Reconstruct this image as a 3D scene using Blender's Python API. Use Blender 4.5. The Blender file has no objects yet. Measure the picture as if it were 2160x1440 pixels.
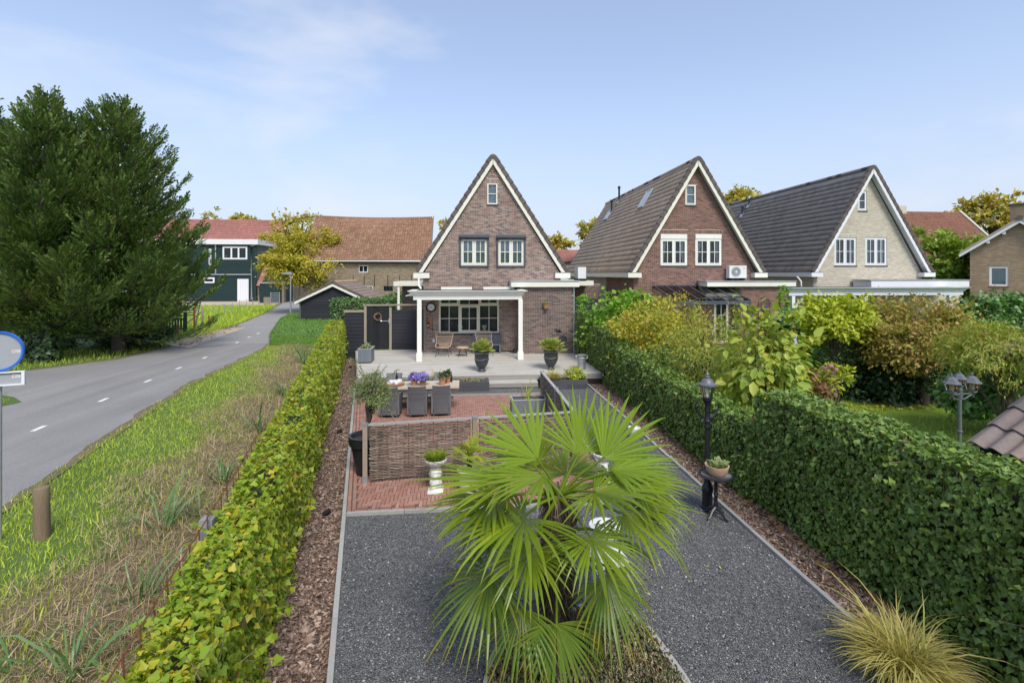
import bpy, math, random
import numpy as np
from mathutils import Vector, Matrix

SC = bpy.context.scene
# ------------------------------------------------------------------ camera
FPX, CXP, HYP = 1031.0, 1080.0, 578.0          # focal length, centre column, horizon row (2160 px wide photograph)
CAMH = 4.0
TH = math.atan(100 / 1031.0)
cd = bpy.data.cameras.new('camera')
cam = bpy.data.objects.new('camera', cd)
SC.collection.objects.link(cam)
cam.location = (0, 0, CAMH)
cam.rotation_euler = (math.pi / 2, 0, -TH)
cd.sensor_width = 36
cd.lens = FPX / 2160 * 36
cd.shift_y = -(720 - HYP) / 2160
cd.clip_start = 0.05
cd.clip_end = 3000
SC.camera = cam
# ------------------------------------------------------------------ sky and sun
SUN_EL, SUN_AZ = math.radians(50), math.radians(166)      # azimuth from +Y towards +X: behind the camera, to its right
w = bpy.data.worlds.new('World')
SC.world = w
w.use_nodes = True
nt = w.node_tree
nt.nodes.clear()
wo = nt.nodes.new('ShaderNodeOutputWorld')
bg = nt.nodes.new('ShaderNodeBackground')
sky = nt.nodes.new('ShaderNodeTexSky')
sky.sky_type = 'NISHITA'
sky.sun_disc = False
sky.sun_elevation = SUN_EL
sky.sun_rotation = SUN_AZ
sky.air_density = 1.0
sky.dust_density = 0.6
sky.ozone_density = 2.2
bg.inputs['Strength'].default_value = 0.100
tc = nt.nodes.new('ShaderNodeTexCoord')
mp = nt.nodes.new('ShaderNodeMapping')
mp.inputs['Scale'].default_value = (1.0, 1.0, 2.6)
mp.inputs['Location'].default_value = (0.35, 0.1, 0.0)
mp.inputs['Rotation'].default_value = (0, 0, -0.3)
nz = nt.nodes.new('ShaderNodeTexNoise')
nz.inputs['Scale'].default_value = 1.9
nz.inputs['Detail'].default_value = 6
nz.inputs['Roughness'].default_value = 0.52
nz.inputs['Distortion'].default_value = 0.25
rp = nt.nodes.new('ShaderNodeValToRGB')
rp.color_ramp.elements[0].position = 0.49
rp.color_ramp.elements[0].color = (0.0, 0.0, 0.0, 1)
rp.color_ramp.elements[1].position = 0.72
rp.color_ramp.elements[1].color = (0.8, 0.8, 0.8, 1)
mxc = nt.nodes.new('ShaderNodeMix')
mxc.data_type = 'RGBA'
mxc.inputs[7].default_value = (2.6, 2.84, 3.5, 1)        # thin cloud veil
nt.links.new(tc.outputs['Generated'], mp.inputs[0])
nt.links.new(mp.outputs[0], nz.inputs['Vector'])
nt.links.new(nz.outputs['Fac'], rp.inputs[0])
sx = nt.nodes.new('ShaderNodeSeparateXYZ')               # haze thickening towards the horizon, the same all round
hm = nt.nodes.new('ShaderNodeMapRange')
hm.inputs['From Min'].default_value = 0.0
hm.inputs['From Max'].default_value = 0.42
hm.inputs['To Min'].default_value = 0.9
hm.inputs['To Max'].default_value = 0.36
hm.interpolation_type = 'SMOOTHSTEP'
nt.links.new(tc.outputs['Generated'], sx.inputs[0])
nt.links.new(sx.outputs['Z'], hm.inputs[0])
nt.links.new(hm.outputs[0], mxc.inputs[0])
mx2 = nt.nodes.new('ShaderNodeMix')                       # brighter wisps of cloud
mx2.data_type = 'RGBA'
mx2.inputs[7].default_value = (3.5, 3.68, 4.1, 1)
nt.links.new(rp.outputs[0], mx2.inputs[0])
nt.links.new(mxc.outputs[2], mx2.inputs[6])
nt.links.new(sky.outputs[0], mxc.inputs[6])
nt.links.new(mx2.outputs[2], bg.inputs['Color'])
nt.links.new(bg.outputs[0], wo.inputs[0])
sd = bpy.data.lights.new('sun', 'SUN')
sd.energy = 1.5
sd.angle = math.radians(22)
sd.color = (1.0, 0.955, 0.88)
sun = bpy.data.objects.new('sun', sd)
SC.collection.objects.link(sun)
tos = Vector((math.sin(SUN_AZ) * math.cos(SUN_EL), math.cos(SUN_AZ) * math.cos(SUN_EL), math.sin(SUN_EL)))
sun.rotation_euler = tos.to_track_quat('Z', 'Y').to_euler()
sun.location = (0, 0, 60)
SC.view_settings.view_transform = 'Standard'
SC.view_settings.look = 'None'
SC.view_settings.gamma = 1
SC.view_settings.exposure = 1.28
SC.view_settings.use_curve_mapping = False
SC.render.engine = 'CYCLES'
SC.cycles.max_bounces = 7
SC.cycles.diffuse_bounces = 3
SC.cycles.transparent_max_bounces = 12

# ------------------------------------------------------------------ helpers
R = random.Random(11)
NG = np.random.default_rng(11)
rad = math.radians
sT, cT = math.sin(TH), math.cos(TH)


def ray(px, py):
    u, v = (px - CXP) / FPX, (HYP - py) / FPX
    return sT + u * cT, cT - u * sT, v


def at(px, py, z=0.0):
    """point of the level z seen in the photograph at (px, py)"""
    a, b, v = ray(px, py)
    t = (z - CAMH) / v
    return a * t, b * t, z


def onY(px, py, Y):
    """(x, z) on the upright plane y = Y"""
    a, b, v = ray(px, py)
    t = Y / b
    return a * t, CAMH + v * t


def atD(px, py, D):
    a, b, v = ray(px, py)
    return a * D, b * D, CAMH + v * D


def thing(name, label, cat, loc=(0, 0, 0), rz=0.0, group=None, kind=None):
    o = bpy.data.objects.new(name, None)
    o.empty_display_size = 0.1
    SC.collection.objects.link(o)
    o.location = loc
    o.rotation_euler = (0, 0, rz)
    tag(o, label, cat, group, kind)
    return o


def tag(o, label=None, cat=None, group=None, kind=None):
    if label:
        o['label'] = label
    if cat:
        o['category'] = cat
    if group:
        o['group'] = group
    if kind:
        o['kind'] = kind
    return o


def attach(o, parent, world):
    """parents o; with world=True its vertices stay in world coordinates"""
    if parent is not None:
        o.parent = parent
        if world:
            p, off = parent, Vector((0, 0, 0))
            while p is not None:
                off += p.location
                p = p.parent
            o.location = -off
    return o


def dup(root, loc, rz=0.0, label=None, group=None):
    r = root.copy()
    SC.collection.objects.link(r)
    r.location = loc
    r.rotation_euler = (0, 0, rz)
    if label:
        r['label'] = label
    if group:
        r['group'] = group
    for ch in list(root.children):
        c = ch.copy()
        SC.collection.objects.link(c)
        c.parent = r
        for g in list(ch.children):
            d = g.copy()
            SC.collection.objects.link(d)
            d.parent = c
    return r


BOXF = [(0, 3, 2, 1), (4, 5, 6, 7), (0, 1, 5, 4), (1, 2, 6, 5), (2, 3, 7, 6), (3, 0, 4, 7)]


class MB:
    def __init__(s):
        s.v, s.f = [], []

    def add(s, vs, fs):
        n = len(s.v)
        s.v += [tuple(map(float, v)) for v in vs]
        s.f += [tuple(i + n for i in f) for f in fs]
        return s

    def box(s, x0, x1, y0, y1, z0, z1):
        return s.add([(x0, y0, z0), (x1, y0, z0), (x1, y1, z0), (x0, y1, z0), (x0, y0, z1), (x1, y0, z1), (x1, y1, z1), (x0, y1, z1)], BOXF)

    def obox(s, c, size, rot=None):
        hx, hy, hz = size[0] / 2, size[1] / 2, size[2] / 2
        vs = [Vector(p) for p in [(-hx, -hy, -hz), (hx, -hy, -hz), (hx, hy, -hz), (-hx, hy, -hz), (-hx, -hy, hz), (hx, -hy, hz), (hx, hy, hz), (-hx, hy, hz)]]
        if rot is not None:
            vs = [rot @ p for p in vs]
        c = Vector(c)
        return s.add([p + c for p in vs], BOXF)

    def bar(s, a, b, wd, ht, up=(0, 0, 1)):
        a, b = Vector(a), Vector(b)
        y = (b - a)
        L = y.length
        y = y / L
        x = y.cross(Vector(up))
        if x.length < 1e-4:
            x = y.cross(Vector((1, 0, 0)))
        x.normalize()
        z = x.cross(y)
        M = Matrix((x, y, z)).transposed()
        return s.obox((a + b) / 2, (wd, L, ht), M)

    def tube(s, pts, r, n=6, cap=True):
        pts = [Vector(p) for p in pts]
        m = len(pts)
        rr = [r] * m if isinstance(r, (int, float)) else list(r)
        vs, fs = [], []
        ref = None
        for i, p in enumerate(pts):
            d = (pts[min(i + 1, m - 1)] - pts[max(i - 1, 0)])
            d = d.normalized() if d.length > 1e-9 else Vector((0, 0, 1))
            if ref is None:
                ref = Vector((0, 0, 1)) if abs(d.z) < 0.9 else Vector((1, 0, 0))
            x = d.cross(ref)
            if x.length < 1e-5:
                x = d.cross(Vector((0.3, 1, 0.2)))
            x.normalize()
            y = x.cross(d)
            ref = y.cross(x) * 0 + ref
            for k in range(n):
                a = 2 * math.pi * k / n
                vs.append(p + (x * math.cos(a) + y * math.sin(a)) * rr[i])
        for i in range(m - 1):
            for k in range(n):
                k2 = (k + 1) % n
                fs.append((i * n + k, i * n + k2, (i + 1) * n + k2, (i + 1) * n + k))
        if cap:
            fs.append(tuple(range(n))[::-1])
            fs.append(tuple((m - 1) * n + k for k in range(n)))
        return s.add(vs, fs)

    def lathe(s, prof, n=16, c=(0, 0, 0), cap=True, wob=None):
        vs, fs = [], []
        for j, (r, z) in enumerate(prof):
            for k in range(n):
                a = 2 * math.pi * k / n
                q = r * (1 + (wob(a, z) if wob else 0))
                vs.append((c[0] + q * math.cos(a), c[1] + q * math.sin(a), c[2] + z))
        m = len(prof)
        for i in range(m - 1):
            for k in range(n):
                k2 = (k + 1) % n
                fs.append((i * n + k, i * n + k2, (i + 1) * n + k2, (i + 1) * n + k))
        if cap:
            fs.append(tuple(range(n))[::-1])
            fs.append(tuple((m - 1) * n + k for k in range(n)))
        return s.add(vs, fs)

    def prism(s, poly, axis, a, b):
        n = len(poly)

        def P(u, v, t):
            return (u, t, v) if axis == 'y' else ((t, u, v) if axis == 'x' else (u, v, t))
        vs = [P(u, v, a) for u, v in poly] + [P(u, v, b) for u, v in poly]
        fs = [tuple(range(n)), tuple(range(2 * n - 1, n - 1, -1))]
        for i in range(n):
            j = (i + 1) % n
            fs.append((i, i + n, j + n, j))
        return s.add(vs, fs)

    def sheet(s, pts):
        return s.add(pts, [tuple(range(len(pts)))])

    def build(s, name, mat, parent=None, world=True, smooth=False, kind=None, label=None, fix=True):
        me = bpy.data.meshes.new(name)
        me.from_pydata(s.v, [], s.f)
        if fix:
            import bmesh
            b = bmesh.new()
            b.from_mesh(me)
            bmesh.ops.recalc_face_normals(b, faces=b.faces)
            b.to_mesh(me)
            b.free()
        if smooth:
            me.shade_smooth()
            me.set_sharp_from_angle(angle=rad(42))
        me.materials.append(mat)
        o = bpy.data.objects.new(name, me)
        SC.collection.objects.link(o)
        attach(o, parent, world)
        tag(o, label, None, None, kind)
        return o


def np_mesh(name, V, loops, starts, mat, smooth=True):
    me = bpy.data.meshes.new(name)
    me.vertices.add(len(V))
    me.vertices.foreach_set('co', np.ascontiguousarray(V, dtype=np.float32).ravel())
    me.loops.add(len(loops))
    me.loops.foreach_set('vertex_index', np.ascontiguousarray(loops, dtype=np.int32))
    me.polygons.add(len(starts))
    me.polygons.foreach_set('loop_start', np.ascontiguousarray(starts, dtype=np.int32))
    me.update(calc_edges=True)
    if not smooth:
        me.shade_flat()
    if mat:
        me.materials.append(mat)
    return me


def scatter(name, tmpl, A, P, mat, parent=None, world=True, kind=None, label=None, attr=None, smooth=True):
    """joins copies of a small template mesh (verts, faces) placed by matrices A and points P into one mesh object"""
    tv, tf = np.asarray(tmpl[0], float), tmpl[1]
    n, nv = len(P), len(tv)
    V = (np.einsum('nij,vj->nvi', A, tv) + P[:, None, :]).reshape(-1, 3)
    fl = np.array([i for f in tf for i in f], dtype=np.int64)
    cnt = np.array([len(f) for f in tf], dtype=np.int64)
    st = np.concatenate([[0], np.cumsum(cnt)[:-1]])
    loops = (fl[None, :] + (np.arange(n) * nv)[:, None]).ravel()
    starts = (st[None, :] + (np.arange(n) * len(fl))[:, None]).ravel()
    me = np_mesh(name, V, loops, starts, mat, smooth)
    if attr is not None:
        a = me.attributes.new('along', 'FLOAT', 'POINT')
        a.data.foreach_set('value', np.tile(np.asarray(attr, np.float32), n))
    o = bpy.data.objects.new(name, me)
    SC.collection.objects.link(o)
    attach(o, parent, world)
    tag(o, label, None, None, kind)
    return o


def tmpl_mesh(name, tmpl, mat, smooth=False):
    me = bpy.data.meshes.new(name)
    me.from_pydata([tuple(v) for v in tmpl[0]], [], tmpl[1])
    me.materials.append(mat)
    if smooth:
        me.shade_smooth()
    return me


def singles(name, me, A, P, parent, world=True):
    """one object per copy, sharing one mesh"""
    base = Vector((0, 0, 0))
    if world and parent is not None:
        p = parent
        while p is not None:
            base += p.location
            p = p.parent
    for a, p in zip(A, P):
        o = bpy.data.objects.new(name, me)
        SC.collection.objects.link(o)
        o.parent = parent
        M = Matrix([list(map(float, r)) for r in a]).to_4x4()
        M.translation = Vector([float(c) for c in p]) - base
        o.matrix_basis = M


def frames(d, up):
    """matrices with columns x, y=d, z~up for arrays of directions"""
    d = d / np.linalg.norm(d, axis=1, keepdims=True)
    x = np.cross(d, up)
    ln = np.linalg.norm(x, axis=1, keepdims=True)
    bad = ln[:, 0] < 1e-4
    if bad.any():
        x[bad] = np.cross(d[bad], np.array([0.31, 0.9, 0.2]))
        ln = np.linalg.norm(x, axis=1, keepdims=True)
    x = x / ln
    z = np.cross(x, d)
    return np.stack([x, d, z], axis=2)


def unit(a):
    return a / np.maximum(np.linalg.norm(a, axis=1, keepdims=True), 1e-9)


# ------------------------------------------------------------------ materials
def mk(name, pal, rough=0.6, metal=0.0, nz=None, bump=None, spec=0.4, trans=0.0, clump=0.0, clump_scale=0.6, rnd=True, tcol=None, stretch=None, along=None, nz2=None):
    """procedural material: a palette picked per piece (and by a broad noise), grain noise, bump relief, optional leaf translucency"""
    m = bpy.data.materials.new(name)
    m.use_nodes = True
    t = m.node_tree
    t.nodes.clear()
    N = t.nodes.new
    L = t.links.new
    out = N('ShaderNodeOutputMaterial')
    bs = N('ShaderNodeBsdfPrincipled')
    bs.inputs['Roughness'].default_value = rough
    bs.inputs['Metallic'].default_value = metal
    bs.inputs['Specular IOR Level'].default_value = spec
    geo = N('ShaderNodeNewGeometry')
    pos = geo.outputs['Position']
    if stretch:
        mpn = N('ShaderNodeMapping')
        mpn.inputs['Scale'].default_value = stretch
        L(pos, mpn.inputs[0])
        pos = mpn.outputs[0]

    def math_(op, a, b):
        q = N('ShaderNodeMath')
        q.operation = op
        for i, s in enumerate((a, b)):
            if isinstance(s, (int, float)):
                q.inputs[i].default_value = s
            else:
                L(s, q.inputs[i])
        return q.outputs[0]

    def noise(sc, det=3, src=None, ro=0.5):
        q = N('ShaderNodeTexNoise')
        q.inputs['Scale'].default_value = sc
        q.inputs['Detail'].default_value = det
        q.inputs['Roughness'].default_value = ro
        L(src or pos, q.inputs['Vector'])
        return q.outputs['Fac']
    if len(pal) > 1:
        oi = N('ShaderNodeObjectInfo')
        f = math_('FRACT', math_('ADD', geo.outputs['Random Per Island'], math_('MULTIPLY', oi.outputs['Random'], 7.31)), 0) if rnd else noise(clump_scale, 4)
        if clump and rnd:
            c = math_('MULTIPLY_ADD', noise(clump_scale, 3, geo.outputs['Position']), 2.2)
            t.nodes[-1].inputs[2].default_value = -0.6
            f = math_('ADD', math_('MULTIPLY', f, 1 - clump), math_('MULTIPLY', c, clump))
        rampn = N('ShaderNodeValToRGB')
        cr = rampn.color_ramp
        cr.interpolation = 'LINEAR'
        k = len(pal)
        while len(cr.elements) < k:
            cr.elements.new(0.5)
        for i, cdef in enumerate(pal):
            cr.elements[i].position = (i + 0.5) / k if k > 1 else 0
            cr.elements[i].color = (*cdef, 1)
        L(f, rampn.inputs[0])
        col = rampn.outputs[0]
    else:
        q = N('ShaderNodeRGB')
        q.outputs[0].default_value = (*pal[0], 1)
        col = q.outputs[0]
    for spec_ in (nz, nz2):
        if spec_:
            f = math_('MULTIPLY_ADD', noise(spec_[0], 5, None, 0.6), 2 * spec_[1])
            t.nodes[-1].inputs[2].default_value = 1 - spec_[1]
            vm = N('ShaderNodeVectorMath')
            vm.operation = 'SCALE'
            L(col, vm.inputs[0])
            L(f, vm.inputs['Scale'])
            col = vm.outputs[0]
    if along:
        at_ = N('ShaderNodeAttribute')
        at_.attribute_name = 'along'
        mr = N('ShaderNodeMapRange')
        mr.inputs['From Min'].default_value = along[0]
        mr.inputs['From Max'].default_value = along[1]
        L(at_.outputs['Fac'], mr.inputs['Value'])
        mx = N('ShaderNodeMix')
        mx.data_type = 'RGBA'
        mx.inputs[7].default_value = (*along[2], 1)
        g2 = N('ShaderNodeMath')
        g2.operation = 'MULTIPLY'
        L(mr.outputs[0], g2.inputs[0])
        L(geo.outputs['Random Per Island'], g2.inputs[1])
        L(g2.outputs[0], mx.inputs[0])
        L(col, mx.inputs[6])
        col = mx.outputs[2]
    L(col, bs.inputs['Base Color'])
    if bump:
        b = N('ShaderNodeBump')
        b.inputs['Strength'].default_value = bump[1]
        b.inputs['Distance'].default_value = bump[2]
        L(noise(bump[0], 4), b.inputs['Height'])
        L(b.outputs[0], bs.inputs['Normal'])
    res = bs.outputs[0]
    if trans:
        tr = N('ShaderNodeBsdfTranslucent')
        if tcol:
            vm = N('ShaderNodeVectorMath')
            vm.operation = 'MULTIPLY'
            L(col, vm.inputs[0])
            vm.inputs[1].default_value = tcol
            L(vm.outputs[0], tr.inputs[0])
        else:
            L(col, tr.inputs[0])
        ms = N('ShaderNodeMixShader')
        ms.inputs[0].default_value = trans
        L(res, ms.inputs[1])
        L(tr.outputs[0], ms.inputs[2])
        res = ms.outputs[0]
    L(res, out.inputs[0])
    return m


def glass_mat(name, tint=(0.85, 0.9, 0.9), gloss=0.9):
    m = bpy.data.materials.new(name)
    m.use_nodes = True
    t = m.node_tree
    t.nodes.clear()
    N = t.nodes.new
    L = t.links.new
    out = N('ShaderNodeOutputMaterial')
    tr = N('ShaderNodeBsdfTransparent')
    tr.inputs[0].default_value = (*tint, 1)
    gl = N('ShaderNodeBsdfGlossy')
    gl.inputs['Roughness'].default_value = 0.02
    gl.inputs[0].default_value = (gloss, gloss, gloss, 1)
    lw = N('ShaderNodeFresnel')
    lw.inputs[0].default_value = 1.42
    ad = N('ShaderNodeMath')
    ad.operation = 'MULTIPLY_ADD'
    ad.inputs[1].default_value = 1.0
    ad.inputs[2].default_value = 0.0
    L(lw.outputs[0], ad.inputs[0])
    ms = N('ShaderNodeMixShader')
    L(ad.outputs[0], ms.inputs[0])
    L(tr.outputs[0], ms.inputs[1])
    L(gl.outputs[0], ms.inputs[2])
    L(ms.outputs[0], out.inputs[0])
    return m


def voronoi_ground(name, scale, c0, c1, c2, bstr, rough=0.85, big=(0.5, 0.25), dist=0.02, streak=None):
    """loose stones: a colour and a height per cell"""
    m = bpy.data.materials.new(name)
    m.use_nodes = True
    t = m.node_tree
    N = t.nodes.new
    L = t.links.new
    bs = t.nodes['Principled BSDF']
    bs.inputs['Roughness'].default_value = rough
    bs.inputs['Specular IOR Level'].default_value = 0.3
    geo = N('ShaderNodeNewGeometry')
    vo = N('ShaderNodeTexVoronoi')
    vo.inputs['Scale'].default_value = scale
    L(geo.outputs['Position'], vo.inputs['Vector'])
    sp = N('ShaderNodeSeparateColor')
    L(vo.outputs['Color'], sp.inputs[0])
    rp_ = N('ShaderNodeValToRGB')
    cr = rp_.color_ramp
    cr.elements[0].position = 0.0
    cr.elements[0].color = (*c0, 1)
    cr.elements[1].position = 1.0
    cr.elements[1].color = (*c2, 1)
    e = cr.elements.new(0.55)
    e.color = (*c1, 1)
    L(sp.outputs[0], rp_.inputs[0])
    nb = N('ShaderNodeTexNoise')
    nb.inputs['Scale'].default_value = big[0]
    nb.inputs['Detail'].default_value = 5
    L(geo.outputs['Position'], nb.inputs['Vector'])
    ma = N('ShaderNodeMath')
    ma.operation = 'MULTIPLY_ADD'
    ma.inputs[1].default_value = 2 * big[1]
    ma.inputs[2].default_value = 1 - big[1]
    L(nb.outputs['Fac'], ma.inputs[0])
    vm = N('ShaderNodeVectorMath')
    vm.operation = 'SCALE'
    L(rp_.outputs[0], vm.inputs[0])
    L(ma.outputs[0], vm.inputs['Scale'])
    if streak:
        mq = N('ShaderNodeMapping')
        mq.inputs['Scale'].default_value = streak[0]
        mq.inputs['Rotation'].default_value = (0, 0, streak[2])
        L(geo.outputs['Position'], mq.inputs[0])
        n2 = N('ShaderNodeTexNoise')
        n2.inputs['Scale'].default_value = 1.0
        n2.inputs['Detail'].default_value = 6
        L(mq.outputs[0], n2.inputs['Vector'])
        m2 = N('ShaderNodeMath')
        m2.operation = 'MULTIPLY_ADD'
        m2.inputs[1].default_value = 2 * streak[1]
        m2.inputs[2].default_value = 1 - streak[1]
        L(n2.outputs['Fac'], m2.inputs[0])
        v2 = N('ShaderNodeVectorMath')
        v2.operation = 'SCALE'
        L(vm.outputs[0], v2.inputs[0])
        L(m2.outputs[0], v2.inputs['Scale'])
        vm = v2
    L(vm.outputs[0], bs.inputs['Base Color'])
    b = N('ShaderNodeBump')
    b.inputs['Strength'].default_value = bstr
    b.inputs['Distance'].default_value = dist
    b.invert = True
    L(vo.outputs['Distance'], b.inputs['Height'])
    L(b.outputs[0], bs.inputs['Normal'])
    return m


M = {}
M['white'] = mk('white_paint', [(0.78, 0.77, 0.70)], 0.4, nz=(1.4, 0.10), nz2=(9, 0.03))
M['cream'] = mk('cream_paint', [(0.74, 0.72, 0.61)], 0.42, nz=(1.6, 0.11), nz2=(11, 0.03))
M['coldwhite'] = mk('cold_white_paint', [(0.72, 0.73, 0.74)], 0.45, nz=(1.5, 0.09), nz2=(8, 0.05))
M['brick1'] = mk('brown_brick', [(0.146, 0.112, 0.104), (0.231, 0.158, 0.130), (0.310, 0.214, 0.171), (0.253, 0.138, 0.107), (0.371, 0.274, 0.221), (0.278, 0.197, 0.160), (0.401, 0.307, 0.249), (0.208, 0.146, 0.128)], 0.85, nz=(60, 0.25), nz2=(0.7, 0.10))
M['brick1d'] = mk('dark_brown_brick', [(0.088, 0.067, 0.063), (0.151, 0.104, 0.089), (0.205, 0.143, 0.118), (0.132, 0.084, 0.070), (0.229, 0.159, 0.129)], 0.85, nz=(60, 0.25), nz2=(0.7, 0.12))
M['mortar1'] = mk('pale_mortar', [(0.572, 0.501, 0.429)], 0.9, nz=(30, 0.12), nz2=(0.7, 0.12))
M['brick2'] = mk('red_brown_brick', [(0.121, 0.066, 0.054), (0.202, 0.103, 0.074), (0.251, 0.130, 0.093), (0.218, 0.113, 0.083), (0.162, 0.086, 0.070), (0.275, 0.150, 0.109)], 0.85, nz=(60, 0.22), nz2=(0.6, 0.12))
M['mortar2'] = mk('grey_mortar', [(0.499, 0.419, 0.365)], 0.9, nz=(30, 0.1))
M['brick3'] = mk('pale_cream_brick', [(0.526, 0.470, 0.370), (0.616, 0.549, 0.437), (0.571, 0.515, 0.414), (0.482, 0.431, 0.347), (0.650, 0.594, 0.482)], 0.85, nz=(50, 0.16), nz2=(0.6, 0.12))
M['mortar3'] = mk('sand_mortar', [(0.538, 0.491, 0.396)], 0.9, nz=(30, 0.1))
M['brick4'] = mk('tan_brick', [(0.345, 0.236, 0.149), (0.414, 0.293, 0.190), (0.310, 0.207, 0.132), (0.448, 0.322, 0.213)], 0.85, nz=(50, 0.2), nz2=(0.6, 0.1))
M['mortar4'] = mk('light_mortar', [(0.42, 0.36, 0.28)], 0.9, nz=(30, 0.1))
M['oldbrick'] = mk('old_yellow_brick', [(0.25, 0.19, 0.12), (0.30, 0.235, 0.155), (0.21, 0.155, 0.10), (0.33, 0.27, 0.19)], 0.9, nz=(8, 0.3), nz2=(0.45, 0.3))
M['tile2'] = mk('brown_grey_roof_tile', [(0.354, 0.280, 0.217), (0.445, 0.350, 0.268), (0.401, 0.315, 0.253), (0.495, 0.395, 0.292)], 0.75, nz=(14, 0.25), nz2=(0.8, 0.22), clump=0.3)
M['tile3'] = mk('dark_grey_roof_tile', [(0.186, 0.175, 0.167), (0.240, 0.227, 0.207), (0.215, 0.202, 0.187)], 0.6, nz=(14, 0.22), nz2=(0.8, 0.2), spec=0.5)
M['verge'] = mk('dark_verge_tile', [(0.098, 0.078, 0.069), (0.124, 0.098, 0.086)], 0.7, nz=(12, 0.3))
M['lichen'] = mk('lichen_ridge_tile', [(0.17, 0.13, 0.06), (0.10, 0.085, 0.06), (0.08, 0.07, 0.06)], 0.9, nz=(20, 0.4))
M['tile_or'] = mk('old_orange_tile', [(0.264, 0.141, 0.083), (0.317, 0.184, 0.113), (0.220, 0.121, 0.078), (0.290, 0.160, 0.098), (0.352, 0.223, 0.147), (0.246, 0.136, 0.083), (0.273, 0.155, 0.093)], 0.85, nz=(5, 0.25), nz2=(0.5, 0.25))
M['tile_red'] = mk('red_roof_tile', [(0.30, 0.125, 0.10), (0.34, 0.15, 0.12), (0.28, 0.12, 0.10)], 0.8, nz=(3, 0.2), nz2=(0.3, 0.2))
M['tile_old'] = mk('weathered_red_tile', [(0.23, 0.10, 0.065), (0.27, 0.13, 0.085), (0.19, 0.09, 0.065), (0.25, 0.12, 0.08)], 0.85, nz=(4, 0.3), nz2=(0.5, 0.25))
M['tile_shed'] = mk('brown_shed_tile', [(0.26, 0.20, 0.165), (0.30, 0.235, 0.195), (0.24, 0.185, 0.155)], 0.8, nz=(9, 0.25))
M['tile_near'] = mk('weathered_wavy_tile', [(0.16, 0.125, 0.11), (0.21, 0.165, 0.145), (0.12, 0.105, 0.10), (0.24, 0.17, 0.145)], 0.7, nz=(45, 0.3), nz2=(7, 0.3), bump=(220, 0.25, 0.004))
M['black_wood'] = mk('black_stained_wood', [(0.016, 0.018, 0.024), (0.020, 0.022, 0.029), (0.025, 0.026, 0.033), (0.018, 0.02, 0.026)], 0.6, nz=(9, 0.3), stretch=(1, 1, 12), bump=(30, 0.3, 0.004), spec=0.35)
M['black_wood_v'] = mk('black_vertical_wood', [(0.012, 0.013, 0.016), (0.016, 0.017, 0.02), (0.02, 0.02, 0.023)], 0.6, nz=(9, 0.3), stretch=(12, 12, 1), spec=0.3)
M['green_wood'] = mk('dark_green_boards', [(0.006, 0.024, 0.023), (0.008, 0.029, 0.027), (0.007, 0.026, 0.025)], 0.55, nz=(2, 0.2))
M['olive_wood'] = mk('grey_green_boards', [(0.10, 0.115, 0.09), (0.12, 0.13, 0.10)], 0.7)
M['deck'] = mk('weathered_deck_board', [(0.432, 0.405, 0.356), (0.497, 0.470, 0.421), (0.464, 0.432, 0.378), (0.410, 0.378, 0.324), (0.518, 0.491, 0.443)], 0.75, nz=(7, 0.22), stretch=(0.25, 6, 6), nz2=(0.9, 0.3), clump=0.3, clump_scale=0.5)
M['deck_edge'] = mk('grey_deck_fascia', [(0.27, 0.25, 0.23), (0.31, 0.29, 0.265)], 0.8, nz=(7, 0.3), stretch=(0.3, 6, 9))
M['grey_wood'] = mk('blue_grey_painted_wood', [(0.165, 0.185, 0.215), (0.185, 0.205, 0.235), (0.15, 0.17, 0.20)], 0.6, nz=(9, 0.15), stretch=(9, 9, 1))
M['post_wood'] = mk('weathered_post_wood', [(0.27, 0.22, 0.165), (0.31, 0.255, 0.195)], 0.85, nz=(10, 0.3), stretch=(7, 7, 0.7), bump=(40, 0.3, 0.004))
M['bollard'] = mk('brown_round_timber', [(0.20, 0.145, 0.09)], 0.85, nz=(12, 0.35), stretch=(6, 6, 0.6), nz2=(3, 0.3), bump=(40, 0.4, 0.005))
M['table_wood'] = mk('bleached_table_wood', [(0.50, 0.43, 0.335), (0.56, 0.49, 0.39), (0.47, 0.40, 0.31)], 0.75, nz=(8, 0.2), stretch=(0.4, 6, 6))
M['table_leg'] = mk('grey_trestle_wood', [(0.30, 0.25, 0.20), (0.34, 0.29, 0.24)], 0.8, nz=(12, 0.3))
M['wicker'] = mk('grey_wicker', [(0.178, 0.172, 0.178)], 0.6, nz=(90, 0.25), bump=(160, 0.5, 0.006), stretch=(1, 1, 2.2))
M['wicker_d'] = mk('dark_grey_wicker', [(0.10, 0.098, 0.105), (0.16, 0.155, 0.16), (0.13, 0.127, 0.13)], 0.6, nz=(120, 0.2))
M['rattan'] = mk('blond_rattan', [(0.50, 0.36, 0.24), (0.56, 0.41, 0.28)], 0.55, nz=(40, 0.2))
M['black'] = mk('black_iron', [(0.012, 0.013, 0.016)], 0.42, spec=0.5, nz=(20, 0.2))
M['graphite'] = mk('graphite_paint', [(0.072, 0.083, 0.104)], 0.45, nz=(6, 0.1))
M['greyiron'] = mk('grey_cast_metal', [(0.14, 0.145, 0.155)], 0.5, nz=(30, 0.3), metal=0.3)
M['zinc'] = mk('zinc_metal', [(0.42, 0.44, 0.47)], 0.45, metal=0.5, nz=(10, 0.2))
M['galv'] = mk('galvanised_steel', [(0.46, 0.48, 0.49)], 0.42, metal=0.7, nz=(14, 0.25))
M['felt'] = mk('dark_roof_felt', [(0.035, 0.038, 0.042)], 0.8, nz=(3, 0.3))
M['urn'] = mk('charcoal_urn_glaze', [(0.052, 0.053, 0.058)], 0.45, nz=(12, 0.2), bump=(20, 0.12, 0.01))
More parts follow.
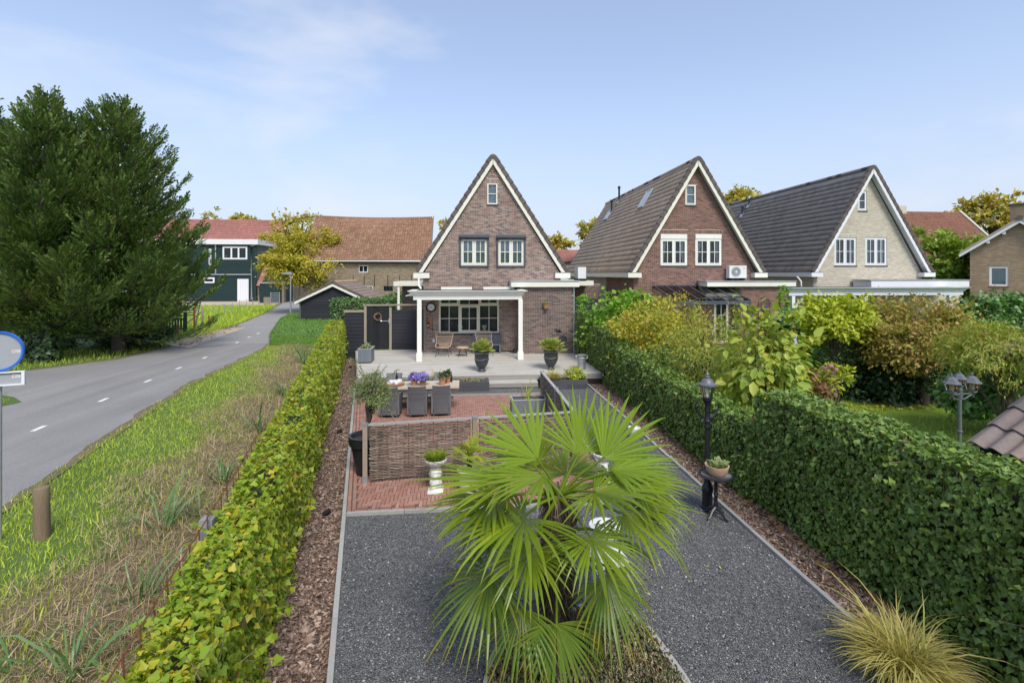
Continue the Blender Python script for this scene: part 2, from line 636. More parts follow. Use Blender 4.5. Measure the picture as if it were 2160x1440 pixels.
M['urn_rim'] = mk('grey_urn_rim', [(0.16, 0.165, 0.175)], 0.5, nz=(12, 0.2))
M['plastic'] = mk('black_plastic_pot', [(0.02, 0.022, 0.024)], 0.38, nz=(8, 0.15))
M['terra'] = mk('terracotta', [(0.42, 0.19, 0.10), (0.46, 0.22, 0.12)], 0.8, nz=(16, 0.15))
M['terra_pale'] = mk('pale_weathered_terracotta', [(0.50, 0.33, 0.22)], 0.85, nz=(9, 0.3), nz2=(30, 0.15))
M['plaster'] = mk('white_cast_stone', [(0.72, 0.71, 0.68)], 0.75, nz=(14, 0.18), bump=(55, 0.4, 0.01), nz2=(40, 0.12))
M['potcream'] = mk('cream_glazed_pot', [(0.60, 0.57, 0.48)], 0.4, nz=(8, 0.1))
M['soil'] = mk('dark_soil', [(0.046, 0.034, 0.025)], 0.95, nz=(25, 0.4), bump=(40, 0.7, 0.03))
M['concrete'] = mk('grey_concrete', [(0.34, 0.335, 0.315), (0.38, 0.37, 0.35), (0.31, 0.305, 0.29)], 0.9, nz=(18, 0.18), nz2=(2.5, 0.12))
M['darkstone'] = mk('charcoal_concrete', [(0.07, 0.072, 0.078), (0.082, 0.083, 0.088), (0.06, 0.063, 0.07)], 0.8, nz=(14, 0.25))
M['greystone'] = mk('grey_walling_stone', [(0.24, 0.24, 0.25), (0.30, 0.30, 0.31), (0.20, 0.20, 0.215)], 0.85, nz=(18, 0.25))
M['paver'] = mk('red_clay_paver', [(0.312, 0.153, 0.113), (0.375, 0.197, 0.149), (0.263, 0.139, 0.109), (0.413, 0.226, 0.172), (0.312, 0.189, 0.149), (0.356, 0.168, 0.120)], 0.85, nz=(40, 0.2), nz2=(0.8, 0.25))
M['joint'] = mk('sandy_joint', [(0.10, 0.085, 0.07)], 0.95, nz=(20, 0.3))
M['gravel'] = voronoi_ground('dark_gravel', 95, (0.056, 0.057, 0.058), (0.132, 0.132, 0.132), (0.32, 0.318, 0.31), 0.9, big=(0.7, 0.22))
M['gravel_s'] = mk('gravel_stone', [(0.041, 0.043, 0.048), (0.089, 0.092, 0.102), (0.137, 0.140, 0.149), (0.065, 0.067, 0.077), (0.209, 0.209, 0.209), (0.449, 0.440, 0.418), (0.113, 0.115, 0.121)], 0.8)
M['bark_bed'] = voronoi_ground('bark_mulch_bed', 34, (0.05, 0.034, 0.025), (0.12, 0.08, 0.058), (0.26, 0.19, 0.145), 0.9, big=(0.9, 0.3))
M['bark'] = mk('bark_chip', [(0.088, 0.052, 0.038), (0.166, 0.105, 0.075), (0.263, 0.175, 0.128), (0.123, 0.075, 0.056), (0.367, 0.263, 0.201), (0.193, 0.123, 0.088), (0.490, 0.376, 0.298), (0.228, 0.131, 0.084)], 0.8, nz=(60, 0.25))
M['asphalt'] = voronoi_ground('worn_asphalt', 90, (0.19, 0.18, 0.172), (0.24, 0.23, 0.22), (0.295, 0.283, 0.272), 0.25, rough=0.85, big=(0.45, 0.16), dist=0.006, streak=((1.6, 0.10, 1), 0.28, 0.14))
M['asphalt2'] = voronoi_ground('newer_asphalt', 90, (0.225, 0.215, 0.205), (0.275, 0.263, 0.252), (0.33, 0.316, 0.304), 0.2, rough=0.88, big=(0.45, 0.14), dist=0.005)
M['marking'] = mk('worn_road_paint', [(0.72, 0.71, 0.68)], 0.7, nz=(14, 0.2))
M['dirt'] = mk('tan_dirt_track', [(0.419, 0.319, 0.238), (0.527, 0.420, 0.322), (0.341, 0.261, 0.182)], 0.95, rnd=False, clump_scale=0.9, nz=(20, 0.3), bump=(12, 0.4, 0.03))
M['ground'] = mk('rough_grass_ground', [(0.054, 0.090, 0.022), (0.090, 0.138, 0.031), (0.072, 0.120, 0.024), (0.114, 0.144, 0.048)], 0.95, rnd=False, clump_scale=0.35, nz=(15, 0.35), bump=(25, 0.6, 0.04))
M['bank'] = mk('dry_bank_soil', [(0.102, 0.076, 0.051), (0.178, 0.136, 0.085), (0.136, 0.128, 0.051), (0.221, 0.170, 0.111)], 0.95, rnd=False, clump_scale=1.1, nz=(25, 0.4), bump=(30, 0.8, 0.05))
M['lawn'] = mk('short_lawn', [(0.113, 0.187, 0.019), (0.157, 0.244, 0.025), (0.132, 0.212, 0.021)], 0.95, rnd=False, clump_scale=0.5, nz=(60, 0.35), bump=(90, 0.6, 0.02))
M['glass'] = glass_mat('window_glass')
M['glass_c'] = glass_mat('clear_roof_glass', (0.72, 0.75, 0.76), 0.8)
M['glass_l'] = glass_mat('lantern_glass', (0.92, 0.94, 0.9), 0.7)
M['blind'] = mk('lilac_blind_and_sky', [(0.628, 0.628, 0.732)], 0.8, nz=(40, 0.06), stretch=(0.2, 0.2, 3))  # blind tone with the sky's reflection mixed into its colour
M['pane_reflection'] = mk('grey_green_reflection', [(0.303, 0.378, 0.315)], 0.8, nz=(3, 0.25))  # reflected landscape put in as colour, no real blind
M['curtain'] = mk('white_net_curtain', [(0.55, 0.56, 0.58)], 0.9, nz=(9, 0.22), stretch=(4, 4, 0.2))
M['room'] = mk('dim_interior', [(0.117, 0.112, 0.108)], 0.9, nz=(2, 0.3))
M['interior'] = mk('dim_interior_things', [(0.160, 0.136, 0.128), (0.080, 0.072, 0.096), (0.256, 0.240, 0.224), (0.112, 0.080, 0.064)], 0.8)
M['red'] = mk('red_plastic', [(0.62, 0.05, 0.03)], 0.4)
M['orange'] = mk('orange_plastic', [(0.75, 0.17, 0.03)], 0.4)
M['blue'] = mk('blue_paint', [(0.02, 0.13, 0.55)], 0.35)
M['signgrey'] = mk('grey_sign_back', [(0.33, 0.345, 0.365)], 0.55, nz=(2.5, 0.06))
M['aircon'] = mk('aircon_casing', [(0.68, 0.68, 0.66)], 0.45, nz=(4, 0.05))
M['barkwood'] = mk('grey_brown_bark', [(0.10, 0.08, 0.062), (0.075, 0.06, 0.048)], 0.9, rnd=False, clump_scale=6, nz=(20, 0.4), bump=(25, 0.7, 0.02))
M['fibre'] = mk('palm_trunk_fibre', [(0.045, 0.03, 0.02), (0.08, 0.055, 0.036), (0.12, 0.09, 0.06), (0.06, 0.042, 0.03)], 0.9, nz=(60, 0.4), stretch=(4, 4, 1))
M['twig'] = mk('brown_twig', [(0.15, 0.105, 0.07), (0.20, 0.145, 0.10)], 0.85)
M['willow'] = mk('willow_rod', [(0.145, 0.105, 0.075), (0.20, 0.15, 0.11), (0.26, 0.20, 0.155), (0.11, 0.078, 0.056), (0.17, 0.125, 0.09), (0.32, 0.265, 0.215)], 0.8, nz=(20, 0.25))
M['rust'] = mk('rusty_steel', [(0.15, 0.055, 0.028)], 0.8, nz=(30, 0.3))
M['redpost'] = mk('red_brown_post', [(0.30, 0.085, 0.04)], 0.7, nz=(10, 0.3))
M['greenpaint'] = mk('dark_green_paint', [(0.008, 0.04, 0.033)], 0.5)
M['doorwhite'] = mk('white_door_paint', [(0.74, 0.75, 0.78)], 0.5)
M['mat'] = mk('black_doormat', [(0.015, 0.015, 0.016)], 0.95, bump=(120, 0.6, 0.01))
M['wreath'] = mk('straw_twig', [(0.26, 0.17, 0.085), (0.34, 0.24, 0.13), (0.19, 0.12, 0.06)], 0.85)
M['violet'] = mk('violet_petal', [(0.30, 0.20, 0.66), (0.38, 0.28, 0.74), (0.24, 0.15, 0.55), (0.50, 0.42, 0.80)], 0.7, trans=0.2)
M['pink'] = mk('dusky_pink_floret', [(0.34, 0.14, 0.18), (0.42, 0.20, 0.24), (0.26, 0.12, 0.12)], 0.7)
M['cushion'] = mk('mauve_cushion', [(0.24, 0.22, 0.28)], 0.9)
M['amber'] = mk('amber_glass_spot', [(0.62, 0.20, 0.03)], 0.3)
M['bulb'] = mk('white_bulb', [(0.75, 0.75, 0.72)], 0.3)


def leafmat(name, pal, trans=0.3, rough=0.45, clump=0.35, cs=0.9, spec=0.35, tcol=(1.25, 1.2, 0.6), **k):
    pal = [tuple(min(0.62, q * 1.3) for q in p_) for p_ in pal]
    M[name] = mk(name, pal, rough, trans=trans, clump=clump, clump_scale=cs, spec=spec, tcol=tcol, **k)


leafmat('ivy_left', [(0.071, 0.146, 0.012), (0.144, 0.235, 0.019), (0.201, 0.285, 0.022), (0.173, 0.260, 0.021), (0.245, 0.316, 0.026), (0.216, 0.278, 0.024), (0.431, 0.354, 0.026), (0.188, 0.253, 0.022), (0.115, 0.190, 0.017), (0.345, 0.190, 0.034)], 0.35, clump=0.4, cs=0.8)
leafmat('ivy_right', [(0.045, 0.088, 0.019), (0.081, 0.140, 0.028), (0.110, 0.175, 0.036), (0.081, 0.140, 0.028), (0.142, 0.215, 0.043), (0.095, 0.158, 0.031), (0.180, 0.270, 0.052), (0.105, 0.170, 0.034), (0.132, 0.200, 0.040), (0.265, 0.323, 0.050)], 0.2, rough=0.38, clump=0.2, cs=0.9, spec=0.35)
leafmat('ivy_brown', [(0.17, 0.085, 0.035), (0.23, 0.13, 0.05), (0.13, 0.065, 0.03), (0.28, 0.21, 0.05)], 0.2)
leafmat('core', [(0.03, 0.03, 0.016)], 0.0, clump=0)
leafmat('palm', [(0.095, 0.146, 0.008), (0.146, 0.203, 0.011), (0.120, 0.178, 0.009), (0.192, 0.246, 0.014)], 0.3, rough=0.33, clump=0.3, cs=0.8, spec=0.35, along=(0.86, 1.0, (0.42, 0.30, 0.03)))
leafmat('palm_young', [(0.160, 0.245, 0.021), (0.197, 0.281, 0.023), (0.179, 0.264, 0.023)], 0.42, rough=0.35, clump=0.3, spec=0.35, along=(0.9, 1.0, (0.45, 0.35, 0.04)))
leafmat('palm_old', [(0.057, 0.106, 0.013), (0.080, 0.131, 0.014), (0.098, 0.147, 0.016), (0.138, 0.156, 0.018)], 0.25, rough=0.36, clump=0.3, spec=0.35, along=(0.72, 0.98, (0.50, 0.29, 0.02)))
leafmat('palm_yellow', [(0.26, 0.30, 0.03), (0.33, 0.34, 0.035), (0.18, 0.25, 0.03)], 0.35, rough=0.4, along=(0.8, 1.0, (0.5, 0.32, 0.03)))
leafmat('palm_dwarf', [(0.182, 0.254, 0.054), (0.255, 0.304, 0.061), (0.347, 0.355, 0.068), (0.146, 0.220, 0.047)], 0.25, rough=0.45)
leafmat('grass', [(0.244, 0.360, 0.035), (0.342, 0.454, 0.042), (0.439, 0.529, 0.056), (0.293, 0.406, 0.039), (0.512, 0.529, 0.081)], 0.35, cs=0.7)
leafmat('grass_dry', [(0.272, 0.200, 0.112), (0.384, 0.288, 0.176), (0.192, 0.136, 0.080), (0.464, 0.360, 0.224), (0.320, 0.240, 0.136), (0.192, 0.208, 0.064)], 0.15, cs=1.2)
leafmat('grass_gold', [(0.30, 0.27, 0.075), (0.42, 0.36, 0.11), (0.24, 0.25, 0.06), (0.50, 0.42, 0.16), (0.33, 0.26, 0.08)], 0.3, clump=0.1)
leafmat('iris', [(0.063, 0.140, 0.049), (0.091, 0.182, 0.056), (0.119, 0.210, 0.070), (0.154, 0.238, 0.098)], 0.25, rough=0.35)
leafmat('conifer', [(0.028, 0.055, 0.014), (0.053, 0.096, 0.021), (0.084, 0.141, 0.029), (0.070, 0.117, 0.024), (0.118, 0.186, 0.036), (0.154, 0.212, 0.043), (0.131, 0.106, 0.036)], 0.18, rough=0.6, clump=0.45, cs=0.5)
leafmat('autumn', [(0.180, 0.247, 0.033), (0.264, 0.312, 0.039), (0.360, 0.351, 0.039), (0.432, 0.364, 0.040), (0.396, 0.273, 0.033), (0.300, 0.325, 0.040), (0.228, 0.273, 0.036)], 0.3, clump=0.45, cs=0.45)
leafmat('autumn_far', [(0.298, 0.263, 0.053), (0.421, 0.351, 0.070), (0.491, 0.369, 0.070), (0.263, 0.263, 0.062), (0.211, 0.228, 0.053)], 0.3, clump=0.35, cs=0.3)
leafmat('fig', [(0.101, 0.215, 0.023), (0.152, 0.291, 0.028), (0.202, 0.354, 0.038), (0.127, 0.253, 0.025), (0.253, 0.392, 0.063)], 0.35, clump=0.3)
leafmat('yellowbush', [(0.179, 0.240, 0.028), (0.269, 0.300, 0.033), (0.381, 0.360, 0.039), (0.325, 0.336, 0.036), (0.414, 0.348, 0.044), (0.370, 0.252, 0.066), (0.291, 0.336, 0.039), (0.224, 0.288, 0.033)], 0.33, clump=0.4, cs=1.0)
leafmat('prunus', [(0.138, 0.198, 0.031), (0.207, 0.264, 0.039), (0.276, 0.324, 0.046), (0.310, 0.324, 0.055), (0.230, 0.282, 0.040), (0.299, 0.240, 0.066), (0.172, 0.228, 0.035)], 0.3, clump=0.35, cs=1.0)
leafmat('magnolia', [(0.152, 0.228, 0.037), (0.228, 0.304, 0.044), (0.304, 0.366, 0.063), (0.354, 0.366, 0.057), (0.202, 0.265, 0.044), (0.418, 0.354, 0.063)], 0.35, clump=0.3, cs=1.2)
leafmat('rusty', [(0.14, 0.085, 0.035), (0.20, 0.10, 0.045), (0.16, 0.11, 0.045), (0.10, 0.09, 0.03)], 0.25)
leafmat('goldgreen', [(0.205, 0.270, 0.029), (0.318, 0.380, 0.035), (0.427, 0.460, 0.047), (0.380, 0.413, 0.040), (0.270, 0.332, 0.035)], 0.35)
leafmat('greygreen', [(0.105, 0.156, 0.070), (0.156, 0.219, 0.095), (0.226, 0.288, 0.140), (0.297, 0.350, 0.193), (0.174, 0.226, 0.105)], 0.25)
leafmat('copper', [(0.122, 0.168, 0.027), (0.196, 0.218, 0.034), (0.269, 0.245, 0.044), (0.171, 0.206, 0.030), (0.330, 0.218, 0.056), (0.367, 0.225, 0.083), (0.233, 0.232, 0.039), (0.294, 0.181, 0.056)], 0.3, clump=0.45, cs=0.8)
leafmat('darkleaf', [(0.017, 0.040, 0.013), (0.026, 0.058, 0.018), (0.038, 0.074, 0.023), (0.054, 0.098, 0.029)], 0.15, spec=0.45)
leafmat('laurel', [(0.041, 0.098, 0.029), (0.067, 0.145, 0.036), (0.103, 0.206, 0.053), (0.145, 0.258, 0.062)], 0.2, spec=0.5)
leafmat('box', [(0.061, 0.129, 0.024), (0.086, 0.171, 0.030), (0.114, 0.214, 0.035), (0.154, 0.246, 0.049)], 0.15)
leafmat('feather', [(0.168, 0.224, 0.036), (0.221, 0.269, 0.040), (0.263, 0.291, 0.044), (0.189, 0.246, 0.038), (0.284, 0.269, 0.047), (0.294, 0.213, 0.058), (0.200, 0.258, 0.038)], 0.3, clump=0.4, cs=1.0)
leafmat('birch', [(0.124, 0.206, 0.030), (0.179, 0.276, 0.036), (0.235, 0.331, 0.044), (0.152, 0.235, 0.034), (0.304, 0.331, 0.048)], 0.35)
leafmat('olive', [(0.11, 0.15, 0.05), (0.15, 0.19, 0.065), (0.19, 0.235, 0.085), (0.13, 0.165, 0.055), (0.22, 0.26, 0.07)], 0.25)
leafmat('sedum', [(0.217, 0.232, 0.132), (0.295, 0.295, 0.171), (0.171, 0.202, 0.093), (0.248, 0.155, 0.116), (0.357, 0.341, 0.202), (0.310, 0.232, 0.155)], 0.1, clump=0.3, cs=3)
leafmat('limegrass', [(0.12, 0.17, 0.015), (0.18, 0.24, 0.02), (0.24, 0.30, 0.025), (0.07, 0.11, 0.012)], 0.3)
leafmat('succulent', [(0.16, 0.22, 0.06), (0.20, 0.26, 0.08), (0.24, 0.28, 0.12), (0.14, 0.18, 0.10)], 0.15)
leafmat('potgreen', [(0.04, 0.075, 0.03), (0.06, 0.10, 0.04), (0.08, 0.12, 0.05)], 0.15)

# ================================================================== terrain, road, garden floor
def hedge_left(y):          # outer face of the left hedge
    return -1.44 - 0.207 * y


def hedge_right(y):         # inner face of the left hedge
    return -0.93 - 0.195 * y


def kerb_x(y):
    return -0.33 - 0.199 * y


def sstep(t):
    t = np.clip(t, 0, 1)
    return t * t * (3 - 2 * t)


def gz(x, y):
    x = np.asarray(x, float)
    y = np.asarray(y, float)
    d = hedge_left(y) - x
    z = -0.45 * (1 - sstep((d - 0.35) / 2.6)) * (d > -0.5)
    z = z * (1 - sstep((y - 25.0) / 3.0)) * (1 - sstep((-d) / 0.4))
    bump_ = 0.03 * np.sin(x * 3.1 + y * 1.7) * np.sin(y * 2.3 - x) * np.clip(1 - np.abs(d - 1.8) / 2.2, 0, 1)
    return z + bump_ * (y < 26)


def ground_grid():
    xs = np.concatenate([[-900, -300, -120, -70], np.arange(-45, -12, 2.5), np.arange(-12, -0.4, 0.2), [0.5, 3, 6, 10, 16, 25, 40, 70, 120, 300, 900]])
    ys = np.concatenate([[-200, -60, -20, -8], np.arange(-4, 30, 0.4), [32, 36, 42, 50, 60, 80, 110, 160, 300, 600, 1400]])
    X, Y = np.meshgrid(xs, ys)
    V = np.stack([X.ravel(), Y.ravel(), gz(X, Y).ravel() - 0.012], 1)
    nx, ny = len(xs), len(ys)
    i = np.arange(nx - 1)[None, :] + (np.arange(ny - 1) * nx)[:, None]
    q = np.stack([i, i + 1, i + nx + 1, i + nx], -1).reshape(-1, 4)
    me = np_mesh('ground', V, q.ravel(), np.arange(len(q)) * 4, M['ground'])
    me.shade_smooth()
    o = bpy.data.objects.new('ground', me)
    SC.collection.objects.link(o)
    tag(o, 'rough grassy ground under and around the houses and fields', 'ground', None, 'structure')


ground_grid()


def sheet(name, pts, z, mat, label, cat):
    b = MB()
    b.sheet([(p[0], p[1], z) for p in pts])
    o = b.build(name, mat)
    return tag(o, label, cat, None, 'structure')


# road: right edge, then left edge, with the branch that leaves to the left
redge = [(-7.0, -12), (-7.3, 2), (-7.85, 9.1), (-8.58, 12.3), (-9.3, 15.6), (-9.95, 18.8), (-10.3, 23), (-10.75, 27.4), (-13.0, 38), (-17.4, 54), (-21.8, 69), (-26.5, 86)]
ledge = [(-32.5, 88), (-26.4, 75), (-23.2, 63), (-20.4, 52.5), (-18.2, 42), (-16.5, 32), (-16.2, 28), (-16.35, 24.7), (-18.1, 22), (-24, 20.4), (-45, 18.5), (-80, 17), (-80, -12)]
sheet('road', redge + ledge, 0.004, M['asphalt'], 'grey asphalt lane curving away past the black shed', 'road')
far_r = [(-11.2, 29.5), (-13.0, 38), (-17.4, 54), (-21.8, 69), (-26.5, 86)]
far_l = [(-32.5, 88), (-26.4, 75), (-23.2, 63), (-20.4, 52.5), (-18.2, 42), (-16.5, 32), (-16.3, 29.9)]
sheet('road_surface', far_r + far_l, 0.006, M['asphalt2'], 'paler stretch of the lane beyond the clipped hedge', 'road')
for edge_, sg_ in ((redge[1:-2], 1), (ledge[1:9], -1)):          # crumbling dirty edge of the asphalt
    inn, out = [], []
    for (ax, ay), (bx, by) in zip(edge_[:-1], edge_[1:]):
        n_ = max(2, int(math.dist((ax, ay), (bx, by)) / 0.35))
        for k in range(n_):
            x, y = ax + (bx - ax) * k / n_, ay + (by - ay) * k / n_
            inn.append((x - sg_ * R.uniform(0.03, 0.22), y))
            out.append((x + sg_ * 0.15, y))
    b = MB()
    m_ = len(inn)
    b.add([(p[0], p[1], 0.0085) for p in inn] + [(p[0], p[1], 0.0085) for p in out], [(k, k + 1, m_ + k + 1, m_ + k) for k in range(m_ - 1)])
    o = b.build('road_edge', M['bank'])
    tag(o, 'dirty crumbling edge of the asphalt on the ' + ('right' if sg_ > 0 else 'left') + ' side of the lane', 'road edge', None, 'structure')
isl = [at(46, 848), at(30, 838), at(0, 833), (-24, 17.2, 0), (-50, 17.0, 0), (-50, 12.0, 0), (-22, 14.0, 0), at(0, 858), at(30, 852)]
sheet('grass_island', isl, 0.012, M['ground'], 'small tongue of grass between the two arms of the road at the left edge', 'verge')
dsh = [(82, 903), (218, 843), (312, 803), (377, 776), (432, 754), (500, 722), (525, 711), (545, 703)]
road = bpy.data.objects['road']
for i, (px, py) in enumerate(dsh):
    c = Vector(at(px, py, 0.011))
    n_ = Vector(at(*dsh[min(i + 1, len(dsh) - 1)], 0.008)) - Vector(at(*dsh[max(i - 1, 0)], 0.008))
    n_.normalize()
    s_ = Vector((n_.y, -n_.x, 0))
    b = MB()
    a_, h_ = 0.24, 0.062 if i < 5 else 0.07
    b.sheet([c - n_ * a_ - s_ * h_, c - n_ * a_ + s_ * h_, c + n_ * a_ + s_ * h_, c + n_ * a_ - s_ * h_])
    b.build('lane_dash', M['marking'], road)
track = [at(*p) for p in [(340, 722), (420, 700), (470, 694), (520, 690), (470, 708), (428, 722), (400, 733), (370, 731)]]
sheet('dirt_track', track, 0.010, M['dirt'], 'tan dirt track between the green gate and the road', 'track')
yard = [(-48, 66), (-24.5, 66), (-26, 75), (-29, 90), (-48, 90)]
sheet('farm_yard', yard, 0.006, M['dirt'], 'pale yard in front of the dark green barn', 'yard')

# garden floor
sheet('gravel_path', [(kerb_x(-4), -4), (4.4, -4), (4.4, 17.5), (kerb_x(17.5), 17.5)], 0.0, M['gravel'], 'dark grey gravel floor of the long back garden', 'gravel')
sheet('mulch_strip', [(hedge_left(-4) + 0.1, -4), (kerb_x(-4) - 0.03, -4), (kerb_x(17.6) - 0.03, 17.6), (kerb_x(23.7), 23.7), (hedge_left(23.7) + 0.1, 23.7)], 0.004, M['bark_bed'], 'strip of brown bark mulch along the left ivy hedge', 'mulch bed')
sheet('mulch_strip', [(4.45, -4), (5.9, -4), (5.9, 17.5), (4.45, 17.5)], 0.004, M['bark_bed'], 'strip of brown bark mulch along the right ivy hedge', 'mulch bed')
sheet('lawn', [(5.9, 2), (26, 2), (26, 19), (5.9, 19)], 0.004, M['lawn'], 'neighbouring green lawn beyond the right hedge', 'lawn')

# concrete edging
kerb = thing('garden_edging', 'line of narrow grey concrete edging kerbs around the gravel', 'edging', (0, 6, 0), kind='structure')


def edging(p0, p1, n, wd=0.06, h0=-0.1, h1=0.045):
    p0, p1 = Vector(p0), Vector(p1)
    for k in range(n):
        a = p0.lerp(p1, k / n)
        c = p0.lerp(p1, (k + 1) / n)
        g = (c - a).normalized() * 0.004
        b = MB()
        dz = R.uniform(-0.006, 0.006)
        b.bar((a + g) + Vector((0, 0, (h0 + h1) / 2 + dz)), (c - g) + Vector((0, 0, (h0 + h1) / 2 + dz)), wd, h1 - h0)
        b.build('kerb_stone', M['concrete'], kerb)


edging((kerb_x(-1), -1, 0), (kerb_x(17.45), 17.45, 0), 19)
edging((4.43, -1, 0), (4.43, 17.4, 0), 18)
edging((kerb_x(8.33) + 0.04, 8.33, 0), (2.78, 8.33, 0), 5, h1=0.05)
edging((kerb_x(16.15) + 0.04, 16.15, 0), (2.78, 16.15, 0), 6)
edging((2.81, 8.3, 0), (2.81, 16.15, 0), 8)

# ---- herringbone clay pavers
pav = thing('brick_paving', 'red clay paving laid in herringbone in the middle of the garden', 'paving', (0.4, 12, 0), kind='structure')
b = MB()
b.sheet([(kerb_x(8.36) + 0.03, 8.36, 0.012), (2.78, 8.36, 0.012), (2.78, 16.12, 0.012), (kerb_x(16.12) + 0.03, 16.12, 0.012)])
b.build('joint_bed', M['joint'], pav)
UNIT = ([(-.5, -.5, -.5), (.5, -.5, -.5), (.5, .5, -.5), (-.5, .5, -.5), (-.47, -.46, .5), (.47, -.46, .5), (.47, .46, .5), (-.47, .46, .5)], BOXF[1:])
pl, pw = 0.20, 0.0655
# 3:1 herringbone: diagonal rows; cell offsets in units of the paver width
S = pw
ang45 = 0.0
cells = []
for a in range(-60, 140):
    for c in range(-30, 60):
        ox, oy = a * S, a * S
        hx, hy = ox + c * 6 * S, oy
        cells.append((hx + 1.5 * S, hy + 0.5 * S, 0))
        cells.append((hx + 3.5 * S, hy - 0.5 * S, 1))
xs0, ys0 = kerb_x(8.4), 8.40
A, P = [], []
for (cx, cy, o) in cells:
    X, Y = cx + 0.0, cy + ys0
    lim = kerb_x(Y) + 0.20
    if Y < 8.50 or Y > 16.05 or X < lim or X > 2.66:
        continue
    L_, W_ = (pl - 0.006, pw - 0.006)
    d = (L_, W_) if o == 0 else (W_, L_)
    r = R.gauss(0, 0.012)
    ca, sa = math.cos(r), math.sin(r)
    A.append([[ca * d[0], -sa * d[1], R.gauss(0, 0.004) * 0.05], [sa * d[0], ca * d[1], 0], [R.gauss(0, 0.018) * d[0], R.gauss(0, 0.03) * d[1], 0.05]])
    P.append((X, Y, 0.003 + R.uniform(-0.0025, 0.0025)))
# border course along the kerbs
y = 8.40
while y < 16.05:
    for q in (0, 1):
        X = kerb_x(y + 0.1) + 0.075 + q * 0.068
        ang = math.atan(0.199)
        ca, sa = math.cos(ang), math.sin(ang)
        A.append([[ca * 0.06, -sa * 0.195, 0], [sa * 0.06, ca * 0.195, 0], [0, 0, 0.05]])
        P.append((X, y + 0.1 + q * 0.07, 0.004 + R.uniform(-0.002, 0.002)))
    y += 0.2
x = kerb_x(8.4) + 0.27
while x < 2.6:
    A.append([[0.195, 0, 0], [0, 0.06, 0], [0, 0, 0.05]])
    P.append((x, 8.425, 0.004))
    x += 0.2
A, P = np.array(A), np.array(P)
P[:, 2] += 0.006
order = np.argsort(P[:, 1] + 0.3 * np.abs(P[:, 0] + 1.0))
A, P = A[order], P[order]
singles('paver', tmpl_mesh('paver', UNIT, M['paver']), A[:300], P[:300], pav)
scatter('paver_field', UNIT, A[300:], P[300:], M['paver'], pav, kind='stuff', smooth=False)

# ---- bark chips and gravel stones as loose pieces
def loose(name, n, fx, size, mat, label, cat, zb=0.01, tilt=0.45, flat=0.35, wide=0.55):
    p = fx(n)
    n = len(p)
    th = NG.uniform(0, 2 * np.pi, n)
    d = np.stack([np.cos(th), np.sin(th), NG.normal(0, tilt, n)], 1)
    up = unit(np.stack([NG.normal(0, tilt, n), NG.normal(0, tilt, n), np.ones(n)], 1))
    F = frames(d, up)
    s = size * np.exp(NG.normal(0, 0.38, n))
    F = F * np.stack([s * wide * NG.uniform(0.5, 1.3, n), s, s * flat * NG.uniform(0.5, 1.4, n)], 1)[:, None, :]
    p[:, 2] += zb + NG.uniform(0, 0.012, n)
    o = scatter(name, CHIP, F, p, mat, None, smooth=False)
    return tag(o, label, cat, None, 'stuff')



CHIP = ([(-.5, -.1, 0), (.1, -.5, -.05), (.5, .1, 0), (-.1, .5, -.05), (0, 0, .5)], [(0, 1, 4), (1, 2, 4), (2, 3, 4), (3, 0, 4)])


def bark_left(n):
    y = 3.6 + 20 * NG.random(n) ** 1.7
    t = NG.random(n)
    a, c = hedge_right(y) - 0.15, np.where(y < 17.5, kerb_x(y) - 0.05, kerb_x(y) - 0.25)
    return np.stack([a + (c - a) * t, y, np.zeros(n)], 1)


def bark_right(n):
    y = 4.0 + 13.2 * NG.random(n) ** 1.4
    return np.stack([4.47 + NG.random(n) * 0.62, y, np.zeros(n)], 1)


loose('bark_chips', 11500, bark_left, 0.05, M['bark'], 'loose brown bark chips lying along the left hedge', 'bark chips')
loose('bark_chips', 8500, bark_right, 0.05, M['bark'], 'loose brown bark chips lying along the right hedge', 'bark chips')
loose('fallen_leaves', 420, lambda n: np.stack([4.85 + 0.22 * NG.random(n), 4.5 + 10 * NG.random(n) ** 1.3, np.full(n, 0.015)], 1), 0.075, M['ivy_brown'], 'dry orange leaves fallen at the foot of the right hedge', 'leaves', wide=0.8, flat=0.12)


def grav(n):
    y = 4.2 + 4.0 * NG.random(n) ** 1.2
    x = kerb_x(y) + 0.05 + (4.36 - kerb_x(y)) * NG.random(n)
    return np.stack([x, y, np.zeros(n)], 1)


def grav2(n):
    y = 8.2 + 8.0 * NG.random(n)
    return np.stack([2.9 + 1.45 * NG.random(n), y, np.zeros(n)], 1)


loose('gravel_stones', 36000, grav, 0.0155, M['gravel_s'], 'loose dark gravel stones in the near part of the garden', 'gravel', zb=0.002, wide=0.8, flat=0.6)
loose('gravel_stones', 7000, grav2, 0.017, M['gravel_s'], 'loose dark gravel stones on the path beside the paving', 'gravel', zb=0.002, wide=0.8, flat=0.6)


def track_leaves(n):
    t = NG.random(n)
    p0, p1 = np.array(at(385, 730)), np.array(at(500, 688))
    q = p0 + (p1 - p0) * t[:, None] + NG.normal(0, 0.35, (n, 3)) * np.array([1, 0.6, 0])
    q[:, 2] = 0.02
    return q


loose('fallen_leaves', 150, track_leaves, 0.11, M['ivy_brown'], 'orange leaves blown against the dirt track and lane edge', 'leaves', wide=0.8, flat=0.1)

loose('fallen_leaves', 18, lambda n: np.stack([NG.uniform(-1.2, 4.2, n), NG.uniform(4.5, 8.2, n), np.full(n, 0.012)], 1), 0.06, M['autumn'], 'few small yellow leaves fallen on the gravel', 'leaves', wide=0.6, flat=0.1)

# ================================================================== building kit
BR = ([(-.5, -.5, -.5), (.5, -.5, -.5), (.5, .5, -.5), (-.5, .5, -.5), (-.49, -.46, .5), (.49, -.46, .5), (.49, .46, .5), (-.49, .46, .5)], BOXF[1:])


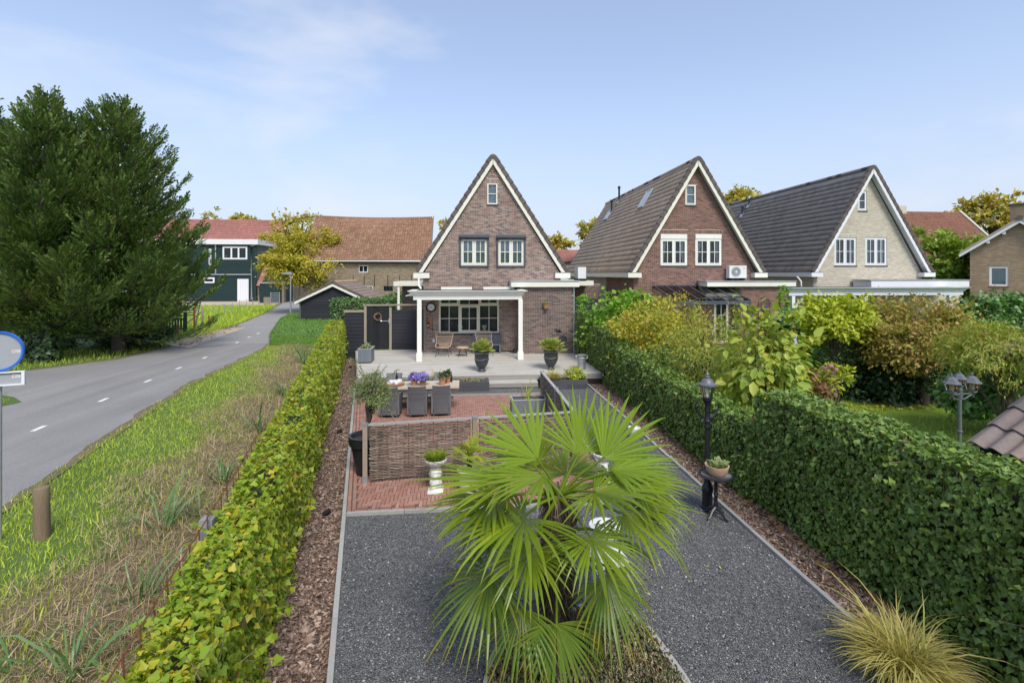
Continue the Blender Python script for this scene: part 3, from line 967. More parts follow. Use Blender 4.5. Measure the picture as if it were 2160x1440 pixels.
def lerp_ext(poly, z):
    z = min(max(z, poly[0][0]), poly[-1][0])
    for (z0, l0, r0), (z1, l1, r1) in zip(poly[:-1], poly[1:]):
        if z0 <= z <= z1:
            t = (z - z0) / (z1 - z0) if z1 > z0 else 0
            return l0 + (l1 - l0) * t, r0 + (r1 - r0) * t
    return None


def brick_wall(parent, O, U, Nn, poly, holes, wallmat, brickmat, nsingle=0, thick=0.1, soldiers=(), course=0.0625, blen=0.21, wname='wall', pieces=True):
    """wall slab with openings, and proud bricks with recessed joints laid on it"""
    O, U, Nn = Vector(O), Vector(U), Vector(Nn)
    Z = Vector((0, 0, 1))
    zs = sorted({round(p[0], 4) for p in poly} | {round(h, 4) for q in holes for h in q[2:4] if poly[0][0] < h < poly[-1][0]})
    b = MB()
    for za, zb in zip(zs[:-1], zs[1:]):
        la, ra = lerp_ext(poly, za + 1e-6)
        lb, rb = lerp_ext(poly, zb - 1e-6)
        hs = sorted([(q[0], q[1]) for q in holes if q[2] <= za + 1e-4 and q[3] >= zb - 1e-4])
        cur = (la, lb)
        segs = []
        for h0, h1 in hs:
            segs.append((cur, (h0, h0)))
            cur = (h1, h1)
        segs.append((cur, (ra, rb)))
        for (a0, a1), (c0, c1) in segs:
            if c0 - a0 < 1e-3 and c1 - a1 < 1e-3:
                continue
            fr = [O + U * a0 + Z * za, O + U * c0 + Z * za, O + U * max(c1, a1 + 1e-4) + Z * zb, O + U * a1 + Z * zb]
            bk = [p - Nn * thick for p in fr]
            b.add(fr + bk, [(0, 1, 2, 3), (7, 6, 5, 4), (0, 4, 5, 1), (1, 5, 6, 2), (2, 6, 7, 3), (3, 7, 4, 0)])
    b.build(wname, wallmat, parent)
    if not pieces:
        return
    As, Ps = [], []
    k = 0
    z = poly[0][0] + course / 2
    top = poly[-1][0]
    hh = list(holes) + [(s0, s1, z0, z0 + 0.215) for s0, s1, z0 in soldiers]

    def put(s0, s1, zc, h):
        c = O + U * ((s0 + s1) / 2) + Z * zc + Nn * (0.002 + R.uniform(0, 0.004))
        d = 0.016
        As.append([[U.x * (s1 - s0), Z.x * h, Nn.x * d], [U.y * (s1 - s0), Z.y * h, Nn.y * d], [U.z * (s1 - s0), Z.z * h, Nn.z * d]])
        Ps.append(tuple(c))
    while z < top:
        e0, e1 = lerp_ext(poly, max(z - course / 2, poly[0][0])), lerp_ext(poly, min(z + course / 2, top))
        l, r = max(e0[0], e1[0]), min(e0[1], e1[1])
        iv = [(l, r)]
        for q in hh:
            if q[2] < z + course * 0.3 and q[3] > z - course * 0.3:
                nv = []
                for a, c in iv:
                    if q[0] > a:
                        nv.append((a, min(c, q[0])))
                    if q[1] < c:
                        nv.append((max(a, q[1]), c))
                iv = [t for t in nv if t[1] - t[0] > 0.03]
        off = (0.5 if k % 2 else 0.0) * (blen + 0.01) + (0.25 * blen if k % 4 > 1 else 0) * 0.3
        for a, c in iv:
            s = math.floor((a - off) / (blen + 0.01)) * (blen + 0.01) + off
            while s < c:
                s0, s1 = max(s, a + 0.003), min(s + blen, c - 0.003)
                if s1 - s0 > 0.035:
                    put(s0, s1, z, course - 0.0125)
                s += blen + 0.01
        z += course
        k += 1
    for s0, s1, z0 in soldiers:
        n = max(1, round((s1 - s0) / course))
        for i in range(n):
            a = s0 + (s1 - s0) * i / n
            put(a + 0.006, a + (s1 - s0) / n - 0.006, z0 + 0.107, 0.2)
    if not As:
        return
    As, Ps = np.array(As), np.array(Ps)
    if nsingle:
        idx = np.argsort(-Ps[:, 2])[:nsingle]
        singles('brick', tmpl_mesh('brick', BR, brickmat), As[idx], Ps[idx], parent)
        keep = np.ones(len(Ps), bool)
        keep[idx] = False
        As, Ps = As[keep], Ps[keep]
    if len(Ps):
        scatter('brick_courses', BR, As, Ps, brickmat, parent, kind='stuff', smooth=False)


def window(parent, x0, x1, z0, z1, yf, mat, sashes=2, vbars=1, hbars=(0.5,), frame=0.06, sash=0.055, sill=None, depth=0.09, behind=None, bar=0.028, name='window', rec=0.0, low=None):
    """a window facing -Y at depth yf; rec pushes the glass back"""
    y0, y1 = yf + rec, yf + rec + depth
    f = MB()
    f.box(x0, x1, y0, y1, z0, z0 + frame)
    f.box(x0, x1, y0, y1, z1 - frame, z1)
    f.box(x0, x0 + frame, y0, y1, z0 + frame, z1 - frame)
    f.box(x1 - frame, x1, y0, y1, z0 + frame, z1 - frame)
    iw = (x1 - x0 - 2 * frame)
    for i in range(1, sashes):
        c = x0 + frame + iw * i / sashes
        f.box(c - frame / 2, c + frame / 2, y0, y1, z0 + frame, z1 - frame)
    fo = f.build(name, mat, parent)
    for i in range(sashes):
        a = x0 + frame + iw * i / sashes + (frame / 2 if i else 0)
        c = x0 + frame + iw * (i + 1) / sashes - (frame / 2 if i < sashes - 1 else 0)
        a, c, za, zb = a + 0.003, c - 0.003, z0 + frame + 0.003, z1 - frame - 0.003
        g = sash
        if sash > 0.01:
            s = MB()
            ys = y0 - 0.012
            s.box(a, c, ys, ys + 0.05, za, za + g * 1.25)
            s.box(a, c, ys, ys + 0.05, zb - g, zb)
            s.box(a, a + g, ys, ys + 0.05, za + g * 1.25, zb - g)
            s.box(c - g, c, ys, ys + 0.05, za + g * 1.25, zb - g)
            s.build('sash', mat, fo)
            a, c, za, zb = a + g, c - g, za + g * 1.25, zb - g
        s = MB()
        s.box(a, c, y0 + 0.02, y0 + 0.026, za, zb)
        s.build('pane', M['glass'], fo)
        if vbars or hbars:
            s = MB()
            for v in range(1, vbars + 1):
                m_ = a + (c - a) * v / (vbars + 1)
                s.box(m_ - bar / 2, m_ + bar / 2, y0 - 0.004, y0 + 0.016, za, zb)
            for h in hbars:
                m_ = za + (zb - za) * h
                s.box(a, c, y0 - 0.002, y0 + 0.014, m_ - bar / 2, m_ + bar / 2)
            s.build('glazing_bar', mat, fo)
    if behind:
        s = MB()
        zm = z1 if low is None else z0 + (z1 - z0) * low
        s.box(x0 + 0.02, x1 - 0.02, y1 + 0.03, y1 + 0.045, zm if low is not None else z0, z1)
        s.build('blind', M[behind], fo)
        if low is not None:
            s = MB()
            s.box(x0 + 0.02, x1 - 0.02, y1 + 0.05, y1 + 0.065, z0, zm)
            s.build('blind', M['pane_reflection'], fo)  # lower half: landscape reflection as a coloured panel, not a blind
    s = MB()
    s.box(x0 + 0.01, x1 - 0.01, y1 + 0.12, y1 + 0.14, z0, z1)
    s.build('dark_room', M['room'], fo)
    if sill:
        s = MB()
        s.box(x0 - 0.03, x1 + 0.03, yf - 0.05, yf + 0.06, z0 - 0.07, z0 - 0.004)
        s.build('sill', M[sill], fo)
    return fo


def wave_tile(wd, ht, amp, npt=9, periods=1.0, lip=0.022, curve='sin', over=1.1, rise=0.03):
    vs, fs = [], []
    for row, (y, dz) in enumerate(((0.0, rise), (ht * over, 0.0))):
        for i in range(npt):
            x = wd * 1.02 * i / (npt - 1)
            t = i / (npt - 1) * periods
            if curve == 'sin':
                z = amp * (0.5 - 0.5 * math.cos(2 * math.pi * t))
            elif curve == 'roll':            # a narrow roll on a flat pan
                q = (t % 1.0)
                z = amp * max(0.0, math.sin(math.pi * min(1, q / 0.42))) if q < 0.42 else 0
            else:
                z = 0
            vs.append((x, y, z + dz))
    for i in range(npt):
        vs.append((vs[i][0], vs[i][1] + 0.002, vs[i][2] - lip))
    for i in range(npt - 1):
        fs.append((i, i + 1, npt + i + 1, npt + i))
        fs.append((2 * npt + i, 2 * npt + i + 1, i + 1, i))
    return vs, fs


def tile_slope(parent, C, along, up, nx, ny, tmpl, wd, ht, mat, nsingle=0, jit=0.01, pick=None, lift=0.0, sag=0.0, name='roof_tile'):
    """tiles laid in courses from the eaves corner C: along the eaves, up the slope"""
    C, al, up = np.array(C, float), np.array(along, float), np.array(up, float)
    al /= np.linalg.norm(al)
    up /= np.linalg.norm(up)
    nn = np.cross(al, up)
    if nn[2] < 0:                       # keep the frames right handed: start from the other end
        C = C + al * nx * wd
        al = -al
        nn = -nn
    A, P = [], []
    for j in range(ny):
        for i in range(nx):
            r = R.gauss(0, jit)
            a2 = al * math.cos(r) + up * math.sin(r)
            u2 = up * math.cos(r) - al * math.sin(r)
            A.append(np.stack([a2, u2, nn], 1))
            sg = -sag * math.sin(math.pi * i / nx) * (j / ny)
            P.append(C + al * (i * wd) + up * (j * ht) + nn * (lift + R.uniform(-1, 1) * jit * 0.25) + np.array([0, 0, sg]))
    A, P = np.array(A), np.array(P)
    if nsingle:
        sc = pick(P) if pick else np.arange(len(P))
        idx = np.argsort(sc)[:nsingle]
        singles(name, tmpl_mesh(name, tmpl, mat, True), A[idx], P[idx], parent)
        keep = np.ones(len(P), bool)
        keep[idx] = False
        A, P = A[keep], P[keep]
    if len(P):
        scatter('tile_courses', tmpl, A, P, mat, parent, kind='stuff')


def gable_house(h):
    """steep gable-fronted brick house; h is a dict of plain sizes in metres"""
    root = thing(h['name'], h['label'], 'house', (h['xc'], h['Y'], 0))
    xc, Y, hw, ze, zr, Ln = h['xc'], h['Y'], h['hw'], h['ze'], h['zr'], h['len']
    zb = 0.0
    sl = (zr - ze) / hw
    inset = 0.22                                                    # verge overhang measured inside the slope
    wl, wr = -hw + inset, hw - inset
    wt = zr - 0.34
    # front wall: upright part, then the gable
    poly = [(zb, wl, wr), (ze - 0.1, wl, wr), (wt, -0.03, 0.03)]
    k = (wt - (ze - 0.1)) / (wr - 0.03)
    brick_wall(root, (xc, Y, 0), (1, 0, 0), (0, -1, 0), poly, [(a - xc, c - xc, d, e) for a, c, d, e in h['holes']], M[h['mortar']], M[h['brick']], h.get('ns', 0), soldiers=[(a - xc, c - xc, d) for a, c, d in h.get('soldiers', [])])
    # body behind
    b = MB()
    b.prism([(xc + wl, zb), (xc + wr, zb), (xc + wr, ze - 0.12), (xc + 0.03, wt - 0.05), (xc - 0.03, wt - 0.05), (xc + wl, ze - 0.12)], 'y', Y + 0.42, Y + Ln)
    b.build('body', M[h['mortar']], root)
    # side wall bricks on the left side
    for sx, U in ((-1, (0, -1, 0)), (1, (0, 1, 0))):
        if sx in h.get('sides', (-1,)):
            O = (xc + wl - 0.004, Y + h.get('sidelen', 6), 0) if sx < 0 else (xc + wr + 0.004, Y, 0)
            brick_wall(root, O, U, (sx, 0, 0), [(zb, 0, h.get('sidelen', 6)), (ze - 0.12, 0, h.get('sidelen', 6))], [], M[h['mortar']], M[h['brick']], 0, thick=0.02, wname='side_wall')
    fo = h.get('fo', 0.32)                                          # roof overhang in front of the gable
    # roof slabs
    L_ = math.hypot(hw, zr - ze)
    for sx in (-1, 1):
        n = Vector((sx * (zr - ze) / L_, 0, hw / L_))
        b = MB()
        e, r = Vector((xc + sx * (hw + 0.02), 0, ze - 0.03)), Vector((xc, 0, zr))
        poly2 = [e, r, r - Vector((0, 0, 0.16)), e - n * 0.09]
        b.prism([(p.x, p.z) for p in poly2], 'y', Y - fo + 0.05, Y + Ln)
        b.build('roof', M[h['tile']], root)
        # white bargeboard
        w = h.get('barge', 0.16)
        b = MB()
        e2, r2 = e - n * 0.02, Vector((xc + sx * 0.012, 0, zr - 0.05))
        dn = Vector((0, 0, -w * L_ / hw))
        b.prism([(e2.x, e2.z), (r2.x, r2.z), (r2.x, r2.z + dn.z), (e2.x - sx * w * L_ / (zr - ze), e2.z)], 'y', Y - fo - 0.02, Y - fo + 0.03)
        b.build('bargeboard', M[h['paint']], root)
        # soffit under the overhang
        b = MB()
        b.prism([(e.x - sx * 0.05, e.z - 0.06), (xc, zr - 0.18), (xc, zr - 0.22), (e.x - sx * 0.05, e.z - 0.10)], 'y', Y - fo + 0.03, Y - 0.01)
        b.build('soffit', M[h['paint']], root)
        # verge tiles stepping up the gable edge
        nt_ = h.get('nverge', 17)
        for i in range(nt_):
            t0, t1 = i / nt_, (i + 1.06) / nt_
            a = e + (r - e) * t0 + n * 0.095
            c = e + (r - e) * min(t1, 1.0) + n * 0.06
            b = MB()
            q = Vector((0, Y - fo + 0.05, 0))
            b.bar(a + q, c + q, 0.20, 0.18, up=n)
            b.build('verge_tile', M['verge'], root)
    # ridge
    yy = Y - fo - 0.03
    i = 0
    while yy < Y + Ln:
        b = MB()
        pts = [(math.cos(t) * (0.13 if i else 0.14), math.sin(t) * 0.13) for t in [math.pi * q / 8 for q in range(-1, 10)]]
        b.prism([(xc + p[0], zr + 0.0 + p[1]) for p in pts], 'y', yy, yy + 0.41)
        b.build('ridge_tile', M['lichen'] if (i == 0 or R.random() < 0.35) else M[h['tile']], root)
        yy += 0.40
        i += 1
    # tiles
    wd, ht = h.get('tw', 0.30), h.get('th', 0.345)
    ny = int(L_ / ht)
    nx = int((Ln + fo) / wd)
    for sx in (-1, 1):
        u = Vector((-sx * hw, 0, zr - ze))
        n = Vector((sx * (zr - ze) / L_, 0, hw / L_))
        C = Vector((xc + sx * hw, Y - fo + 0.1, ze)) + n * 0.01
        vis = sx < 0 and h.get('showleft', True)
        tm = wave_tile(wd, ht, h.get('amp', 0.055), 9, 2, curve='roll', rise=0.022, lip=0.016)
        if vis:
            tile_slope(root, C, (0, 1, 0), u, nx, ny, tm, wd, ht, M[h['tile']], 300, 0.006, pick=lambda P: P[:, 1])
        else:
            tile_slope(root, C, (0, 1, 0), u, nx, ny, wave_tile(wd, ht, 0.03, 3, 1, curve='sin'), wd, ht, M[h['tile']], 0, 0.006)
    # box gutters at the eaves
    for sx in (-1, 1):
        b = MB()
        x0, x1 = (xc - hw - 0.22, xc - hw + 0.5) if sx < 0 else (xc + hw - 0.5, xc + hw + 0.22)
        b.box(x0, x1, Y - fo - 0.06, Y - 0.012, ze - 0.30, ze - 0.05)
        if sx < 0:
            b.box(x0, x0 + 0.42, Y - 0.011, Y + Ln, ze - 0.30, ze - 0.05)
        else:
            b.box(x1 - 0.42, x1, Y - 0.011, Y + Ln, ze - 0.30, ze - 0.05)
        b.build('box_gutter', M[h['paint']], root)
        b = MB()
        b.box(x0 - 0.012, x1 + 0.012, Y - fo - 0.072, Y - 0.014, ze - 0.048, ze - 0.028)
        b.build('gutter_cap', M['greyiron'], root)
    return root


def cornice(parent, x0, x1, y0, y1, z0, z1, mat, flare=0.12, name='fascia', parts=True):
    """flat roof edge with a flared cornice on three sides"""
    prof = [(0.0, z0), (0.0, z0 + (z1 - z0) * 0.5), (flare * 0.25, z0 + (z1 - z0) * 0.52), (flare * 0.35, z0 + (z1 - z0) * 0.7), (flare * 0.95, z0 + (z1 - z0) * 0.93), (flare, z1)]
    vs, fs = [], []
    for (d, z) in prof:
        vs += [(x0 - d, y1, z), (x0 - d, y0 - d, z), (x1 + d, y0 - d, z), (x1 + d, y1, z)]
    n = len(prof)
    for i in range(n - 1):
        for k in range(3):
            fs.append((i * 4 + k, i * 4 + k + 1, (i + 1) * 4 + k + 1, (i + 1) * 4 + k))
    vs += [(x0 + 0.1, y1, z1), (x0 + 0.1, y0 + 0.1, z1), (x1 - 0.1, y0 + 0.1, z1), (x1 - 0.1, y1, z1)]
    a, t = (n - 1) * 4, n * 4
    for k in range(3):
        fs.append((a + k, a + k + 1, t + k + 1, t + k))
    vs += [(x0, y1, z0), (x0, y0, z0), (x1, y0, z0), (x1, y1, z0)]
    fs.append((t + 4, t + 7, t + 6, t + 5))
    b = MB()
    b.add(vs, fs)
    return b.build(name, mat, parent)


def clad(parent, x0, x1, z0, z1, y, mat, nb, tilt=0.022, topf=None, name='board', flip=1):
    """horizontal lapped boards facing -Y; topf(x) may cut a gable"""
    h = (z1 - z0) / nb
    for i in range(nb):
        za, zb = z0 + i * h, z0 + (i + 1) * h
        a0, a1 = (x0, x1) if topf is None else topf(za)
        c0, c1 = (x0, x1) if topf is None else topf(zb)
        if a1 - a0 < 0.02:
            continue
        b = MB()
        vs = [(a0, y - tilt, za), (a1, y - tilt, za), (c1, y - 0.004, zb), (c0, y - 0.004, zb), (a0, y + 0.02, za), (a1, y + 0.02, za), (c1, y + 0.02, zb), (c0, y + 0.02, zb)]
        b.add(vs, [(0, 1, 2, 3), (7, 6, 5, 4), (0, 4, 5, 1), (1, 5, 6, 2), (2, 6, 7, 3), (3, 7, 4, 0)])
        b.build(name, mat, parent)

# ================================================================== house 1 (end of the garden)
DZ = 0.385
Y1 = 22.9
h1 = dict(name='brick_house', label='brown brick gabled house with white porch at the end of the garden', xc=1.32, Y=Y1, hw=3.43, ze=4.11, zr=9.46, len=10.5,
          mortar='mortar1', brick='brick1', tile='tile2', paint='cream', fo=0.14, showleft=False, nverge=17, sidelen=3.0, sides=(-1, 1))
W1 = [(-0.16, 1.05, 4.40, 5.66), (1.57, 2.78, 4.40, 5.66)]
A1 = (1.06, 1.53, 7.27, 8.25)
PW = (-1.18, 1.60, 1.24, 2.98)
h1['holes'] = W1 + [A1, PW]
h1['soldiers'] = [(1.0, 1.59, 8.26)]
H1 = gable_house(h1)
for (a, c, d, e) in W1:
    wn = window(H1, a, c, d, e, Y1, M['cream'], 2, 1, (0.5,), 0.05, 0.06, None, 0.08, 'blind', 0.03, rec=-0.02, low=0.5)
    s = MB()
    s.box(a - 0.08, a, Y1 - 0.10, Y1 - 0.02, d - 0.05, e + 0.02)
    s.box(c, c + 0.08, Y1 - 0.10, Y1 - 0.02, d - 0.05, e + 0.02)
    s.box(a, c, Y1 - 0.09, Y1 - 0.03, d - 0.06, d - 0.01)
    s.build('shutter_guide', M['graphite'], H1)
    s = MB()
    s.prism([(Y1 - 0.22, e + 0.04), (Y1 - 0.22, e + 0.12), (Y1 - 0.16, e + 0.18), (Y1 - 0.02, e + 0.18), (Y1 - 0.02, e - 0.04), (Y1 - 0.1, e - 0.04)], 'x', a - 0.09, c + 0.09)
    s.build('roller_shutter_box', M['graphite'], H1)
window(H1, *A1, Y1, M['cream'], 1, 0, (0.5,), 0.055, 0.0, 'darkstone', 0.08, 'blind', 0.026, rec=0.01)
# porch window: three bays with top lights
x0, x1, z0, z1 = PW
tz = 2.55
bays = [x0, x0 + 0.93, x0 + 1.86, x1]
s = MB()
s.box(x0, x1, Y1 + 0.01, Y1 + 0.10, z0, z0 + 0.07)
s.box(x0, x1, Y1 + 0.01, Y1 + 0.10, z1 - 0.06, z1)
s.box(x0 + 0.06, x1 - 0.06, Y1 + 0.012, Y1 + 0.098, tz - 0.04, tz + 0.04)
for q in bays:
    a = min(max(q - 0.035, x0), x1 - 0.07)
    s.box(a, a + 0.07, Y1 + 0.005, Y1 + 0.105, z0 + 0.07, z1 - 0.06)
fo = s.build('porch_window', M['cream'], H1)
for i in range(3):
    a, c = bays[i] + 0.04, bays[i + 1] - 0.04
    sub = 0.075 if i == 1 else 0.0
    for za, zb, hb, ss in ((z0 + 0.07, tz - 0.04, (0.52,), sub), (tz + 0.04, z1 - 0.06, (), 0.06 if i != 1 else 0.0)):
        aa, cc, zza, zzb = a, c, za, zb
        if ss:
            s = MB()
            s.box(a, c, Y1 - 0.015, Y1 + 0.035, za, za + ss)
            s.box(a, c, Y1 - 0.015, Y1 + 0.035, zb - ss, zb)
            s.box(a, a + ss, Y1 - 0.015, Y1 + 0.035, za + ss, zb - ss)
            s.box(c - ss, c, Y1 - 0.015, Y1 + 0.035, za + ss, zb - ss)
            s.build('sash', M['cream'], fo)
            aa, cc, zza, zzb = a + ss, c - ss, za + ss, zb - ss
        s = MB()
        s.box(aa, cc, Y1 + 0.04, Y1 + 0.046, zza, zzb)
        s.build('pane', M['glass'], fo)
        s = MB()
        m_ = (aa + cc) / 2
        s.box(m_ - 0.014, m_ + 0.014, Y1 + 0.012, Y1 + 0.036, zza, zzb)
        for h in hb:
            zz = zza + (zzb - zza) * h
            s.box(aa, cc, Y1 + 0.014, Y1 + 0.034, zz - 0.014, zz + 0.014)
        s.build('glazing_bar', M['cream'], fo)
s = MB()
s.box(x0 - 0.04, x1 + 0.04, Y1 - 0.06, Y1 + 0.03, z0 - 0.075, z0 - 0.004)
s.build('sill', M['darkstone'], fo)
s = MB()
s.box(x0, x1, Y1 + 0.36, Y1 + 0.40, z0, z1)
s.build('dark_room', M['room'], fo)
s = MB()
for (xx, zz, w_, h_) in [(-0.9, 1.32, 0.3, 0.75), (0.15, 1.32, 0.5, 0.5), (1.25, 1.32, 0.25, 0.9), (0.6, 1.32, 0.12, 1.0), (-0.4, 1.32, 0.2, 0.35)]:
    s.box(xx, xx + w_, Y1 + 0.3, Y1 + 0.34, zz, zz + h_)
s.build('furniture_inside', M['interior'], fo)
for xx in (-0.2, 0.93):
    s = MB()
    s.lathe([(0.10, 0), (0.06, 0.05), (0.10, 0.13), (0.14, 0.27), (0.12, 0.28)], 12, (xx, Y1 + 0.2, z0 + 0.08))
    v = s.build('windowsill_vase', M['plaster'], None, smooth=True)
    tag(v, 'white vase behind the porch window glass, the ' + ('left' if xx < 0 else 'right') + ' one of two', 'vase', 'vases on the porch window sill')
# extension on the right, with flat roof
YE = 22.05
xe0, xe1 = 2.50, 4.93
brick_wall(H1, (xe0, YE, 0), (1, 0, 0), (0, -1, 0), [(0.0, 0, xe1 - xe0), (3.42, 0, xe1 - xe0)], [], M['mortar1'], M['brick1d'], 300, wname='extension_wall')
brick_wall(H1, (xe0, Y1 - 0.01, 0), (0, -1, 0), (-1, 0, 0), [(0.0, 0, Y1 - YE - 0.012), (3.42, 0, Y1 - YE - 0.012)], [], M['mortar1'], M['brick1d'], 0, wname='extension_side')
s = MB()
s.box(xe0 + 0.11, xe1, YE + 0.11, Y1 + 6, 0.0, 3.40)
s.build('extension_body', M['mortar1'], H1)
s = MB()
s.box(2.08, 5.2, YE - 0.22, Y1 - 0.02, 3.42, 3.66)
s.build('extension_fascia', M['cream'], H1)
s = MB()
s.box(2.05, 5.23, YE - 0.25, Y1 - 0.02, 3.664, 3.71)
s.build('roof_trim', M['zinc'], H1)
s = MB()
s.tube([(4.99, YE - 0.02, 3.4), (4.99, YE - 0.02, 0.4)], 0.035, 8)
s.build('drainpipe', M['zinc'], H1, smooth=True)
s = MB()
s.box(xe0 - 0.03, xe0 - 0.012, YE + 0.35, YE + 0.42, DZ, 2.6)
s.build('drainpipe', M['white'], H1)
# porch
YP = 20.62
s = MB()
s.box(-2.45, 2.55, YP + 0.05, Y1 - 0.02, 3.08, 3.10)
s.build('porch_ceiling', M['cream'], H1)
cornice(H1, -2.12, 2.42, YP - 0.08, Y1 - 0.5, 2.93, 3.31, M['white'], 0.22, 'porch_fascia')
s = MB()
s.box(-2.1, 2.4, YP + 0.02, Y1 - 0.02, 3.255, 3.30)
s.build('porch_roof', M['felt'], H1)
for a, c in ((-1.05, 0.33), (0.85, 2.25)):
    s = MB()
    s.box(a, c, Y1 - 0.75, Y1 - 0.55, 3.302, 3.42)
    s.build('roof_light', M['white'], H1)
for xx in (-1.87, 2.36):
    s = MB()
    s.box(xx - 0.09, xx + 0.09, YP - 0.09, YP + 0.09, DZ + 0.36, 2.93)
    s.box(xx - 0.118, xx + 0.118, YP - 0.118, YP + 0.118, DZ, DZ + 0.33)
    s.prism([(xx - 0.118, DZ + 0.33), (xx + 0.118, DZ + 0.33), (xx + 0.09, DZ + 0.36), (xx - 0.09, DZ + 0.36)], 'y', YP - 0.118, YP + 0.118)
    s.build('porch_post', M['white'], H1)
s = MB()
s.tube([(-2.07, Y1 - 0.45, 3.82), (-2.07, Y1 - 0.45, 3.5), (-1.95, Y1 - 0.5, 3.33)], 0.045, 8)
s.build('downpipe', M['white'], H1, smooth=True)
s = MB()
s.box(-1.86, -1.78, Y1 - 0.06, Y1 - 0.02, DZ, 2.55)
s.build('drainpipe', M['post_wood'], H1)
# link roof to the left with post, link to the right between the houses
s = MB()
c0 = onY(830, 594, 28.0)
c1 = onY(893, 603, 28.0)
s.box(c0[0], -1.95, 28.0, 31.0, c1[1], c0[1])
s.build('carport_fascia', M['cream'], H1)
xx = onY(841, 640, 28.1)[0]
s = MB()
s.box(xx - 0.06, xx + 0.06, 28.05, 28.17, 0, c1[1])
s.build('carport_post', M['white'], H1)
brick_wall(H1, (onY(848, 0, 29.5)[0], 29.5, 0), (1, 0, 0), (0, -1, 0), [(0, 0, 1.6), (3.5, 0, 1.6)], [], M['mortar1'], M['brick1d'], 0, wname='carport_wall')
s = MB()
s.box(5.0, 7.3, 27.2, 33, 3.35, 3.62)
s.build('garage_fascia', M['cream'], H1)
brick_wall(H1, (5.6, 29.0, 0), (1, 0, 0), (0, -1, 0), [(0, 0, 2.6), (3.4, 0, 2.6)], [], M['mortar2'], M['brick1d'], 0, wname='garage_wall')

# ================================================================== house 2
Y2 = 25.0
h2 = dict(name='brick_house', label='red brown brick gabled house with an outdoor heat pump on its flat roof', xc=12.25, Y=Y2, hw=3.6, ze=4.12, zr=10.08, len=16.2,
          mortar='mortar2', brick='brick2', tile='tile2', paint='cream', fo=0.34, nverge=17, sidelen=5, barge=0.17)
W2 = [(10.33, 11.78, 4.46, 6.10), (12.25, 13.70, 4.46, 6.12)]
A2 = (11.70, 12.28, 7.68, 8.76)
D2 = (13.3, 14.1, 0.3, 2.75)
h2['holes'] = W2 + [A2, D2]
h2['soldiers'] = [(10.28, 11.83, 6.13), (12.2, 13.75, 6.14), (11.62, 12.36, 8.78)]
H2 = gable_house(h2)
for (a, c, d, e) in W2:
    window(H2, a, c, d, e - 0.24, Y2, M['white'], 2, 1, (0.5,), 0.07, 0.05, 'darkstone', 0.08, None, 0.028, rec=0.0)
    s = MB()
    s.box(a, c, Y2 - 0.03, Y2 + 0.1, e - 0.238, e)
    s.build('shutter_box', M['white'], H2)
    for q, dr in ((a + 0.1, 1), (c - 0.1, -1)):
        s = MB()
        vs = []
        for i in range(9):
            t = i / 8
            wv = 0.012 * math.sin(i * 2.2)
            vs += [(q + dr * 0.0, Y2 + 0.13 + wv, d + 0.06 + (e - d - 0.36) * t)]
            vs += [(q + dr * (0.30 - 0.22 * (1 - t)), Y2 + 0.13 - wv, d + 0.06 + (e - d - 0.36) * t)]
        s.add(vs, [(2 * i, 2 * i + 1, 2 * i + 3, 2 * i + 2) for i in range(8)])
        s.build('curtain', M['curtain'], H2)
window(H2, *A2, Y2, M['cream'], 1, 0, (0.5,), 0.055, 0.03, 'darkstone', 0.08, 'blind', 0.026, rec=0.01)
window(H2, *D2, Y2, M['white'], 1, 1, (0.3, 0.62), 0.07, 0.04, None, 0.08, None, 0.028, rec=0.02, name='garden_door')
YE2 = 24.2
s = MB()
s.box(12.4, 17.25, YE2 - 0.2, Y2 - 0.02, 3.36, 3.60)
s.build('extension_fascia', M['cream'], H2)
s = MB()
s.box(12.3, 17.28, YE2 - 0.23, Y2 - 0.02, 3.604, 3.65)
s.build('roof_trim', M['zinc'], H2)
brick_wall(H2, (14.35, YE2, 0), (1, 0, 0), (0, -1, 0), [(0, 0, 2.5), (3.35, 0, 2.5)], [], M['mortar2'], M['brick2'], 0, wname='extension_wall')
s = MB()
s.box(14.46, 16.85, YE2 + 0.11, Y2 + 5, 0, 3.34)
s.build('extension_body', M['mortar2'], H2)
# glass veranda of house 2
V2 = thing('glass_veranda', 'dark grey framed glass patio roof on the red brown brick house', 'patio roof', (12, 23.5, 0))
za, zb_ = 3.36, 2.72
yb, yf = Y2 - 0.05, 22.3
bx0, bx1 = 9.9, onY(1583, 632, yf)[0]
s = MB()
s.box(bx0, bx1, yf - 0.07, yf + 0.05, zb_ - 0.17, zb_)
s.build('front_beam', M['graphite'], V2)
s = MB()
s.box(bx0, bx1, yb - 0.06, yb, za - 0.02, za + 0.06)
s.build('wall_plate', M['graphite'], V2)
nb = 6
for i in range(nb + 1):
    x = bx0 + (bx1 - bx0) * i / nb
    s = MB()
    s.bar((x, yf, zb_ + 0.02), (x, yb - 0.03, za + 0.03), 0.05, 0.06)
    s.build('rafter', M['graphite'], V2)
    if i < nb:
        x2 = bx0 + (bx1 - bx0) * (i + 1) / nb
        s = MB()
        s.add([(x + 0.03, yf, zb_ + 0.02), (x2 - 0.03, yf, zb_ + 0.02), (x2 - 0.03, yb - 0.05, za + 0.03), (x + 0.03, yb - 0.05, za + 0.03), (x + 0.03, yf, zb_ + 0.03), (x2 - 0.03, yf, zb_ + 0.03), (x2 - 0.03, yb - 0.05, za + 0.04), (x + 0.03, yb - 0.05, za + 0.04)], BOXF)
        s.build('glass_panel', M['glass_c'], V2)
for x in (bx0 + 0.06, bx1 - 0.1):
    s = MB()
    s.box(x - 0.06, x + 0.06, yf - 0.06, yf + 0.04, 0, zb_ - 0.17)
    s.build('post', M['graphite'], V2)

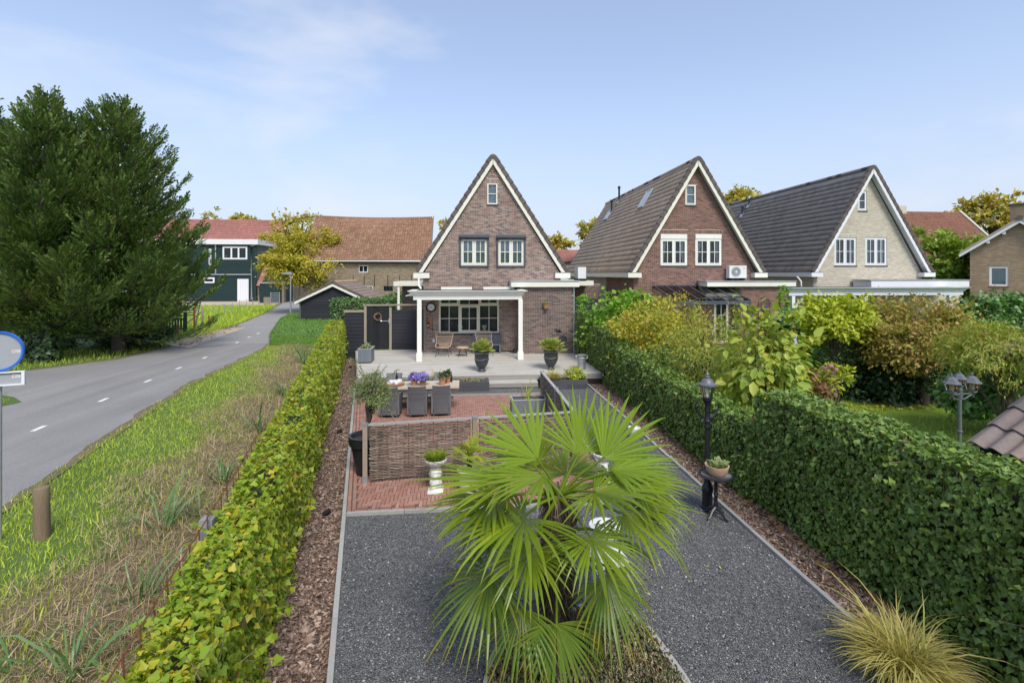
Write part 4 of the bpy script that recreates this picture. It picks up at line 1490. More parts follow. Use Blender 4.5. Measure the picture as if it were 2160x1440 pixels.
# ================================================================== house 3
Y3 = 27.0
h3 = dict(name='brick_house', label='pale cream brick gabled house with dark grey roof and long white veranda', xc=23.98, Y=Y3, hw=3.72, ze=4.14, zr=10.30, len=15.6,
          mortar='mortar3', brick='brick3', tile='tile3', paint='coldwhite', fo=0.4, nverge=18, sidelen=5, amp=0.065, tw=0.30, th=0.36, barge=0.17)
W3 = [(21.82, 23.22, 4.52, 6.16), (23.8, 25.2, 4.52, 6.18)]
A3 = (23.34, 23.9, 7.78, 8.95)
D3 = (19.6 + 1.4, 24.2, 0.3, 3.0)
h3['holes'] = W3 + [A3, D3]
h3['soldiers'] = [(21.78, 23.26, 6.18), (23.76, 25.24, 6.2), (23.28, 23.96, 8.97)]
H3 = gable_house(h3)
for (a, c, d, e) in W3:
    window(H3, a, c, d, e, Y3, M['coldwhite'], 2, 1, (0.5,), 0.06, 0.06, 'darkstone', 0.08, None, 0.03, rec=0.03)
    for q in (a + 0.12, c - 0.32):
        s = MB()
        s.box(q, q + 0.2, Y3 + 0.15, Y3 + 0.165, d + 0.1, e - 0.1)
        s.build('curtain', M['curtain'], H3)
window(H3, *A3, Y3, M['coldwhite'], 1, 0, (0.5,), 0.06, 0.05, 'darkstone', 0.08, None, 0.03, rec=0.03)
window(H3, *D3, Y3, M['cream'], 3, 1, (0.7,), 0.08, 0.05, None, 0.08, None, 0.03, rec=0.03, name='garden_door')
YV = 24.3
cornice(H3, onY(1664, 600, YV)[0], onY(2032, 600, YV)[0], YV, Y3 - 0.3, 2.86, 3.28, M['coldwhite'], 0.24, 'veranda_fascia')
s = MB()
s.box(16.9, 26.6, YV + 0.1, Y3 - 0.3, 3.2, 3.26)
s.build('veranda_roof', M['felt'], H3)
s = MB()
q0, q1 = onY(1838, 592, 25.6), onY(2045, 605, 25.6)
s.box(q0[0], q1[0], 25.6, 26.9, q1[1], q0[1])
s.build('extension_fascia', M['coldwhite'], H3)
s = MB()
s.box(q0[0] - 0.1, q1[0] + 0.03, 25.57, 26.9, q0[1] + 0.004, q0[1] + 0.06)
s.build('roof_trim', M['zinc'], H3)
s = MB()
s.box(q0[0] + 0.4, q1[0] - 0.3, 25.9, Y3 - 0.2, 0, q1[1] - 0.01)
s.build('extension_wall', M['mortar3'], H3)
for px in (1672, 1825, 2003):
    x = onY(px, 640, YV + 0.1)[0]
    s = MB()
    s.box(x - 0.09, x + 0.09, YV + 0.02, YV + 0.2, 0, 2.86)
    if px != 2003:
        dx = -0.7 if px == 1825 else 0.7
        s.bar((x, YV + 0.11, 2.1), (x + dx, YV + 0.11, 2.86), 0.1, 0.1)
    s.build('veranda_post', M['coldwhite'], H3)
s = MB()
a = onY(1690, 590, Y3 - 0.2)
s.tube([(a[0] - 0.25, Y3 - 0.2, 3.85), (a[0], Y3 - 0.2, 3.55), (a[0], Y3 - 0.2, 3.25)], 0.05, 8)
s.build('downpipe', M['white'], H3, smooth=True)

# ================================================================== house 4 (right edge, its gable turned towards the left)
H4 = thing('brick_house', 'tan brick house with low gable at the right edge of the view', 'house', (0, 0, 0))
PSI = rad(50)
qx, qy = onY(2046, 600, 26.0)[0], 26.0


def on4(px, py):
    """(s, z) on the turned gable plane"""
    a, b_, v = ray(px, py)
    s_ = (a * qy - b_ * qx) / (b_ * math.cos(PSI) + a * math.sin(PSI))
    t_ = (qx + s_ * math.cos(PSI)) / a
    return s_, CAMH + v * t_


sa, zr4 = on4(2150, 468)
ze4 = on4(2046, 528)[1]
wa_, wb_ = on4(2087, 603), on4(2127, 562)
W4 = (wa_[0], wb_[0], wa_[1], wb_[1])
brick_wall(H4, (0, 0, 0), (1, 0, 0), (0, -1, 0), [(0, 0, 2 * sa), (ze4, 0, 2 * sa), (zr4 - 0.12, sa - 0.05, sa + 0.05)], [W4], M['mortar4'], M['brick4'], 0, soldiers=[(W4[0] - 0.05, W4[1] + 0.05, W4[3] + 0.01)])
window(H4, *W4, 0, M['coldwhite'], 1, 0, (), 0.1, 0.0, 'redpost', 0.08, 'curtain', rec=0.02)
sl4 = (zr4 - ze4) / sa
for sx in (-1, 1):
    ex = sa + sx * (sa + 0.45)
    e = (ex, ze4 - 0.45 * sl4 + 0.1)
    s = MB()
    s.prism([e, (sa, zr4 + 0.1), (sa, zr4 - 0.08), (e[0], e[1] - 0.16)], 'y', -0.36, -0.32)
    s.build('bargeboard', M['coldwhite'], H4)
    s = MB()
    s.prism([(e[0], e[1] + 0.02), (sa, zr4 + 0.12), (sa, zr4 + 0.24), (e[0], e[1] + 0.13)], 'y', -0.38, 9)
    s.build('roof', M['tile2'], H4)
    for q in (0.3, 0.62):
        s = MB()
        x = sa + sx * sa * q
        zz = zr4 - sl4 * sa * q - 0.1
        s.box(x - 0.07, x + 0.07, -0.30, -0.01, zz - 0.12, zz + 0.03)
        s.build('purlin_end', M['coldwhite'], H4)
s = MB()
s.tube([(sa, -0.42, zr4 + 0.2), (sa, 9, zr4 + 0.2)], 0.15, 8)
s.build('ridge', M['verge'], H4)
s = MB()
s.box(0.02, 2 * sa - 0.02, 0.3, 9, 0, ze4 - 0.1)
s.build('body', M['mortar4'], H4)
s = MB()
s.box(sa - 0.35, sa + 0.5, 0.9, 1.6, zr4 - 0.3, zr4 + 1.05)
ch = s.build('chimney', M['oldbrick'], H4)
s = MB()
s.box(sa - 0.41, sa + 0.56, 0.84, 1.66, zr4 + 1.055, zr4 + 1.13)
s.build('chimney_cap', M['lichen'], ch)
H4.location = (qx, qy, 0)
H4.rotation_euler = (0, 0, -PSI)

# ---- things on the roofs
def aircon(loc, label, rz=0.0, sx=0.85, sy=0.34, sz=0.6):
    t = thing('heat_pump', label, 'heat pump', loc, rz, 'outdoor heat pump units on the flat roofs')
    b = MB()
    b.box(-sx / 2, sx / 2, -sy / 2, sy / 2, 0.12, 0.12 + sz)
    b.build('casing', M['aircon'], t, False)
    b = MB()
    for q in (-1, 1):
        b.box(q * sx * 0.36 - 0.03, q * sx * 0.36 + 0.03, -sy / 2 - 0.04, sy / 2 + 0.04, 0.0, 0.118)
    b.build('foot_rail', M['black'], t, False)
    cx = -sx * 0.12
    b = MB()
    c = (cx, 0.12 + sz / 2)
    n = 28
    for r in (0.25, 0.20, 0.15, 0.10, 0.05):
        b.tube([(c[0] + r * math.cos(2 * math.pi * k / n), -sy / 2 - 0.02, c[1] + r * math.sin(2 * math.pi * k / n)) for k in range(n + 1)], 0.006, 4, False)
    for k in range(12):
        a = math.pi * 2 * k / 12
        b.tube([(c[0] + 0.05 * math.cos(a), -sy / 2 - 0.02, c[1] + 0.05 * math.sin(a)), (c[0] + 0.25 * math.cos(a), -sy / 2 - 0.02, c[1] + 0.25 * math.sin(a))], 0.005, 4, False)
    b.build('fan_grille', M['zinc'], t, False)
    b = MB()
    b.prism([(c[0] + 0.245 * math.cos(2 * math.pi * k / 24), c[1] + 0.245 * math.sin(2 * math.pi * k / 24)) for k in range(24)], 'y', -sy / 2 - 0.008, -sy / 2 - 0.002)
    b.build('fan_opening', M['signgrey'], t, False)
    b = MB()
    b.prism([(c[0] + 0.06 * math.cos(2 * math.pi * k / 16), c[1] + 0.06 * math.sin(2 * math.pi * k / 16)) for k in range(16)], 'y', -sy / 2 - 0.035, -sy / 2 - 0.026)
    b.build('fan_hub', M['aircon'], t, False)
    b = MB()
    lx, lz = sx * 0.36, 0.12 + sz * 0.78
    for dx, dz, a in ((0, 0.03, 90), (-0.026, -0.015, 210), (0.026, -0.015, 330)):
        ux, uz = math.cos(rad(a)), math.sin(rad(a))
        b.prism([(lx, lz), (lx + ux * 0.026 - uz * 0.014, lz + uz * 0.026 + ux * 0.014), (lx + ux * 0.052, lz + uz * 0.052), (lx + ux * 0.026 + uz * 0.014, lz + uz * 0.026 - ux * 0.014)], 'y', -sy / 2 - 0.006, -sy / 2 - 0.002)
    b.build('maker_emblem', M['red'], t, False)
    return t


q = onY(1552, 584, 24.75)
aircon((q[0], 24.7, 3.67), 'white heat pump unit with round fan grille on the red brown house', 0, 0.95, 0.34, 0.66)
q = onY(1226, 590, 23.6)
t = aircon((q[0] - 0.05, 23.6, 3.66), 'small grey white heat pump seen side on between the first two houses', math.pi / 2, 0.75, 0.4, 0.56)


def flue(px, py, xc, hw, ze, zr, frac, label, mat='plastic', h=0.75, cap='black'):
    """pipe standing on the left slope of a roof: frac up the slope"""
    x = xc - hw + hw * frac
    zz = ze + (zr - ze) * frac
    a, b_, v = ray(px, py)
    y = x * b_ / a
    t = thing('roof_flue', label, 'flue', (x, y, zz), 0, 'flue pipes standing on the roof slopes')
    s = MB()
    s.tube([(0, 0, -0.25), (0, 0, h)], 0.075, 10)
    s.build('pipe', M[mat], t, False, smooth=True)
    s = MB()
    s.lathe([(0.10, h - 0.16), (0.115, h - 0.02), (0.09, h + 0.04)], 10)
    s.build('cowl', M[cap], t, False, smooth=True)
    s = MB()
    u = Vector((hw, 0, zr - ze)).normalized()
    nn = Vector((-(zr - ze), 0, hw)).normalized()
    s.obox(nn * 0.07, (0.5, 0.36, 0.02), Matrix((u, Vector((0, 1, 0)), nn)).transposed())
    s.build('flashing', M['zinc'], t, False)
    return t


flue(1306, 427, 12.25, 3.6, 4.12, 10.2, 0.90, 'tall black flue near the ridge of the middle house roof', h=1.15)
flue(1290, 458, 12.25, 3.6, 4.12, 10.2, 0.76, 'black flue beside the lower skylight of the middle house roof', h=1.0)
flue(1580, 450, 23.98, 3.72, 4.14, 10.42, 0.88, 'metal capped flue near the ridge of the dark grey roof', h=0.75, cap='zinc')
flue(1566, 470, 23.98, 3.72, 4.14, 10.42, 0.76, 'lower black flue on the dark grey roof of the cream house', h=0.75)


def skylight(parent, xc, hw, ze, zr, f0, f1, y0, y1):
    u = Vector((hw, 0, zr - ze)).normalized()
    nn = Vector((-(zr - ze), 0, hw)).normalized()
    L = math.hypot(hw, zr - ze)
    c0 = Vector((xc - hw, 0, ze))
    rot = Matrix((u, Vector((0, 1, 0)), nn)).transposed()
    m_ = c0 + u * (L * (f0 + f1) / 2) + Vector((0, (y0 + y1) / 2, 0)) + nn * 0.1
    s = MB()
    W_, H_ = y1 - y0, L * (f1 - f0)
    s.obox(m_ + u * (H_ / 2), (0.09, W_, 0.1), rot)
    s.obox(m_ - u * (H_ / 2), (0.09, W_, 0.1), rot)
    s.obox(m_ + Vector((0, W_ / 2, 0)), (H_ + 0.09, 0.09, 0.1), rot)
    s.obox(m_ - Vector((0, W_ / 2, 0)), (H_ + 0.09, 0.09, 0.1), rot)
    f = s.build('skylight', M['zinc'], parent)
    s = MB()
    s.obox(m_, (H_ - 0.05, W_ - 0.05, 0.05), rot)
    s.build('pane', SKYGLASS, f)


SKYGLASS = mk('skylight_glass', [(0.32, 0.36, 0.40)], 0.08, spec=0.9)
skylight(H2, 12.25, 3.6, 4.12, 10.2, 0.66, 0.84, 29.3, 30.1)
skylight(H2, 12.25, 3.6, 4.12, 10.2, 0.68, 0.80, 37.2, 38.0)

# ================================================================== black timber shed
YS = 37.9
SH = thing('timber_shed', 'black stained timber shed with brown tiled roof and white bargeboards', 'shed', (-9.9, YS, 0))
sxl, sxr = onY(634, 690, YS)[0], onY(772, 690, YS)[0]
sxm = (sxl + sxr) / 2
sze, szr = 2.12, 3.28
shw = (sxr - sxl) / 2
b = MB()
b.box(sxl + 0.03, sxr - 0.03, YS + 0.03, YS + 7.4, 0, sze)
b.prism([(sxl + 0.03, sze), (sxr - 0.03, sze), (sxm, szr - 0.08)], 'y', YS + 0.03, YS + 7.4)
b.build('body', M['black_wood'], SH)


def shed_ext(z):
    t = max(0, (z - sze) / (szr - sze))
    return sxm - shw * (1 - t), sxm + shw * (1 - t)


clad(SH, sxl, sxr, 0.0, szr - 0.05, YS, M['black_wood'], 15, 0.03, shed_ext)
for x in (sxl,):
    s = MB()
    s.box(x - 0.07, x + 0.02, YS - 0.05, YS + 0.06, 0, sze)
    s.build('corner_board', M['greyiron'], SH)
for sx in (-1, 1):
    e = Vector((sxm + sx * (shw + 0.35), 0, sze - 0.17))
    r = Vector((sxm, 0, szr))
    L_ = (r - e).length
    s = MB()
    s.prism([(e.x, e.z), (r.x, r.z), (r.x, r.z - 0.2), (e.x, e.z - 0.19)], 'y', YS - 0.30, YS - 0.25)
    s.build('bargeboard', M['white'], SH)
    s = MB()
    s.prism([(e.x, e.z), (r.x, r.z), (r.x, r.z + 0.05), (e.x, e.z + 0.05)], 'y', YS - 0.24, YS + 7.6)
    s.build('roof', M['tile_shed'], SH)
    u = Vector((-sx * (shw + 0.35), 0, szr - sze + 0.17))
    C = Vector((e.x, YS - 0.28, e.z + 0.06))
    tile_slope(SH, C, (0, 1, 0), u, 18, 7, wave_tile(0.42, L_ / 7, 0.035, 9, 2, curve='roll'), 0.43, L_ / 7, M['tile_shed'], 126, 0.006)
    for i in range(7):
        a, c = e.lerp(r, i / 7) + Vector((0, YS - 0.24, 0.1)), e.lerp(r, (i + 1.03) / 7) + Vector((0, YS - 0.24, 0.07))
        s = MB()
        s.bar(a, c, 0.16, 0.15)
        s.build('verge_tile', M['verge'], SH)
yy = YS - 0.3
while yy < YS + 7.4:
    s = MB()
    s.tube([(sxm, yy, szr + 0.09), (sxm, yy + 0.41, szr + 0.11)], 0.12, 8)
    s.build('ridge_tile', M['terra_pale'] if yy > YS else M['verge'], SH, smooth=True)
    yy += 0.42
s = MB()
s.tube([(sxm + shw + 0.4, YS - 0.2, sze - 0.16), (sxm + shw + 0.4, YS + 7.5, sze - 0.18)], 0.06, 8)
s.build('gutter', M['zinc'], SH, smooth=True)

# ================================================================== dark green barn
GB = thing('green_barn', 'large dark green boarded barn with red tiled roof beyond the field', 'barn', (-38, 76, 0))
Yb = 75.0
gx = onY(545, 600, Yb)[0]
gxl = -75.0
dx1 = onY(541, 560, Yb)[0]
zt = onY(540, 516, Yb)[1]
nbd = 24
clad(GB, gxl, dx1, 0, zt, Yb, M['green_wood'], nbd, 0.05)
s = MB()
s.box(gxl, dx1, Yb + 0.03, Yb + 10, 0, zt)
s.build('body', M['green_wood'], GB)
s = MB()
yd = onY(575, 515, Yb)
s.box(gxl, dx1 + 0.35, Yb - 0.4, Yb + 8.4, zt, zt + 0.75)
s.build('dormer_fascia', M['coldwhite'], GB)
# side cladding of the dormer
zr_ = 4 + (578 - 467) / FPX * 82
ysl = 0.0
s = MB()
s.prism([(Yb + 0.2, 2.6), (Yb + 0.2, zt), (Yb + 6.2, zt)], 'x', dx1 - 0.1, dx1 + 0.02)
s.build('dormer_side', M['olive_wood'], GB)
# roof and brick gable facing right
yr = 85.4
s = MB()
s.prism([(Yb - 0.2, 2.3), (yr, zr_), (yr, zr_ - 0.4), (Yb + 0.2, 2.3)], 'x', dx1 + 0.03, gx + 0.3)
s.prism([(Yb + 6, zt + 0.2), (yr, zr_), (yr, zr_ - 0.4), (Yb + 6.4, zt)], 'x', gxl, dx1 + 0.02)
s.prism([(yr, zr_), (2 * yr - Yb, 2.3), (2 * yr - Yb - 0.4, 2.3), (yr, zr_ - 0.4)], 'x', gxl, gx + 0.3)
s.build('roof', M['tile_red'], GB)
uu = Vector((0, yr - Yb, zr_ - 2.4))
t0 = (zt + 0.55 - 2.4) / (zr_ - 2.4)
C = Vector((gxl + 22, Yb + (yr - Yb) * t0, 2.4 + (zr_ - 2.4) * t0 + 0.05))
Lr = uu.length * (1 - t0)
tile_slope(GB, C, (1, 0, 0), uu, int((gx + 0.3 - C.x) / 0.33), int(Lr / 0.42), wave_tile(0.33, 0.42, 0.06, 5, 1), 0.33, 0.42, M['tile_red'], 0, 0.004)
s = MB()
s.tube([(gxl, yr, zr_ + 0.05), (gx + 0.3, yr, zr_ + 0.05)], 0.18, 8)
s.build('ridge', M['tile_red'], GB)
brick_wall(GB, (gx, Yb, 0), (0, 1, 0), (1, 0, 0), [(0, 0, 2 * (yr - Yb)), (2.3, 0, 2 * (yr - Yb)), (zr_ - 0.4, yr - Yb - 0.1, yr - Yb + 0.1)], [], M['oldbrick'], M['oldbrick'], 0, pieces=False, wname='brick_gable')
s = MB()
s.prism([(Yb - 0.3, 2.2), (yr, zr_ + 0.1), (yr, zr_ - 0.15), (Yb - 0.05, 2.2)], 'x', gx + 0.31, gx + 0.4)
s.build('verge_trim', M['tile_red'], GB)
for (qa, qb, za_, zb2) in [((470, 547), (522, 520), 0, 0), ((441, 560), (446, 525), 0, 0), ((430, 597), (453, 585), 0, 0)]:
    p0, p1 = onY(*qa, Yb), onY(*qb, Yb)
    n = 3 if qa[0] == 470 else 1
    window(GB, p0[0], p1[0], p0[1], p1[1], Yb - 0.08, M['coldwhite'], n, 0, (), 0.22, 0.0, None, 0.1, None, name='window')
p0, p1 = onY(503, 631, Yb), onY(523, 590, Yb)
s = MB()
s.box(p0[0] - 0.12, p1[0] + 0.12, Yb - 0.09, Yb - 0.03, 0.0, p1[1] + 0.12)
dfr = s.build('door_frame', M['coldwhite'], GB)
for i in range(4):
    w_ = (p1[0] - p0[0]) / 4
    s = MB()
    s.box(p0[0] + i * w_ + 0.01, p0[0] + (i + 1) * w_ - 0.01, Yb - 0.13, Yb - 0.092, 0.1, p1[1])
    s.build('door_board', M['doorwhite'], dfr)
for (pa_, pb_, r_) in [((455, 510), (455, 578), 0.09), ((530, 520), (531, 632), 0.12)]:
    a, c = onY(*pa_, Yb - 0.12), onY(*pb_, Yb - 0.12)
    s = MB()
    pts = [(a[0], Yb - 0.15, a[1]), (c[0], Yb - 0.15, max(0, c[1]))]
    if r_ > 0.1:
        pts = [(dx1 - 0.1, Yb - 0.15, zt)] + pts
    s.tube(pts, r_, 6)
    s.build('drainpipe', M['zinc'], GB, smooth=True)
a, c = onY(430, 579, Yb - 0.1), onY(530, 579, Yb - 0.1)
s = MB()
s.box(a[0] - 14, c[0], Yb - 0.16, Yb - 0.06, a[1] - 0.07, a[1] + 0.09)
s.build('rail_trim', M['zinc'], GB)
# lean-to wall at the right
Yl = 70.5
a, c = onY(548, 600, Yl), onY(591, 600, Yl)
clad(GB, a[0], c[0], 0, 2.7, Yl, M['green_wood'], 9, 0.05)
s = MB()
s.box(a[0], c[0], Yl + 0.03, Yb + 0.5, 0, 2.7)
s.build('lean_to', M['green_wood'], GB)
s = MB()
s.box(a[0] - 0.1, c[0] + 0.15, Yl - 0.2, Yb, 2.702, 2.85)
s.build('lean_to_roof', M['zinc'], GB)
bw = thing('farmyard_wall', 'pale brown farmyard wall beside the road behind the street lamp', 'wall', (c[0] + 1, Yl + 5, 0))
s = MB()
s.bar((c[0] + 0.25, Yl + 0.3, 1.3), (onY(634, 0, 92)[0], 92, 1.3), 0.3, 2.6)
s.build('wall', M['oldbrick'], bw)
# field gate beside the barn
mg = thing('field_gate', 'galvanised five bar gate standing against the dark green barn', 'gate', (*at(579, 640)[:2], 0))
a, c = onY(571, 640, 67.5), onY(590, 640, 67.5)
s = MB()
for i in range(5):
    z = 0.35 + i * 0.28
    s.tube([(a[0], 67.5, z), (c[0], 67.5, z)], 0.035, 6)
s.build('bar', M['galv'], mg)
s = MB()
for x in (a[0], c[0]):
    s.tube([(x, 67.5, 0.1), (x, 67.5, 1.6)], 0.05, 6)
s.build('gate_frame', M['galv'], mg)
pb = thing('wooden_gate', 'low pale wooden board panel beside the galvanised farm gate', 'gate', (a[0] - 1, 66.5, 0))
c0, c1 = onY(556, 640, 66.5)[0], onY(570, 640, 66.5)[0]
for i in range(6):
    w_ = (c1 - c0) / 6
    s = MB()
    s.box(c0 + i * w_ + 0.01, c0 + (i + 1) * w_ - 0.01, 66.48, 66.52, 0.02, 1.0)
    s.build('board', M['post_wood'], pb)

# ================================================================== old barn with the orange roof
OB = thing('brick_barn', 'old yellow brick barn with long orange tiled roof behind the house', 'barn', (-9, 50, 0))
Yo = 50.0
ox0, ox1 = onY(640, 548, Yo)[0], onY(906, 548, Yo)[0]
oze = onY(0, 549, Yo)[1]
yrd = 54.2
ozr = CAMH + (578 - 461) / FPX * 54.0
ow0, ow1 = onY(757, 574, Yo), onY(776, 560, Yo)
ow2, ow3 = onY(809, 614, Yo), onY(829, 603, Yo)
ow4, ow5 = onY(765, 616, Yo), onY(786, 603, Yo)
holes = [(ow0[0], ow1[0], ow0[1], ow1[1]), (ow2[0], ow3[0], ow2[1], ow3[1]), (ow4[0], ow5[0], ow4[1], ow5[1])]
brick_wall(OB, (0, Yo, 0), (1, 0, 0), (0, -1, 0), [(0, ox0, ox1), (oze, ox0, ox1)], holes, M['mortar4'], M['oldbrick'], 0, course=0.085, blen=0.24)
window(OB, *holes[0], Yo, M['coldwhite'], 2, 0, (), 0.06, 0.0, None, 0.1)
window(OB, *holes[1], Yo, M['graphite'], 1, 2, (), 0.04, 0.0, None, 0.1)
window(OB, *holes[2], Yo, M['coldwhite'], 2, 1, (0.5,), 0.07, 0.0, None, 0.1)
s = MB()
s.prism([(Yo + 0.4, 0), (Yo + 0.4, oze), (yrd, ozr - 0.2), (yrd + 4, oze), (yrd + 4, 0)], 'x', ox0 + 0.1, ox1 - 0.1)
s.build('body', M['mortar4'], OB)
s = MB()
s.prism([(Yo - 0.25, oze - 0.05), (yrd, ozr), (yrd, ozr - 0.2), (Yo - 0.1, oze - 0.15)], 'x', ox0 - 0.1, ox1 + 0.1)
s.build('roof', M['tile_or'], OB)
uu = Vector((0, yrd - Yo + 0.3, ozr - oze))
nxo, nyo = int((ox1 - ox0) / 0.245), int(uu.length / 0.235)
tile_slope(OB, (ox0, Yo - 0.3, oze + 0.06), (1, 0, 0), uu, nxo, nyo, wave_tile(0.245, 0.235, 0.07, 5, 1, lip=0.03), 0.245, 0.235, M['tile_or'], 300, 0.012, pick=lambda P: -P[:, 0], sag=0.16)
s = MB()
n = 14
s.tube([(ox0 + (ox1 - ox0) * i / n, yrd, ozr + 0.06 - 0.16 * math.sin(math.pi * i / n)) for i in range(n + 1)], 0.13, 6)
s.build('ridge', M['tile_or'], OB)
s = MB()
s.prism([(Yo - 0.4, oze), (yrd, ozr + 0.25), (yrd, ozr), (Yo - 0.3, oze - 0.15)], 'x', ox1 + 0.1, ox1 + 0.18)
s.build('verge_trim', M['greyiron'], OB)
s = MB()
s.tube([(ox0, Yo - 0.42, oze - 0.02), (ox1, Yo - 0.42, oze - 0.02)], 0.09, 6)
s.build('gutter', M['zinc'], OB, smooth=True)
for px in (745, 768, 790, 818, 843, 868):
    x = onY(px, 0, Yo - 0.03)[0]
    s = MB()
    s.box(x - 0.03, x + 0.03, Yo - 0.05, Yo - 0.02, oze - 2.3 - R.random() * 0.5, oze - 1.4)
    s.build('wall_anchor', M['black'], OB)
# pink roofed house between houses 1 and 2, red roof behind house 3
PR = thing('far_house', 'distant house with pinkish red roof between the two brick gables', 'house', (6, 62, 0))
a, c = onY(1120, 520, 64), onY(1290, 562, 60)
z_r, z_e = onY(0, 521, 64)[1], onY(0, 549, 60)[1]
s = MB()
s.prism([(60.3, 0), (60.3, z_e), (64, z_r - 0.2), (68, z_e), (68, 0)], 'x', a[0], c[0])
s.build('wall', M['coldwhite'], PR)
s = MB()
s.prism([(59.8, z_e - 0.1), (64, z_r), (68.2, z_e - 0.1), (68, z_e - 0.3), (64, z_r - 0.2), (60, z_e - 0.3)], 'x', a[0] - 0.2, c[0] + 0.2)
s.build('roof', M['tile_red'], PR)
uu = Vector((0, 4.2, z_r - z_e))
tile_slope(PR, (a[0], 59.75, z_e - 0.02), (1, 0, 0), uu, int((c[0] - a[0]) / 0.33), int(uu.length / 0.36), wave_tile(0.33, 0.36, 0.06, 5, 1), 0.33, 0.36, M['tile_red'], 0, 0.004)
cc = atD(1148, 500, 66)
s = MB()
s.box(cc[0] - 0.5, cc[0] + 0.35, 65, 65.9, 4, cc[2] + 0.3)
s.build('chimney', M['mortar3'], PR)
RR = thing('far_house', 'far long house with old dark red roof and chimney beside the cream gable', 'house', (40, 48, 0))
Yr_ = 44.0
a, c, d = onY(1850, 445, 50), onY(2022, 445, 50), onY(2090, 560, Yr_)
z_r = a[1]
z_e = onY(0, 560, Yr_)[1]
s = MB()
s.prism([(Yr_, 0), (Yr_, z_e), (50, z_r - 0.2), (56, z_e), (56, 0)], 'x', a[0] - 6, c[0] - 0.5)
s.build('wall', M['oldbrick'], RR)
s = MB()
s.prism([(Yr_ - 0.3, z_e), (50, z_r), (56, z_e), (50, z_r - 0.25)], 'x', a[0] - 6, c[0])
s.build('roof', M['tile_old'], RR)
uu = Vector((0, 6.3, z_r - z_e))
tile_slope(RR, (a[0] - 4, Yr_ - 0.3, z_e + 0.05), (1, 0, 0), uu, int((c[0] - a[0] + 4) / 0.27), int(uu.length / 0.29), wave_tile(0.27, 0.29, 0.07, 5, 1, lip=0.03), 0.27, 0.29, M['tile_old'], 0, 0.012)
s = MB()
s.bar((c[0] + 0.1, Yr_ - 0.3, z_e), (c[0] + 0.1, 50, z_r + 0.1), 0.25, 0.22)
s.build('verge_trim', M['mortar3'], RR)
cc = onY(1897, 445, 50)
s = MB()
s.box(cc[0] - 0.6, cc[0] + 0.5, 49.6, 50.4, z_r - 0.5, z_r + 0.55)
s.build('chimney', M['mortar3'], RR)
# low sheds under the conifers
LS = thing('low_shed', 'low dark shed with pale corrugated roof half hidden behind the conifers', 'shed', (-30, 38, 0))
s = MB()
s.box(-52, -26.5, 38, 43, 0, 2.0)
s.build('wall', M['black_wood'], LS)
vs, fs = [], []
n = 120
for i in range(n + 1):
    x = -53 + 27.5 * i / n
    z = 2.1 + 0.05 * (i % 2)
    vs += [(x, 37.5, z), (x, 43.5, z + 0.9)]
fs = [(2 * i, 2 * i + 2, 2 * i + 3, 2 * i + 1) for i in range(n)]
s = MB()
s.add(vs, fs)
s.build('corrugated_roof', M['zinc'], LS, fix=False)

# ================================================================== fence and gate at the end of the garden
YF = 23.8
GF = thing('garden_fence', 'black boarded garden fence panels with weathered posts left of the porch', 'fence', (-4.5, YF, 0))
fx = [onY(p, 700, YF)[0] for p in (728, 771, 824, 889)]
zt_ = 4 - (652 - 578) * YF / FPX
clad(GF, fx[0], fx[1] - 0.06, 0.1, onY(0, 665, YF)[1], YF, M['black_wood'], 12, 0.022)
clad(GF, fx[2] + 0.06, fx[3] + 0.3, DZ, zt_, YF, M['black_wood'], 12, 0.022)
for x, z in ((fx[1] - 0.0, zt_ + 0.2), (fx[2], zt_ + 0.12)):
    s = MB()
    s.box(x - 0.055, x + 0.055, YF - 0.06, YF + 0.05, 0.1, z)
    s.build('post', M['post_wood'], GF)
s = MB()
s.box(fx[1] - 0.1, fx[3] + 0.3, YF - 0.08, YF + 0.06, zt_ + 0.2, zt_ + 0.27)
s.build('top_rail', M['post_wood'], GF)
s = MB()
s.box(fx[0] - 0.05, fx[1] - 0.06, YF - 0.07, YF + 0.05, onY(0, 664, YF)[1], onY(0, 659, YF)[1])
s.build('top_rail', M['post_wood'], GF)
GG = thing('garden_gate', 'black boarded garden gate with silver latch and straw wreath', 'gate', (fx[1] + 0.6, YF, 0))
n = 7
w_ = (fx[2] - fx[1] - 0.14) / n
ztg = onY(0, 651, YF)[1]
for i in range(n):
    s = MB()
    x = fx[1] + 0.07 + i * w_
    s.box(x + 0.004, x + w_ - 0.004, YF - 0.02 - 0.012 * (i % 2), YF + 0.01, DZ + 0.04, ztg)
    s.build('board', M['black_wood_v'], GG)
s = MB()
zl = onY(0, 685, YF)[1]
xl_ = fx[2] - 0.06
s.box(xl_ - 0.34, xl_ + 0.08, YF - 0.075, YF - 0.055, zl, zl + 0.035)
s.box(xl_ - 0.03, xl_ + 0.06, YF - 0.07, YF - 0.04, zl - 0.09, zl + 0.12)
s.tube([(xl_ - 0.34, YF - 0.08, zl + 0.02), (xl_ - 0.4, YF - 0.09, zl + 0.03)], 0.03, 6)
s.build('latch', M['galv'], GG)
wr = thing('straw_wreath', 'round straw twig wreath hanging on the black garden gate', 'wreath', (0, 0, 0))
wc = onY(797, 668, YF - 0.08)
wr.location = (wc[0], YF - 0.08, wc[1])
s = MB()
for k in range(46):
    a0 = R.uniform(0, 6.28)
    rr = R.gauss(0.155, 0.02)
    pts = []
    for j in range(5):
        a = a0 + j * 0.22
        pts.append((rr * math.cos(a) + R.gauss(0, 0.006), R.gauss(0, 0.02) - 0.02, rr * math.sin(a) + R.gauss(0, 0.006)))
    pts[-1] = tuple(c * 1.12 for c in pts[-1])
    s.tube(pts, 0.009, 4)
s.build('twig_ring', M['wreath'], wr, False)
